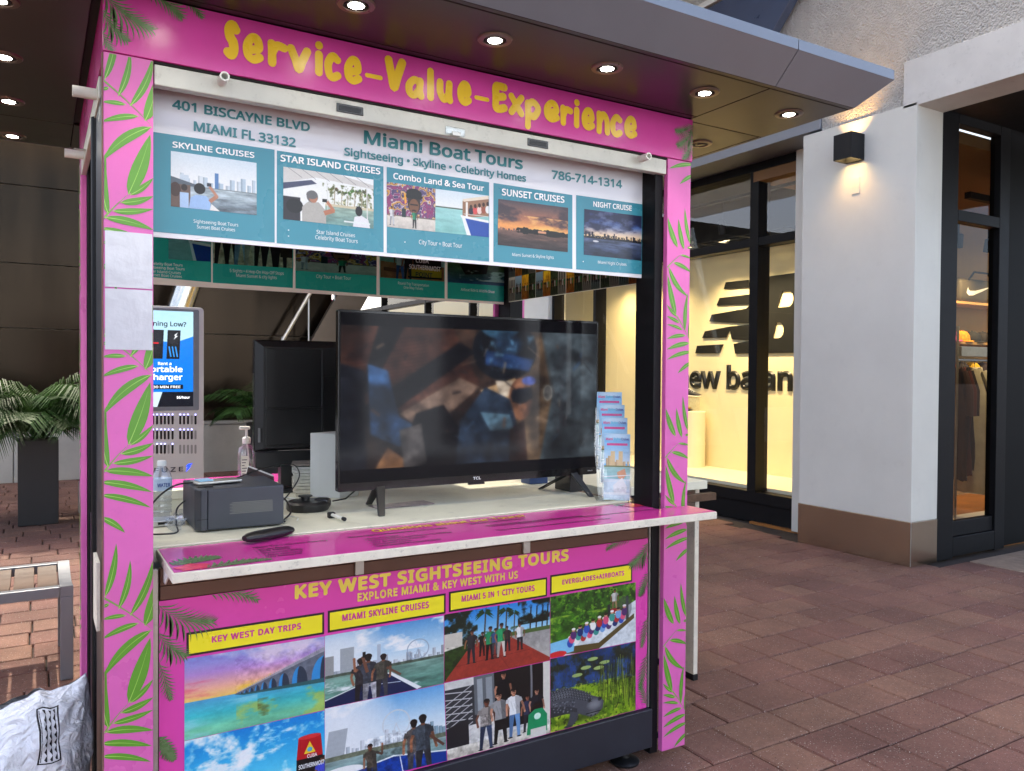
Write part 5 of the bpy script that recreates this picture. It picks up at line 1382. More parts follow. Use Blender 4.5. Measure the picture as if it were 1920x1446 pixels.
def frond2d(base, tip, bow, n, ll, lw, droop=.25):
    """a printed palm frond: rachis and two rows of leaflets"""
    (ax, az), (bx, bz) = base, tip; dx, dz = bx - ax, bz - az; L = math.hypot(dx, dz); nx, nz = -dz / L, dx / L; polys = []; cen = []
    for i in range(n + 1):
        t = i / n; bw = bow * L * 4 * t * (1 - t); cen.append((ax + dx * t + nx * bw, az + dz * t + nz * bw))
    for i in range(1, n + 1):
        t = i / n; c = cen[i]; tx, tz = c[0] - cen[i-1][0], c[1] - cen[i-1][1]; q = math.hypot(tx, tz); tx, tz = tx / q, tz / q
        ln = ll * (.45 + .75 * math.sin(math.pi * min(1, t * .86 + .1)))
        for sg in (-1, 1):
            a = R(58 - 34 * t) * sg; ux, uz = tx * math.cos(a) - tz * math.sin(a), tx * math.sin(a) + tz * math.cos(a)
            p, _ = leaf_poly(c, (c[0] + ux * ln, c[1] + uz * ln), lw, -droop * sg, 5); polys.append(p)
    return polys, cen
def palm_print(specs, rect, Y, parent):
    for base, tip, bow, n, ll, lw in specs:
        p, c = frond2d(base, tip, bow, n, ll, lw); p.append(ribs(c, .0022)); leaf_print(p, Y, m_dkgreen, 'printed_frond', parent, clipr=rect, split=False)
HR = (-.001, XR + .001, ZH + .001, ZS - .003)
palm_print([((-.02, 2.50), (.10, 2.405), -.12, 14, .058, .0055), ((-.01, 2.44), (.045, 2.365), -.1, 10, .042, .005), ((-.015, 2.38), (.02, 2.325), 0, 9, .022, .0035), ((.085, 2.505), (.18, 2.46), .1, 11, .045, .0055), ((.17, 2.51), (.235, 2.47), .1, 8, .03, .005),
            ((2.05, 2.47), (1.965, 2.43), .1, 12, .04, .0045), ((2.05, 2.45), (1.975, 2.38), .1, 13, .045, .0045), ((2.045, 2.41), (2.0, 2.335), .05, 11, .035, .004)], HR, -.0068, hd)
# other headers and posts
M().box(0, .0215, ZH, .02, DEP, ZS - .002).obj('side_header', m_magenta, K); M().box(XR - .02, .0215, ZH, XR, DEP, ZS - .002).obj('side_header', m_magenta, K); M().box(.021, DEP - .02, ZH, XR - .021, DEP, ZS - .002).obj('rear_header', m_magenta, K)
rp = M().box(-.001, DEP - .12, .04, .02, DEP, ZH - .001, .0015).obj('rear_post', m_pink, K)
post_leaves([((a[0] + DEP - .12, a[1]), (b[0] + DEP - .12, b[1]), w, k) for a, b, w, k in LEAF_L], [], (0, .686, 1.345), (DEP - .119, DEP - .001, .042, ZH - .004), -.0018, rp, axis='X')
M().box(.021, DEP - .022, .04, .12, DEP - .001, ZH - .001).obj('rear_post', m_pink, K)
M().box(XR - .12, DEP - .022, .04, XR - .021, DEP - .001, ZH - .001).obj('rear_post', m_pink, K); M().box(XR - .02, DEP - .12, .04, XR + .001, DEP, ZH - .001).obj('rear_post', m_pink, K)
for (x0, x1) in ((.012, .10), (1.882, 1.92)): M().box(x0, .0235, .03, x1, .135, ZH + .1, .003).obj('jamb_tube', m_blackmetal, K)
for (x0, x1) in ((.022, .10), (XR - .10, XR - .022)): M().box(x0, DEP - .14, .03, x1, DEP - .024, ZH + .1, .003).obj('jamb_tube', m_blackmetal, K)
M().tube([(.008, .40, .05), (.008, .40, 2.26)], .017, 10).obj('side_track', m_blackmetal, K, True); M().box(.004, .136, .05, .05, .38, 2.26, .003).obj('side_track', m_navy, K); M().box(1.985, .136, .99, 2.0, .2, 2.26, .003).obj('side_track', m_navy, K)
# roller shutter bottom rails
m_rail = mat('scuffed white rail', S(196, 194, 184), .42, .25, var=.08, vscale=9, dirt=.3, bump=.06, bscale=60)
def rail(lo, hi, along, pegs, nm='shutter_rail'):
    r_ = M().box(*lo, *hi, .003).obj(nm, m_rail, K)
    return r_
rl = rail((.121, .004, 2.262), (1.919, .036, 2.3175), 'X', None)
for x in (.292, 1.79): M().lathe((x, .004, 2.302), [(.013, 0), (.013, .05), (.009, .05), (.009, .01)], 16, ROTX90).obj('peg', m_white, rl, True)
for x in (.663, 1.335): 
    M().box(x - .042, .0015, 2.277, x + .042, .0042, 2.303, .0012).obj('slot_trim', m_gloss, rl); M().box(x - .034, .0004, 2.283, x + .034, .0016, 2.297, .0005).obj('finger_slot', m_blackplastic, rl)
M().box(.98, -.006, 2.266, 1.05, .0038, 2.292, .003).obj('latch', m_acrylic, rl); M().box(1.0, -.012, 2.262, 1.03, -.0065, 2.276, .002).obj('latch', m_alu, rl)
M().box(.121, .002, 2.3185, 1.92, .03, ZH - .0005).obj('shutter_gap', m_dark, K)
sr = rail((-.0005, .18, 2.255), (.018, 1.2, 2.3175), 'Y', None, 'side_shutter_rail')
for y in (.25, 1.0): M().lathe((.0, y, 2.285), [(.016, 0), (.016, .062), (.011, .062), (.011, .01)], 16, Matrix.Rotation(R(-90), 3, 'Y')).obj('peg', m_white, sr, True)
M().tube([(0, .86, 2.27), (-.03, .86, 2.27), (-.034, .88, 2.275)], .004, 6).obj('hook', m_alu, sr, True)
M().box(XR - .018, .18, 2.255, XR + .0005, 1.2, 2.3175).obj('side_shutter_rail', m_alu, K); M().box(.121, DEP - .018, 2.255, XR - .121, DEP + .0005, 2.3175).obj('rear_shutter_rail', m_alu, K)
# canopy: soffit panels, sloped fascia with lip, roof sheet
CX0, CX1, CY0, CY1 = -.415, 2.455, -.42, 1.77
g = .0025
def sof(x0, x1, y0, y1): M().box(x0 + g, y0 + g, ZS, x1 - g, y1 - g, ZS + .008, .0012, 1).obj('soffit_panel', m_soffit, K)
sof(CX0, CX1, CY0, CY0 + .024); sof(-.035, 2.03, CY0 + .024, -.038); sof(2.03, CX1, CY0 + .024, .018); sof(CX0, -.035, CY0 + .024, .018)
sof(2.058, CX1 - .02, .018, 1.37); sof(CX1 - .02, CX1, .018, 1.37); sof(CX0, -.02, .018, 1.37); sof(CX0, -.02, 1.37, CY1); sof(-.02, 2.058, 1.37, CY1); sof(2.058, CX1, 1.37, CY1)
sof(-.035, 2.03, -.038, -.0085)
M().box(.021, .022, 2.46, XR - .021, DEP - .022, 2.47).obj('kiosk_ceiling', mat('kiosk ceiling', S(170, 166, 160), .6), K)
M().box(CX0 + .01, CY0 + .01, ZS + .012, CX1 - .01, CY1 - .01, ZS + .03).obj('soffit_backing', m_dark, K)
o_, zt, zl_ = .095, ZS + .093, ZS + .128
def fascia(p0, p1, q0, q1):
    """lower edge p0-p1, upper edge q0-q1, then a vertical lip"""
    mm = M(); p0, p1, q0, q1 = map(Vector, (p0, p1, q0, q1)); up = Vector((0, 0, zl_ - zt))
    n_ = (p1 - p0).cross(q0 - p0).normalized(); cen = Vector((1.02, .67, 2.55)); n_ = n_ if n_.dot(cen - p0) > 0 else -n_
    inn = n_ * .006; inn2 = Vector((n_.x, n_.y, 0)).normalized() * .012
    mm.prism([p0, p1, q1, q0], inn, 0); mm.prism([q0 + Vector((0,0,.0005)), q1 + Vector((0,0,.0005)), q1 + up, q0 + up], inn2, 0); mm.obj('fascia_panel', m_fascia, K)
s_ = .002
for (xa, xb, ea, eb_) in ((CX0, .01, 1, 0), (.01, 2.03, 0, 0), (2.03, CX1, 0, 1)):
    for yy, oy in ((CY0, -o_), (CY1, o_)): fascia((xa + s_, yy, ZS), (xb - s_, yy, ZS), (xa + s_ - o_ * ea, yy + oy, zt), (xb - s_ + o_ * eb_, yy + oy, zt))
for (ya, yb, ea, eb_) in ((CY0, 0, 1, 0), (0, 1.37, 0, 0), (1.37, CY1, 0, 1)):
    for xx, ox in ((CX0, -o_), (CX1, o_)): fascia((xx, ya + s_, ZS), (xx, yb - s_, ZS), (xx + ox, ya + s_ - o_ * ea, zt), (xx + ox, yb - s_ + o_ * eb_, zt))
M().box(CX0 - o_ + .013, CY0 - o_ + .013, zl_ - .012, CX1 + o_ - .013, CY1 + o_ - .013, zl_ - .004).obj('roof_sheet', m_fascia, K)
m_ring = mat('nickel trim', S(120, 104, 96), .3, .9, var=.08, vscale=30)
m_off = mat('unlit lens', S(70, 62, 56), .25, .4)
def downlight(x, y, on=True):
    r_ = M().lathe((x, y, ZS), [(.034, -.001), (.036, -.006), (.05, -.005), (.053, .001), (.03, .001)], 28).obj('downlight', m_ring, K, True)
    M().lathe((x, y, ZS), [(.033, -.0022), (.03, -.0045), (.022, -.0045)], 24).obj('inner_ring', m_blackmetal, r_, True)
    M().lathe((x, y, ZS), [(.0215, -.0048), (.015, -.0062), (.004, -.0068)], 20).obj('lens', m_lens if on else m_off, r_, True)
    if on: spot('spotlight', (x, y, ZS - .02), (x, y, 0), 2.4, (1, .9, .74), R(115), 1.0, .03, r_)
for x in (.16, .591, 1.02, 1.437, 1.866, 2.30): downlight(x, -.25)
for y in (.226, .68, 1.165, 1.676): downlight(-.237, y)
for y in (.22, .68, 1.16, 1.67): downlight(2.297, y, y > .5)
# lower body
M().box(.125, .062, .055, 1.9, .078, .944).obj('front_panel', m_brown, K)
for z0, z1 in ((.868, .906), (.9075, .954)): M().box(.14, .036, z0, 1.872, .060, z1, .0015).obj('brown_board', m_brown, K)
for x in (.708, 1.317): M().box(x - .014, .024, .871, x + .014, .0355, .9565, .002).obj('shelf_bracket', m_alu, K)
M().prism([(.151, -.06, .955), (.151, .03, .955), (.151, .03, .92), (.151, .0, .92)], (-.004, 0, 0)).obj('shelf_bracket', m_white, K)
M().box(.121, .03, .05, .134, .045, .955, .001).obj('edge_strip', m_alu, K); M().box(1.876, .03, .212, 1.882, .045, .96, .001).obj('edge_strip', m_alu, K)
M().box(.125, .018, .058, 1.889, .061, .2075, .003).obj('plinth', m_navy, K)
M().box(.03, .14, .055, .05, DEP - .14, .94).obj('side_panel', m_navy, K); M().box(XR - .05, .14, .055, XR - .03, DEP - .14, .94).obj('side_panel', m_navy, K)
M().box(.05, .08, .05, XR - .06, DEP - .05, .07).obj('kiosk_floor', m_black, K)
for x, y in ((1.80, .075), (.25, .075), (1.80, 1.2), (.25, 1.2)):
    ft = M().lathe((x, y, 0), [(.056, 0), (.058, .008), (.045, .016), (.02, .022), (.016, .058)], 24).obj('levelling_foot', m_blackplastic, K, True)
# shelf on the front with printed pink sheet
shf = M().prism([(.145, -.155, .957), (2.045, -.155, .957), (2.045, -.004, .957), (1.884, -.004, .957), (1.884, .165, .957), (.145, .165, .957)], (0, 0, .0265), .0022).obj('service_shelf', m_chip, K)
sheet = M().prism([(.150, -.150, .984), (2.041, -.150, .984), (2.041, -.0045, .984), (1.884, -.0045, .984), (1.884, .160, .984), (.150, .160, .984)], (0, 0, .0010)).obj('pink_sheet', mat('glossy magenta sheet', S(206, 60, 150), .16, var=.05, vscale=5, bump=.12, bscale=200, bdist=.001), shf)
SR = (.152, 2.04, -.149, .159)
def shelf_print(polys, z, m, nm='printed_frond', split=False): leaf_print(polys, z, m, nm, shf, axis='Z', clipr=SR, split=split)
A = []
for b_, t_, bow, n, ll, lw in (((.15, -.08), (.26, -.03), .1, 12, .06, .012), ((.2, -.16), (.38, -.12), .1, 12, .05, .011), ((1.78, .16), (1.9, .1), -.1, 11, .05, .01)): shelf_print(frond2d(b_, t_, bow, n, ll, lw)[0], .9858, m_dkgreen)
hib = []
for cx, cy_ in ((.2, -.115), (1.85, .10)):
    for k in range(5): a = k * 1.257 + .3; hib.append(leaf_poly((cx, cy_), (cx + .05 * math.cos(a), cy_ + .042 * math.sin(a)), .045, .2)[0])
shelf_print(hib, .9864, mat('hibiscus print', S(226, 60, 96), .2, var=.25, vscale=60), 'printed_petal', True)
m_ink = mat('black ink', (.02, .012, .016, 1), .3, var=0)
for k, (s, a, b_) in enumerate(SHELF_TEXT):
    ya = (a[1] + b_[1]) / 2
    if k == 0: lettering(shf, s, (a[0], ya - .025, .9862), (b_[0], ya - .025, .9862), .040, (0, 1, 0), m_yellow, .03)
    else: lettering(shf, ('• ' if k in (2, 3, 4, 5, 6, 8, 9, 10, 11, 12, 14, 15, 16) else '') + s, (a[0] - (.014 if k > 1 else 0), ya, .9862), (b_[0], ya, .9862), .0165, (0, 1, 0), m_ink, .015)
# counter ring inside
M().box(.125, .167, .944, 1.881, .70, .985, .003).obj('counter_top', m_cream, K); M().box(.62, .7005, .944, 1.95, 1.2, .985, .003).obj('counter_top', m_cream, K)
M().box(.126, .166, .9855, 1.88, .198, .991, .002).obj('counter_lip', m_cream, K)
M().box(.126, .69, .3, .62, .70, .943).obj('inner_panel', m_cream, K)
M().box(.10, 1.355, .944, 1.95, 1.72, .984, .003).obj('rear_counter', m_cream, K); M().box(.12, 1.42, .9845, 1.94, 1.71, .9855).obj('rear_sheet', m_magenta, K)
M().box(.10, 1.362, .1, 1.94, 1.375, .943).obj('rear_panel', m_cream, K)
for x0 in (.16, .62, 1.08): M().box(x0, 1.352, .45, x0 + .40, 1.3615, .90, .003).obj('rear_panel_field', mat('panel field', S(206, 202, 186), .5), K)
# drop side shelves
M().box(-.014, .06, .80, -.005, .20, .985, .001).obj('side_shelf', m_chip, K)
M().box(2.045, .5, .945, 2.64, 1.1, .985, .003).obj('side_shelf', m_cream, K)
M().box(2.045, .46, .895, 2.66, .497, .93, .002).obj('shelf_bracket', mat('rusty bracket', S(90, 70, 54), .5, .5, var=.3, vscale=30), K)
lg = M().box(2.605, .545, .03, 2.632, .95, .944, .002).obj('shelf_leg', m_chip, K); M().box(2.603, .543, .0, 2.634, .952, .029, .002).obj('leg_foot', m_black, lg)

# ---------------------------------------------------------------- hanging and mounted signs
m_board = mat('white sign board', S(226, 226, 232), .3, var=.02, vscale=3)
m_teal = mat('teal sign print', S(58, 136, 156), .28, var=.03, vscale=3); m_tealtxt = mat('teal lettering', S(52, 132, 140), .3, var=0)
m_dteal = mat('dark teal sign print', S(44, 176, 164), .28, var=.03); m_wtxt = mat('white lettering', S(240, 242, 244), .35, var=0)
UPZ = (0, 0, 1)
sg = thing('tour_sign', (1.0, .1, 1.87), 'white and teal tour price sign with five picture cards under the shutter', 'sign')
q = SIGN_BOARD
M().prism([(q[3][0], .1005, 1.872), (1.896, .1005, 1.874), (1.896, .1005, 2.33), (q[0][0], .1005, 2.33)], (0, .008, 0)).obj('board', m_board, sg)
for c in SIGN_CARDS: quad_print('card', onY(c, .0995), m_teal, sg)
for c, f in zip(SIGN_PHOTOS, (pic_skyline_cruise, pic_star_island, pic_mural, pic_boat, pic_sunset, pic_night)): quad_print('photo', onY(c, .0985), pic_mat(f.__name__, f()), sg)
for s, a, b_, cp in SIGN_TEAL: lettering(sg, s, (a[0], .0978, a[1]), (b_[0], .0978, b_[1]), cp, UPZ, m_tealtxt, .028)
for s, a, b_, cp in SIGN_WHITE: lettering(sg, s, (a[0], .0978, a[1]), (b_[0], .0978, b_[1]), cp, UPZ, m_wtxt, .026)
for s, a, b_, cp in SIGN_THIN: lettering(sg, s, (a[0], .0978, a[1]), (b_[0], .0978, b_[1]), cp, UPZ, m_wtxt, .0)
for x, z in ((.47 + .035, 1.926), (.505, 1.908), (.884, 1.924), (1.60, 1.916)): M().lathe((x, .0982, z), [(.0022, 0), (.0022, .0006)], 8, ROTX90).obj('bullet', m_wtxt, sg)
m_rboard = see_through(mat('translucent sign board', S(240, 238, 230), .35, var=.02), .75); see_through(m_dteal, .75)
rs = thing('rear_sign', (1.1, 1.27, 1.86), 'teal picture sign hanging at the back of the kiosk behind the front sign', 'sign')
M().prism([(.10, 1.272, 1.855), (1.95, 1.272, 1.855), (1.95, 1.272, 2.3), (.10, 1.272, 2.3)], (0, .004, 0)).obj('board', m_rboard, rs)
for c in REAR_CARDS: quad_print('card', [(x, 1.2705, z + (.0 if k < 2 else .0)) for k, (x, z) in enumerate(c)], m_dteal, rs)
for c, f in zip(REAR_PHOTOS, (pic_boat, pic_legs, pic_mural, pic_point, pic_airboat_small)): quad_print('photo', onY(c, 1.2695), see_through(pic_mat('rear_' + f.__name__, f()), .75), rs)
for s, a, b_, cp in REAR_TEXT: lettering(rs, s, (a[0], 1.2688, a[1]), (b_[0], 1.2688, b_[1]), cp, UPZ, m_wtxt, 0)
lettering(rs, 'CUBA', (1.44, 1.2688, 2.035), (1.51, 1.2688, 2.035), .02, UPZ, m_wtxt, .02); lettering(rs, 'SOUTHERNMOST', (1.405, 1.2688, 2.002), (1.575, 1.2688, 2.0), .022, UPZ, m_wtxt, .02); lettering(rs, 'POINT', (1.44, 1.2688, 1.967), (1.53, 1.2688, 1.966), .022, UPZ, m_ink, .02)
ss = thing('side_sign', (1.9, .6, 1.85), 'long strip of small tour photographs hanging along the right kiosk side', 'sign')
M().box(1.905, .14, 1.858, 1.909, 1.16, 2.3).obj('board', m_rboard, ss)
for k in range(4):
    y1 = 1.16 - k * .255; y0 = y1 - .253; m_ = see_through(pic_mat('collage_%d' % k, pic_collage(k)), .75)
    quad_print('photo', [(1.9038, y1, 2.10), (1.9038, y0, 2.10), (1.9038, y0, 1.86), (1.9038, y1, 1.86)], m_, ss)
# big poster under the shelf
ps = thing('tour_poster', (1.0, .03, .21), 'magenta sightseeing poster with eight photographs below the kiosk shelf', 'poster')
YP = .0345
M().box(.137, YP, .2105, 1.872, .0358 + .0, .8665).obj('panel', mat('magenta poster', S(216, 70, 164), .26, var=.05, vscale=2, bump=.1, bscale=420, bdist=.0006), ps)
for c in POSTER_BOXES:
    x0, x1, z0, z1 = c[0][0], c[1][0], c[2][1], c[0][1]
    quad_print('caption_border', [(x0 - .003, YP - .0008, z1 + .003), (x1 + .003, YP - .0008, z1 + .003), (x1 + .003, YP - .0008, z0 - .003), (x0 - .003, YP - .0008, z0 - .003)], m_ink, ps)
    quad_print('caption_box', [(x0 + .0035, YP - .0014, z1 - .0035), (x1 - .0035, YP - .0014, z1 - .0035), (x1 - .0035, YP - .0014, z0 + .0035), (x0 + .0035, YP - .0014, z0 + .0035)], m_lemon, ps)
for k, (c, f) in enumerate(zip(POSTER_PHOTOS, (pic_bridge, pic_buoy, pic_wheel_selfie, pic_wheel_couple, pic_walk, pic_group, pic_airboat, pic_gator))):
    quad_print('photo', [(x, YP - .0012, max(z, .2125)) for x, z in c], pic_mat(f.__name__, f()), ps)
m_ytxt = mat('pale yellow lettering', S(232, 204, 84), .3, var=0); m_mtxt = mat('magenta lettering', S(206, 56, 140), .3, var=0)
for k, (s, a, b_, cp) in enumerate(POSTER_TITLE): lettering(ps, s, (a[0], YP - .0012, a[1]), (b_[0], YP - .0012, b_[1]), cp, UPZ, m_ytxt, .05 if k == 0 else .04, spacing=1.14)
for s, a, b_, cp in POSTER_BOXTXT: lettering(ps, s, (a[0], YP - .0022, a[1]), (b_[0], YP - .0022, b_[1]), cp, UPZ, m_mtxt, .042, spacing=1.14)
lettering(ps, 'CUBA', (.548, YP - .002, .335), (.578, YP - .002, .335), .011, UPZ, m_wtxt, .01); lettering(ps, 'SOUTHERNMOST', (.522, YP - .002, .306), (.60, YP - .002, .306), .013, UPZ, m_wtxt, .02)
PR = (.1375, 1.8715, .211, .866)
palm_print([((.13, .865), (.262, .79), -.12, 13, .062, .0048), ((.133, .79), (.195, .71), -.1, 10, .048, .0046), ((.137, .70), (.165, .60), 0, 11, .03, .004), ((.25, .872), (.39, .84), .1, 11, .042, .005), ((.13, .50), (.17, .43), 0, 10, .03, .008),
            ((1.88, .86), (1.795, .775), .12, 14, .05, .0046), ((1.80, .872), (1.68, .85), -.1, 11, .036, .0045), ((1.88, .74), (1.835, .66), 0, 11, .035, .004), ((1.87, .56), (1.845, .46), 0, 11, .03, .004), ((1.87, .42), (1.84, .30), 0, 12, .035, .0045), ((1.87, .22), (1.84, .30), 0, 9, .03, .004)], PR, YP - .0026, ps)
# ---------------------------------------------------------------- things on the counter
ZC = .9856
def rounded_rect(x0, x1, z0, z1, r, n=5):
    out = []
    for cx, cz, a0 in ((x1 - r, z1 - r, 0), (x0 + r, z1 - r, 90), (x0 + r, z0 + r, 180), (x1 - r, z0 + r, 270)):
        for k in range(n + 1): a = R(a0 + 90 * k / n); out.append((cx + r * math.cos(a), cz + r * math.sin(a)))
    return out
# television facing the walkway
tv = thing('television', (1.345, .45, ZC), 'large flat television on splayed feet playing a boat video on the counter', 'television')
TX0, TX1, TZ0, TZ1, TY = .772, 1.922, 1.068, 1.722, .43
M().prism([(x, TY, z) for x, z in rounded_rect(TX0, TX1, TZ0, TZ1, .006, 3)], (0, .03, 0), .002).obj('bezel', m_gloss, tv)
M().box(TX0 + .05, TY + .0305, TZ0 + .03, TX1 - .05, TY + .075, TZ0 + .42, .012).obj('back_cover', m_blackplastic, tv)
quad_print('screen', [(TX0 + .008, TY - .0008, TZ1 - .009), (TX1 - .008, TY - .0008, TZ1 - .009), (TX1 - .008, TY - .0008, TZ0 + .03), (TX0 + .008, TY - .0008, TZ0 + .03)], pic_mat('tv_picture', pic_tv(), .07, es=.22, spec=.14, grain=1.0), tv)
lettering(tv, 'TCL', (1.318, TY - .001, 1.080), (1.352, TY - .001, 1.080), .0105, UPZ, m_wtxt, .014)
lettering(tv, 'Roku TV', (1.872, TY - .001, 1.082), (1.896, TY - .001, 1.082), .004, UPZ, m_wtxt, .0)
M().box(1.30, TY - .001, 1.060, 1.37, TY + .012, 1.0675, .001).obj('infrared_window', m_gloss, tv)
for ax, f, b_ in ((.935, (.905, .355), (.955, .60)), (1.80, (1.835, .36), (1.765, .63))):
    l = M()
    for ex, ey in (f, b_):
        d = Vector((ex - ax, ey - .45, ZC - TZ0)); l.prism([(ax - .018, .445, TZ0 + .012), (ax + .018, .445, TZ0 + .012), (ex + .012, ey, ZC + .0), (ex - .012, ey, ZC + .0)], (0, .016 if ey > .45 else -.016, .0), .003)
    l.obj('leg', m_blackplastic, tv)
# brochure rack turned towards the walkway
hold = thing('brochure_rack', (1.845, .205, ZC), 'clear acrylic four tier brochure rack beside the right kiosk jamb', 'rack')
HQ = Matrix.Rotation(R(-39), 3, 'Z'); HO = Vector((1.852, .205, ZC + .002))
def hp(x, y, z): return HO + HQ @ Vector((x, y, z))
def hbox(x0, y0, z0, x1, y1, z1): return [hp(x, y, z) for x, y, z in ((x0,y0,z0),(x1,y0,z0),(x1,y1,z0),(x0,y1,z0),(x0,y0,z1),(x1,y0,z1),(x1,y1,z1),(x0,y1,z1))]
def acr(name, quads):
    mm = M()
    for qd in quads: mm.face([hp(*p) for p in qd])
    return mm.obj(name, m_acrylic, hold)
bm_ = [pic_mat('brochure_%d' % k, pic_brochure(), .2) for k in range(2)]
m_btx = mat('brochure title red', S(200, 60, 130), .3, var=0); m_btb = mat('brochure title blue', S(40, 60, 150), .3, var=0); m_btg = mat('brochure title teal', S(60, 170, 210), .3, var=0)
bl = ['front brochure at the bottom of the clear rack', 'second brochure from the front in the clear rack', 'third brochure from the front in the clear rack', 'topmost rear brochure in the clear rack']
for k in range(4):
    y = k * .038; z = k * .052 + (.012 if k else 0); w = .052; tl = .045; xo = -.012 * k
    acr('pocket', [[(-w - .006 + xo, y - .014, z), (w + .006 + xo, y - .014, z), (w + .006 + xo, y - .014, z + .05), (-w - .006 + xo, y - .014, z + .05)],
                   [(-w - .006 + xo, y - .014, z + .05), (-w + .016 + xo, y - .014, z + .05), (-w + .012 + xo, y - .012, z + .13), (-w - .006 + xo, y - .012, z + .13)],
                   [(w - .016 + xo, y - .014, z + .05), (w + .006 + xo, y - .014, z + .05), (w + .006 + xo, y - .012, z + .13), (w - .012 + xo, y - .012, z + .13)],
                   [(-w - .006 + xo, y - .014, z), (-w - .006 + xo, y + .016, z), (-w - .006 + xo, y + .03, z + .16), (-w - .006 + xo, y - .012, z + .13)],
                   [(w + .006 + xo, y - .014, z), (w + .006 + xo, y + .016, z), (w + .006 + xo, y + .03, z + .16), (w + .006 + xo, y - .012, z + .13)],
                   [(-w - .006 + xo, y + .016, z), (w + .006 + xo, y + .016, z), (w + .006 + xo, y + .035, z + .2), (-w - .006 + xo, y + .035, z + .2)]])
    H = .262
    c = [(-w + xo, y - .006 + tl, z + .004 + H), (w + xo, y - .006 + tl, z + .004 + H), (w + xo, y - .006, z + .004), (-w + xo, y - .006, z + .004)]
    br = thing('brochure', hp(xo, y, z), bl[k], 'brochure', 'brochures in the clear rack')
    M().prism([hp(p[0], p[1] + .0006, p[2]) for p in c], HQ @ Vector((0, .008, 0))).obj('pages', m_white, br)
    quad_print('cover', [hp(*p) for p in c], bm_[k % 2], br)
    def bt(s, x0, x1, f, m_): lettering(br, s, hp(x0 + xo, y - .0068 + tl * f, z + .004 + H * f), hp(x1 + xo, y - .0068 + tl * f, z + .004 + H * f), .0105, HQ @ Vector((0, tl, H)).normalized(), m_, .03)
    bt('Miami', -.046, -.018, .905, m_btx); bt('Skyline', -.015, .014, .905, m_btg); bt('Cruises', .016, .047, .905, m_btb)
acr('base', [[(-.08, -.016, .0), (.062, -.016, .0), (.05, .15, .0), (-.1, .15, .0)], [(-.08, .15, 0), (.04, .15, 0), (.04, .17, .22), (-.1, .17, .22)]])
rk = thing('leaflet_stack', (1.9, .6, ZC), 'dark red leaflets in a black holder behind the clear rack', 'leaflets')
M().box(1.83, .50, ZC, 1.90, .62, ZC + .14, .004).obj('holder', m_blackplastic, rk); M().box(1.835, .53, ZC + .141, 1.90, .56, ZC + .27, .001).obj('leaflets', mat('crimson leaflet', S(120, 30, 50), .35, var=.4, vscale=30), rk)
# second display seen from behind
mo = thing('computer_display', (1.0, 1.12, ZC), 'black display seen from behind, left of the television', 'display')
MX0, MX1, MZ0, MZ1, MY = .634, 1.50, 1.16, 1.632, 1.10
M().prism([(x, MY + .012, z) for x, z in rounded_rect(MX0, MX1, MZ0, MZ1, .004, 3)], (0, .022, 0), .002).obj('front_frame', m_gloss, mo)
t = bmesh.new(); a_ = [t.verts.new((x, MY + .0118, z)) for x, z in ((MX0 + .004, MZ0 + .004), (MX1 - .004, MZ0 + .004), (MX1 - .004, MZ1 - .004), (MX0 + .004, MZ1 - .004))]; b2 = [t.verts.new((x, MY - .012, z)) for x, z in ((MX0 + .035, MZ0 + .012), (MX1 - .035, MZ0 + .012), (MX1 - .035, MZ1 - .03), (MX0 + .035, MZ1 - .03))]
for i in range(4): t.faces.new((a_[i], a_[(i+1) % 4], b2[(i+1) % 4], b2[i]))
t.faces.new(b2)
M().add(t).obj('back_shell', m_blackplastic, mo)
def frame_ridge(x0, x1, z0, z1): M().tube([(x, MY - .0125, z) for x, z in rounded_rect(x0, x1, z0, z1, .008, 3)] + [(x1, MY - .0125, z1 - .008)], .0025, 6).obj('ridge', m_blackplastic, mo, True)
frame_ridge(MX0 + .045, .92, 1.345, 1.595); frame_ridge(MX0 + .045, .92, 1.185, 1.335); frame_ridge(.925, 1.3, 1.185, 1.48)
M().box(MX0 + .012, MY - .0135, 1.20, MX0 + .022, MY - .0122, 1.26).obj('rating_label', mat('grey label', S(110, 110, 112), .5), mo)
M().box(MX0 + .004, MY - .008, 1.09, 1.2, MY + .02, 1.158, .004).obj('lower_housing', m_blackplastic, mo)
M().box(.74, MY - .02, ZC + .02, .80, MY + .03, 1.10, .004).obj('stand_neck', m_blackplastic, mo); M().box(.66, MY - .06, ZC, .98, MY + .09, ZC + .016, .006).obj('stand_foot', m_blackplastic, mo)
# grey white box
wb = thing('white_box', (.86, .84, ZC), 'tall matt white box standing behind the television, left edge', 'box')
M().prism([(.812, .90, ZC), (.84, .865, ZC), (.905, .80, ZC), (1.0, .84, ZC), (.93, .95, ZC)], (0, 0, .262), .002).obj('carton', mat('white carton', S(206, 206, 198), .55, var=.04, vscale=6), wb)
# bundle of leaflets
pb = thing('leaflet_bundle', (.82, 1.03, ZC), 'thick bundle of strapped leaflets beside the white box', 'leaflets')
for k in range(9):
    z = ZC + .0 + k * .0135; dx, dy = rnd.uniform(-.006, .006), rnd.uniform(-.006, .006)
    M().obox((.835 + dx, 1.01 + dy, z + .0065), (.12, .19, .012), Matrix.Rotation(R(-14 + rnd.uniform(-3, 3)), 3, 'Z'), .001).obj('leaflet_pack', mat('paper edges', S(214 - k * 3, 206 - k * 2, 182), .7, var=.15, vscale=60), pb)
M().obox((.835, 1.01, ZC + .128), (.13, .2, .003), Matrix.Rotation(R(-18), 3, 'Z')).obj('top_leaflet', mat('printed top leaflet', S(150, 140, 130), .4, var=.5, vscale=40), pb)
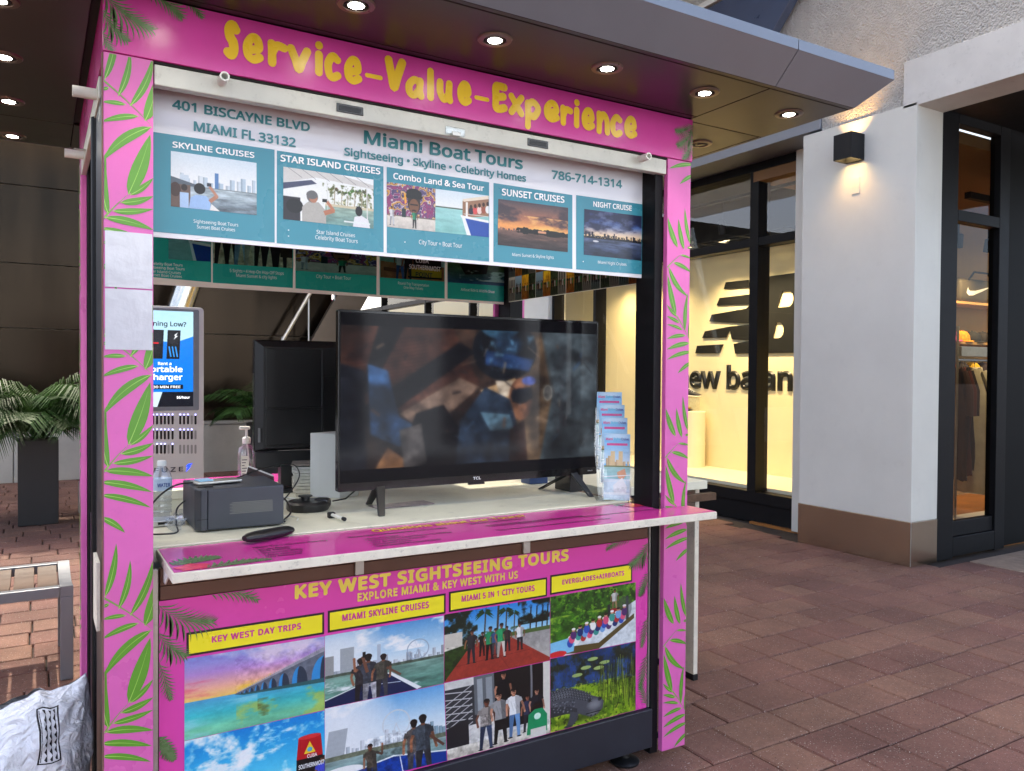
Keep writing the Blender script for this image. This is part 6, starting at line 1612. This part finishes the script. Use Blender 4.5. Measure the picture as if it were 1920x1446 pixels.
# receipt printer / small computer
pc = thing('mini_computer', (.42, .45, .991), 'dark grey boxy computer with perforated side near left post', 'computer')
PQ = Matrix.Rotation(R(1), 3, 'Z'); m_pc = mat('slate plastic', S(58, 62, 70), .42, var=.06, vscale=8, bump=.06, bscale=500, bdist=.0006)
px0, px1, py0, py1, pz0, pz1 = .281, .556, .335, .60, .9912, 1.122
M().box(px0 + .034, py0, pz0, px1, py1, pz1, .005).obj('case', m_pc, pc); M().prism([(px0, py1, pz0), (px0, py0 + .03, pz0), (px0 + .014, py0 - .002, pz0), (px0 + .0335, py0 - .002, pz0), (px0 + .0335, py1, pz0)], (0, 0, pz1 - pz0 + .001), .003).obj('front_bezel', m_pc, pc)
vent = M()
for i in range(26):
    for j in range(8):
        if (i < 1 or i > 24) and j % 2: continue
        x = .385 + i * .0053 + (j % 2) * .0026; z = 1.04 + j * .0049
        vent.face([(x + .0018 * math.cos(a), py0 - .0006, z + .0018 * math.sin(a)) for a in [R(60 * q + 30) for q in range(6)]])
vent.obj('vent_holes', mat('vent hole', S(128, 128, 118), .6), pc); M().box(px0 + .002, py0 - .0025, pz0 + .036, px0 + .034, py0 - .0018, pz0 + .038).obj('seam', m_black, pc)
M().box(px0 + .012, py0 + .05, pz1 + .0005, px0 + .06, py0 + .12, pz1 + .004, .001).obj('slot', m_black, pc)
ph = thing('smartphone', (.36, .46, 1.124), 'silver edged phone lying on the dark grey computer', 'phone')
M().obox((.365, .465, 1.1305), (.15, .072, .009), Matrix.Rotation(R(12), 3, 'Z'), .003).obj('body', m_alu, ph, True); M().obox((.325, .462, 1.1375), (.045, .05, .005), Matrix.Rotation(R(12), 3, 'Z'), .001).obj('blue_sticker', mat('pale blue tag', S(150, 200, 230), .4), ph)
sv = thing('black_pouch', (.45, .9, 1.1), 'grey and black soft pouch lying behind the computer', 'pouch')
M().obox((.455, .655, 1.09), (.16, .09, .03), Matrix.Rotation(R(14), 3, 'Z') @ Matrix.Rotation(R(-9), 3, 'Y'), .012).obj('pouch', mat('grey pouch', S(70, 74, 80), .5, var=.1), sv, True)
M().box(.40, .62, ZC, .5, .69, 1.07, .004).obj('support_block', m_blackplastic, sv)
for dx in (-.02, .03): M().obox((.455 + dx, .632, 1.108), (.032, .03, .004), Matrix.Rotation(R(14), 3, 'Z') @ Matrix.Rotation(R(-9), 3, 'Y'), .0015).obj('white_patch', m_white, sv)
mg = thing('open_magazine', (.62, 1.0, ZC), 'open brown magazine page leaning behind the grey pouch', 'magazine')
quad_print('page', [(.57, .92, 1.125), (.66, .88, 1.085), (.655, .84, 1.01), (.54, .88, 1.03)], pic_mat('magazine_page', pic_magazine(), .3), mg); M().prism([(.57, .9215, 1.125), (.66, .8815, 1.085), (.655, .8415, 1.01), (.54, .8815, 1.03)], (0, .006, 0)).obj('pages', m_white, mg)
# sanitiser
sz = thing('sanitiser_bottle', (.69, 1.50, .9858), 'clear hand sanitiser bottle with white pump on the rear counter', 'bottle')
sc_ = Vector((.69, 1.50, .9858)); m_clear = glass_mat('clear plastic', (.90, .93, .97, 1), .16, .04)
M().lathe(sc_, [(.036, 0), (.04, .006), (.04, .135), (.034, .155), (.016, .168), (.015, .18)], 20, sx=1, sy=.7).obj('bottle', m_clear, sz, True); M().lathe(sc_, [(.018, .175), (.019, .20), (.012, .206)], 16).obj('collar', m_white, sz, True); M().tube([sc_ + Vector((0, 0, .2)), sc_ + Vector((0, 0, .24))], .006, 8).obj('pump_stem', m_white, sz, True)
M().box(sc_.x - .032, sc_.y - .01, .9858 + .24, sc_.x + .016, sc_.y + .01, .9858 + .256, .005).obj('pump_head', m_white, sz); M().box(sc_.x - .03, sc_.y - .0285, .9858 + .02, sc_.x + .004, sc_.y - .0278, .9858 + .12).obj('label', m_white, sz); M().tube([sc_ + Vector((0, 0, .2)), sc_ + Vector((.01, 0, .1)), sc_ + Vector((-.005, 0, .01))], .004, 6).obj('dip_tube', m_white, sz, True)
for k in range(6): M().box(sc_.x - .027, sc_.y - .0292, .9858 + .035 + k * .013, sc_.x - .027 + .012 + .012 * (k % 3) / 2, sc_.y - .0287, .9858 + .039 + k * .013).obj('label_line', mat('label ink', S(90, 90, 100), .5, var=0), sz)
# water bottle
wt = thing('water_bottle', (.212, .60, ZC), 'clear ribbed water bottle with white cap by the left post', 'bottle')
wc = Vector((.214, .60, ZC)); prof = [(.026, 0), (.031, .006)] + [(.031 + .0015 * math.sin(k * 1.9), .01 + k * .006) for k in range(15)] + [(.032, .11), (.032, .15), (.026, .172), (.014, .188), (.0125, .192)]
M().lathe(wc, prof, 24).obj('bottle', m_clear, wt, True); M().lathe(wc, [(.0145, .19), (.0145, .206), (.013, .208)], 18).obj('cap', m_white, wt, True); M().lathe(wc, [(.0328, .108), (.0328, .148)], 24).obj('label', mat('blue white label', S(196, 214, 230), .3, var=.1, vscale=40), wt, True)
lettering(wt, 'WATER', wc + Vector((-.018, -.0338, .122)), wc + Vector((.022, -.0338, .122)), .013, UPZ, mat('blue label ink', S(30, 70, 150), .4, var=0), .02)
# crumpled clear wrapper
cw = thing('plastic_wrapper', (.25, .42, .991), 'crumpled clear plastic wrapper beside the computer', 'wrapper')
mm = M(); t = bmesh.new(); bmesh.ops.create_icosphere(t, subdivisions=3, radius=.036)
for v in t.verts: v.co *= .75 + .55 * mnoise.noise(v.co * 55) ; v.co.z = max(v.co.z * .9, -.03)
mm.add(t, Matrix.Translation((.232, .40, 0.991 + .026))); mm.obj('wrapper', m_clear, cw)
# black spectacle case on the shelf
gcs = thing('glasses_case', (.46, .2, .986), 'black oblong case lying across the edge of the pink shelf', 'case')
mm = M(); rings = []; q3 = Matrix.Rotation(R(24), 3, 'Z'); n = 16
for k in range(13):
    f = k / 12; x = -.088 + .176 * f; e = math.sqrt(max(.0, 1 - abs(2 * f - 1) ** 7)); hw, hh = .025 * max(e, .5), .016 * max(e, .5)
    rings.append([mm.bm.verts.new(Vector((.458, .135, .9865 + .0165)) + q3 @ Vector((x, hw * math.cos(a), hh * math.sin(a)))) for a in [2 * math.pi * w_ / n for w_ in range(n)]])
for a, b_ in zip(rings, rings[1:]):
    for w_ in range(n): mm.bm.faces.new((a[w_], a[(w_+1) % n], b_[(w_+1) % n], b_[w_]))
mm.bm.faces.new(rings[0][::-1]); mm.bm.faces.new(rings[-1]); mm.obj('shell', m_blackplastic, gcs, True)
M().tube([Vector((.458, .135, 1.004)) + q3 @ Vector((-.088 + .176 * k / 10, -.0252 * math.sqrt(max(.25, 1 - abs(k / 5 - 1) ** 7)), -.002)) for k in range(11)], .0008, 5).obj('seam', m_gloss, gcs)
# cable puck with base
pk = thing('cable_puck', (.72, .58, ZC), 'round black desk puck with a knob and coiled cable', 'gadget')
M().lathe((.715, .60, ZC), [(.074, 0), (.078, .006), (.078, .026), (.070, .034), (.012, .037)], 36).obj('base', m_blackplastic, pk, True); M().lathe((.705, .60, ZC + .036), [(.016, 0), (.016, .012), (.026, .014), (.026, .018)], 20).obj('knob', m_blackplastic, pk, True)
M().obox((.765, .585, ZC + .024), (.06, .05, .04), Matrix.Rotation(R(-35), 3, 'Z'), .014).obj('side_lobe', m_blackplastic, pk, True); M().tube([(.80, .57, ZC + .03), (.86, .60, ZC + .03), (.92, .66, ZC + .05)], .003, 6).obj('cable', m_black, pk, True)
# small white tipped marker
mk = thing('marker_cap', (.745, .33, .991), 'small black and white stubby stick on the counter edge', 'marker')
M().tube([(.738, .39, .9975), (.748, .30, .9975)], .0062, 12).obj('barrel', m_white, mk, True); M().box(.726, .385, .9858, .75, .408, 1.006, .003).obj('clip', m_black, mk); M().tube([(.748, .301, .9975), (.7495, .287, .9975)], .0068, 12).obj('tip', m_black, mk, True)
# cables
m_cable = mat('black cable', (.012, .012, .013, 1), .45, var=0)
def cable(pts, r, label, nm='cable', m=m_cable):
    c = []
    p = [Vector(q_) for q_ in pts]; p = [p[0]] + p + [p[-1]]
    for i in range(1, len(p) - 2):
        for j in range(8):
            t_ = j / 8; c.append(.5 * ((2*p[i]) + (-p[i-1] + p[i+1]) * t_ + (2*p[i-1] - 5*p[i] + 4*p[i+1] - p[i+2]) * t_*t_ + (-p[i-1] + 3*p[i] - 3*p[i+1] + p[i+2]) * t_**3))
    c.append(p[-1]); o = M().tube(c, r, 6).obj(nm, m, None, True); tag(o, label, 'cable'); return o
cable([(.30, .46, 1.131), (.24, .45, 1.128), (.19, .42, 1.105), (.15, .38, 1.07), (.13, .34, 1.04)], .0032, 'black cable curving from the phone to the left post')
cable([(.285, .56, 1.06), (.245, .48, 1.045), (.232, .40, 1.01), (.226, .34, .9945), (.18, .33, .9945), (.128, .36, .9945)], .0028, 'black cable looping beside the clear wrapper on the counter')
cable([(.557, .52, 1.06), (.60, .50, 1.05), (.61, .45, 1.01), (.575, .41, .9895), (.566, .36, .994)], .0032, 'black cable looping out of the computer towards the puck')
cable([(.47, .64, 1.115), (.58, .74, 1.13), (.72, .86, 1.13), (.74, .80, 1.09), (.66, .66, 1.04), (.60, .62, 1.0)], .0026, 'thin black cable arching over the pouch and magazine')
cable([(.575, .53, 1.0), (.60, .50, .9885), (.625, .47, .9885), (.63, .43, .9885), (.607, .36, .995)], .002, 'thin white cable on the counter between computer and puck', m=m_white)
cable([(.70, .82, .9885), (.62, .74, .989), (.68, .92, .99), (.74, .86, .989), (.68, .80, .995)], .0022, 'tangled pale cable in front of the leaflet bundle', m=m_white)
# silver edged tray at the left rear of the counter
tr = thing('cash_tray', (.25, .50, ZC), 'low silver tray edge behind the clear wrapper at left post', 'tray')
M().box(.128, .50, ZC, .274, .575, ZC + .022, .004).obj('tray', m_alu, tr); M().box(.19, .4985, ZC + .008, .235, .4998, ZC + .016, .0003).obj('slot', m_black, tr)
fl = thing('flat_leaflet', (1.1, .5, ZC), 'colour leaflet lying under the television', 'leaflet')
M().obox((1.06, .53, ZC + .002), (.24, .09, .002), Matrix.Rotation(R(4), 3, 'Z')).obj('leaflet', mat('leaflet print', S(140, 120, 120), .3, var=.8, vscale=25), fl)
bb = thing('blue_box', (1.8, .82, ZC), 'small dark blue box behind the right television foot', 'box')
M().box(1.80, .78, ZC, 1.90, .86, ZC + .07, .003).obj('carton', mat('blue carton', S(30, 60, 110), .5), bb)

# ---------------------------------------------------------------- charging station behind the kiosk
fz = thing('charging_station', (.52, 3.3, 0), 'grey power bank rental station with a bright blue screen', 'vending machine')
FX0, FX1, FY = .27, .79, 3.2
m_fz = mat('satin grey cabinet', S(196, 190, 182), .36, .1, var=.03)
M().prism([(x, FY, z) for x, z in rounded_rect(FX0, FX1, .0, 1.91, .025, 5)], (0, .14, 0), .003).obj('cabinet', m_fz, fz)
M().prism([(x, FY - .003, z) for x, z in rounded_rect(FX0 + .03, FX1 - .03, 1.24, 1.895, .01, 3)], (0, .002, 0)).obj('screen_bezel', mat('grey bezel', S(120, 122, 124), .25), fz)
scr = quad_print('screen', [(.34, FY - .0045, 1.88), (.724, FY - .0045, 1.88), (.724, FY - .0045, 1.266), (.34, FY - .0045, 1.266)], pic_mat('station_screen', pic_fuze(), .2, es=.3, grain=1), fz)
m_scrtxt = mat('screen white text', (.8, .8, .8, 1), .4, var=0, emit=(1, 1, 1, 1), es=.3); m_scrblk = mat('screen dark text', (.02, .02, .03, 1), .3, var=0)
for k, (s, a, b_, cp) in enumerate(FUZE_TXT):
    m_ = m_scrblk if k in (0, 5) else m_scrtxt
    z = (a[1] + b_[1]) / 2 if k else 1.782
    lettering(fz, s, (a[0], FY - .0056, z), (b_[0], FY - .0056, z), cp * .8, UPZ, m_, .02 if k not in (1, 4) else .008, spacing=1.0 if k != 5 else 1.35)
slot_pts = FUZE_SLOTS
filled = {0: '11111111'+'11101', 1: '11111111'+'11110', 2: '01011101'+'00000'}
m_pb = mat('power bank end', (.01, .01, .014, 1), .25, var=0); m_led = mat('violet led', (.1, .1, .3, 1), .4, var=0, emit=(.3, .3, 1, 1), es=3.0)
for k, (x, z) in enumerate(slot_pts):
    row, colm = divmod(k, 13)
    M().prism([(a, FY - .0008, b_) for a, b_ in rounded_rect(x - .0065, x + .0065, z - .031, z + .028, .006, 2)], (0, .0006, 0)).obj('slot', m_pb if filled[row][colm] == '1' else mat('empty slot', S(140, 134, 128), .4, var=0), fz)
    if filled[row][colm] == '1': M().box(x - .0022, FY - .0025, z + .030, x + .0022, FY - .0008, z + .037).obj('led', m_led, fz)
bx_, bz_ = FUZE_BOLT
M().face([(bx_ + a * .8, FY - .001, bz_ + b_ * .8) for a, b_ in ((.03, .035), (-.008, .03), (-.025, .005), (-.012, .008), (-.022, -.035), (.012, .002), (.004, -.002), (.018, .012), (.01, .014))]).obj('bolt_emblem', mat('blue emblem', S(20, 50, 230), .3, var=0, emit=(.02, .06, .9, 1), es=.5), fz)

# ---------------------------------------------------------------- bench stool and plastic bag on the left
st = thing('slatted_stool', (-.3, 2.35, 0), 'grey metal stool with curved wooden slats left of the kiosk', 'stool')
m_salu = mat('grey powder coat', S(112, 116, 122), .4, .3, var=.04, vscale=8)
m_slat = mat('teak slat', S(74, 50, 31), .6, var=.2, vscale=6, bump=.2, bscale=60)
SX0, SX1, SY0, SY1, SZ = -.62, .0, 2.06, 2.66, .455
def dip(y): return -.035 * math.sin(math.pi * (y - SY0) / (SY1 - SY0))
for x in (SX0, SX1 - .055):
    for y in (SY0, SY1 - .05): M().box(x, y, 0, x + .055, y + .05, SZ - .051, .004).obj('leg', m_salu, st)
for x in (SX0, SX1 - .055):
    rl_ = M(); pts = [SY0 + (SY1 - SY0) * k / 12 for k in range(13)]
    rl_.prism([(x, y, SZ + dip(y)) for y in pts] + [(x, y, SZ - .05 + dip(y)) for y in pts[::-1]], (.055, 0, 0)); rl_.obj('side_rail', m_salu, st)
for y in (SY0, SY1 - .05): M().box(SX0 + .056, y, SZ - .05, SX1 - .056, y + .05, SZ - .001, .003).obj('end_rail', m_salu, st)
for k in range(5):
    x = SX0 + .062 + k * .102; sl_ = M(); pts = [SY0 + .055 + (SY1 - SY0 - .11) * q_ / 10 for q_ in range(11)]
    sl_.prism([(x, y, SZ + .002 + dip(y)) for y in pts] + [(x, y, SZ - .018 + dip(y)) for y in pts[::-1]], (.088, 0, 0), .002); sl_.obj('slat', m_slat, st)
bag = thing('plastic_bag', (-.3, .28, 0), 'crumpled white plastic mailing bag with black print by left kiosk side', 'bag')
mb = bpy.data.materials.new('white film'); mb.use_nodes = True; n_ = mb.node_tree.nodes; l_ = mb.node_tree.links; p_ = n_['Principled BSDF']
p_.inputs['Base Color'].default_value = S(222, 224, 232); p_.inputs['Roughness'].default_value = .2; p_.inputs['Subsurface Weight'].default_value = .0
uvn = n_.new('ShaderNodeUVMap'); sepx = n_.new('ShaderNodeSeparateXYZ'); l_.new(uvn.outputs[0], sepx.inputs[0])
def mth(op, a, b_=None, c=None):
    q_ = n_.new('ShaderNodeMath'); q_.operation = op
    for i, v in enumerate((a, b_, c)):
        if v is None: continue
        if isinstance(v, (int, float)): q_.inputs[i].default_value = v
        else: l_.new(v, q_.inputs[i])
    return q_.outputs[0]
U, V_ = sepx.outputs[0], sepx.outputs[1]
def rectm(u0, u1, v0, v1): return mth('MULTIPLY', mth('MULTIPLY', mth('GREATER_THAN', U, u0), mth('LESS_THAN', U, u1)), mth('MULTIPLY', mth('GREATER_THAN', V_, v0), mth('LESS_THAN', V_, v1)))
zig = mth('GREATER_THAN', mth('ADD', mth('MULTIPLY', mth('PINGPONG', mth('MULTIPLY', V_, 60), 1), .5), mth('FRACT', mth('MULTIPLY', U, 110))), .95)
ink = mth('MULTIPLY', mth('MULTIPLY', rectm(.826, .857, .74, .95), zig), 1); ink = mth('MAXIMUM', ink, mth('SUBTRACT', rectm(.822, .861, .73, .96), rectm(.825, .858, .736, .955))); ink = mth('MAXIMUM', ink, mth('MULTIPLY', rectm(.63, .69, .93, .965), zig))
mxn = n_.new('ShaderNodeMix'); mxn.data_type = 'RGBA'; mxn.inputs['A'].default_value = S(222, 224, 232); mxn.inputs['B'].default_value = (.015, .015, .02, 1); l_.new(ink, mxn.inputs['Factor']); l_.new(mxn.outputs['Result'], p_.inputs['Base Color'])
nb_ = n_.new('ShaderNodeTexNoise'); nb_.inputs['Scale'].default_value = 16; nb_.inputs['Detail'].default_value = 6; nb_.inputs['Distortion'].default_value = 1.2; bp_ = n_.new('ShaderNodeBump'); bp_.inputs['Strength'].default_value = .9; bp_.inputs['Distance'].default_value = .03; l_.new(nb_.outputs['Fac'], bp_.inputs['Height']); l_.new(bp_.outputs['Normal'], p_.inputs['Normal'])
NU, NV = 96, 60; mmb = bmesh.new(); grid = []
for j in range(NV + 1):
    f = j / NV; row = []
    for i in range(NU):
        th = 2 * math.pi * i / NU; cx_ = -.325; a = .27 + .035 * math.sin(f * 2.4); bdep = .17 * math.sqrt(max(.0, 1 - f ** 2.2)) + .006
        ct, sn = math.cos(th), math.sin(th); x = cx_ + a * (abs(ct) ** .7) * math.copysign(1, ct); y = .26 + bdep * sn
        s_x = (x - cx_) / .31; ztop = .57 + .025 * s_x + .14 * max(0, s_x - .45) ** 1.4 + .014 * math.sin(x * 26) + .012 * mnoise.noise(Vector((x * 30, 1, 2)))
        z = .002 + (ztop) * f
        nv = Vector((x * 9, y * 9, z * 3)); w1 = mnoise.noise(nv) * .028 + mnoise.noise(nv * 2.7 + Vector((9, 1, 3))) * .013; rd = 1 - abs(mnoise.noise(Vector((x * 12 + z * 7, y * 9, z * 4 - x * 5)))) * 2.6 + .6 * (1 - abs(mnoise.noise(Vector((x * 30 - z * 12, y * 22, z * 9)))) * 3)
        out = (w1 * 1.2 + .013 * rd) * min(1, f * 4) * (1 if f < .97 else .5)
        y += sn * out - (.02 * f * f); x += ct * out * .6; x = min(x, -.012); z += .010 * mnoise.noise(nv * 1.5) * f
        row.append(mmb.verts.new((x, y, max(z, .001))))
    grid.append(row)
uvl = mmb.loops.layers.uv.new('UVMap')
for j in range(NV):
    for i in range(NU):
        fc = mmb.faces.new((grid[j][i], grid[j][(i+1) % NU], grid[j+1][(i+1) % NU], grid[j+1][i])); fc.smooth = True
        for lp, (uu, vv) in zip(fc.loops, ((i / NU, j / NV), ((i + 1) / NU, j / NV), ((i + 1) / NU, (j + 1) / NV), (i / NU, (j + 1) / NV))): lp[uvl].uv = (uu, vv)
mmb.faces.new(grid[0][::-1])
me = bpy.data.meshes.new('film'); mmb.to_mesh(me); mmb.free(); me.transform(Matrix.Translation((.3, -.28, 0))); link('film', me, mb, bag)

# ---------------------------------------------------------------- planters with palms
m_frond = see_through(mat('palm leaflet', (.035, .085, .016, 1), .5, var=.4, vscale=5, objrand=.3, spec=.25), .3); m_stalk = mat('palm stalk', S(90, 100, 50), .6)
def palm_plant(loc, label, h, nf, seed, spread=.55, grp='potted palms along the dark wall', pot=True, w=.17):
    rr = random.Random(seed); L = Vector(loc); t = thing('potted_palm', loc, label, 'plant', grp)
    if pot:
        pt = M(); pt.box(L.x - w, L.y - w, 0, L.x + w, L.y + w, h, .006).obj('planter', mat('matt black planter', (.010, .010, .011, 1), .5, var=.1), t)
        M().box(L.x - w + .02, L.y - w + .02, h + .0005, L.x + w - .02, L.y + w - .02, h + .006).obj('soil', mat('soil', S(50, 40, 30), .95), t)
    for k in range(nf):
        a = rr.uniform(0, 2 * math.pi); el = R(rr.uniform(25, 84)); ln = rr.uniform(.65, 1.1) * spread * 1.7
        base = L + Vector((rr.uniform(-.06, .06), rr.uniform(-.06, .06), h)); d = Vector((math.cos(a) * math.cos(el), math.sin(a) * math.cos(el), math.sin(el)))
        pts = []; p = base.copy(); dd = d.copy(); ns = 16
        for s_i in range(ns + 1):
            pts.append(p.copy()); p = p + dd * (ln / ns); dd = (dd + Vector((math.cos(a) * .05, math.sin(a) * .05, -.115 * (s_i / ns + .25)))).normalized()
        fm = M(); fm.tube(pts, [.006 * (1 - .8 * i / ns) + .001 for i in range(ns + 1)], 5)
        for i in range(3, ns + 1):
            tn = (pts[i] - pts[i-1]).normalized(); sd = tn.cross(Vector((0, 0, 1)))
            if sd.length < .05: sd = Vector((1, 0, 0))
            sd.normalize(); upv = sd.cross(tn)
            for sub in (0, .33, .66):
                q0 = pts[i-1] + (pts[i] - pts[i-1]) * sub; f = (i - 1 + sub) / ns
                for sg_ in (-1, 1):
                    ll = ln * (.2 + .26 * math.sin(math.pi * min(1, f * .9))) * rr.uniform(.85, 1.15); dv = (sd * sg_ * .78 + tn * .62 + upv * .18 + Vector((0, 0, -.1))).normalized(); wv = (tn - dv * tn.dot(dv)).normalized() * .0065
                    m1 = q0 + dv * ll * .5 + Vector((0, 0, -.01)); tp = q0 + dv * ll + Vector((0, 0, -.35 * ll - .02))
                    v = [fm.bm.verts.new(c_) for c_ in (q0 - wv * .5, q0 + wv * .5, m1 + wv, tp, m1 - wv)]; fm.bm.faces.new((v[0], v[1], v[2], v[4])); fm.bm.faces.new((v[4], v[2], v[3]))
        fm.obj('frond', m_frond, t, recalc=False)
    return t
palm_plant((-.14, 6.74, 0), 'bushy palm in a tall black planter left of the kiosk', .82, 46, 5, .62)
palm_plant((2.45, 8.6, 0), 'palm in a planter showing between the charging station and the display', .8, 20, 11, .5)
# ---------------------------------------------------------------- dark clad wall behind, far side of the walkway
dw = thing('clad_wall', (0, 10.2, 0), 'dark bronze panel wall with pale steel skirting behind the kiosk', 'wall')
m_bronze = mat('dark bronze cladding', S(46, 37, 28), .2, .9, var=.45, vscale=1.6, bump=.04, bscale=3, rvar=.14, stretch=(1, 1, .12))  # upright stretched noise puts vertical reflection streaks into the colour
m_skirt = mat('pale steel skirting', S(176, 172, 164), .4, .4, var=.1, vscale=3)
zs_ = [.76, 2.04, 2.90, 3.93, 4.7]
for z0, z1 in zip(zs_, zs_[1:]):
    for x0, x1 in ((-9, -4.5), (-4.5, 0.9), (.9, 3.9)): M().box(x0 + .006, 10.1, z0 + .006, x1 - .006, 10.16, z1 - .006, .003).obj('clad_panel', m_bronze, dw)
M().box(-9, 10.165, 0, 3.9, 10.3, 4.7).obj('wall_core', mat('joint backing', S(150, 140, 126), .6), dw)
for x0, x1 in ((-9, -3), (-3, -.42), (-.42, 1.9), (1.9, 3.9)): M().box(x0 + .005, 10.04, 0, x1 - .005, 10.10, .70, .004).obj('skirting_panel', m_skirt, dw)
M().box(-9, 10.02, .705, 3.9, 10.12, .755, .006).obj('skirting_cap', m_skirt, dw)
fb = thing('floor_outlet', (.26, 7.2, 0), 'small steel floor outlet box with a loose cable beside the planter', 'outlet')
M().box(.22, 7.15, 0, .36, 7.25, .32, .006).obj('box', m_alu, fb); M().box(.25, 7.145, .05, .30, 7.1495, .26).obj('cover', m_black, fb); M().tube([(.36, 7.2, .1), (.42, 7.18, .16), (.45, 7.2, .05), (.6, 7.2, .08)], .012, 6).obj('cable', m_cable, fb, True)
sb_ = thing('steel_brace', (1.4, 8.8, 0), 'polished slanted steel column behind the charging station', 'column')
M().tube([(.72, 8.9, 0), (1.42, 8.9, 2.2), (2.06, 8.9, 4.2)], .16, 20).obj('column', mat('polished steel', S(214, 204, 186), .18, 1, var=.1), sb_, True)
stp = thing('stair_stringer', (4.2, 9.7, 2.4), 'slanted bronze stair stringer at the end of the dark wall', 'stair')
M().prism([(2.9, 9.7, 1.0), (3.4, 9.7, 1.0), (5.6, 9.7, 4.9), (5.1, 9.7, 4.9)], (0, .12, 0)).obj('stringer', mat('stringer metal', S(110, 98, 86), .35, .6), stp); M().tube([(2.75, 9.69, 1.5), (4.95, 9.69, 5.4)], .03, 8).obj('handrail', m_alu, stp, True)
for k in range(6): M().tube([(3.0 + k * .4, 9.69, 1.2 + k * .7), (3.0 + k * .4, 9.69, 2.0 + k * .7)], .015, 6).obj('baluster', m_alu, stp, True)
# far building closing the walkway
ff = thing('far_building', (5, 24, 0), 'low pale far building with dark framed windows closing the walkway', 'building')
m_far = mat('far pale wall', S(214, 208, 198), .7, var=.05); M().box(-2, 24, 0, 14, 24.4, 2.5).obj('wall', m_far, ff)
for k in range(8):
    x = 2.6 + k * 1.25; w_ = M().box(x, 23.9, .3, x + .9, 23.99, 2.2).obj('window', m_blackmetal, ff); M().box(x + .05, 23.88, .4, x + .85, 23.895, 2.1).obj('pane', mat('far pane', S(170, 180, 180), .1, .3), w_)
M().box(6.0, 23.7, 2.4, 6.3, 23.85, 3.9).obj('pink_sign', mat('pink sign', S(220, 60, 120), .4), ff); M().box(8.2, 23.7, 0, 8.5, 23.85, 3.9).obj('pink_sign', mat('pink sign', S(220, 60, 120), .4), ff)
# opposite shops across the walkway: met in reflections, wall sized and tinted to bounce sunlight
ob = thing('opposite_building', (2, -10, 0), 'unseen two storey pale blue arcade building bouncing sunlight from behind the viewer', 'building')
M().box(-14, -10.4, 0, 16, -10, 6.2).obj('wall', mat('opposite wall', S(196, 212, 230), .7, var=.08), ob)
m_og = mat('opposite glass', S(40, 44, 48), .1)
for k in range(9):
    x = -13 + k * 3.2
    for z0, z1 in ((.2, 2.9), (4.0, 5.4)): M().box(x, -9.99, z0, x + 1.7, -9.95, z1).obj('window', m_og, ob)
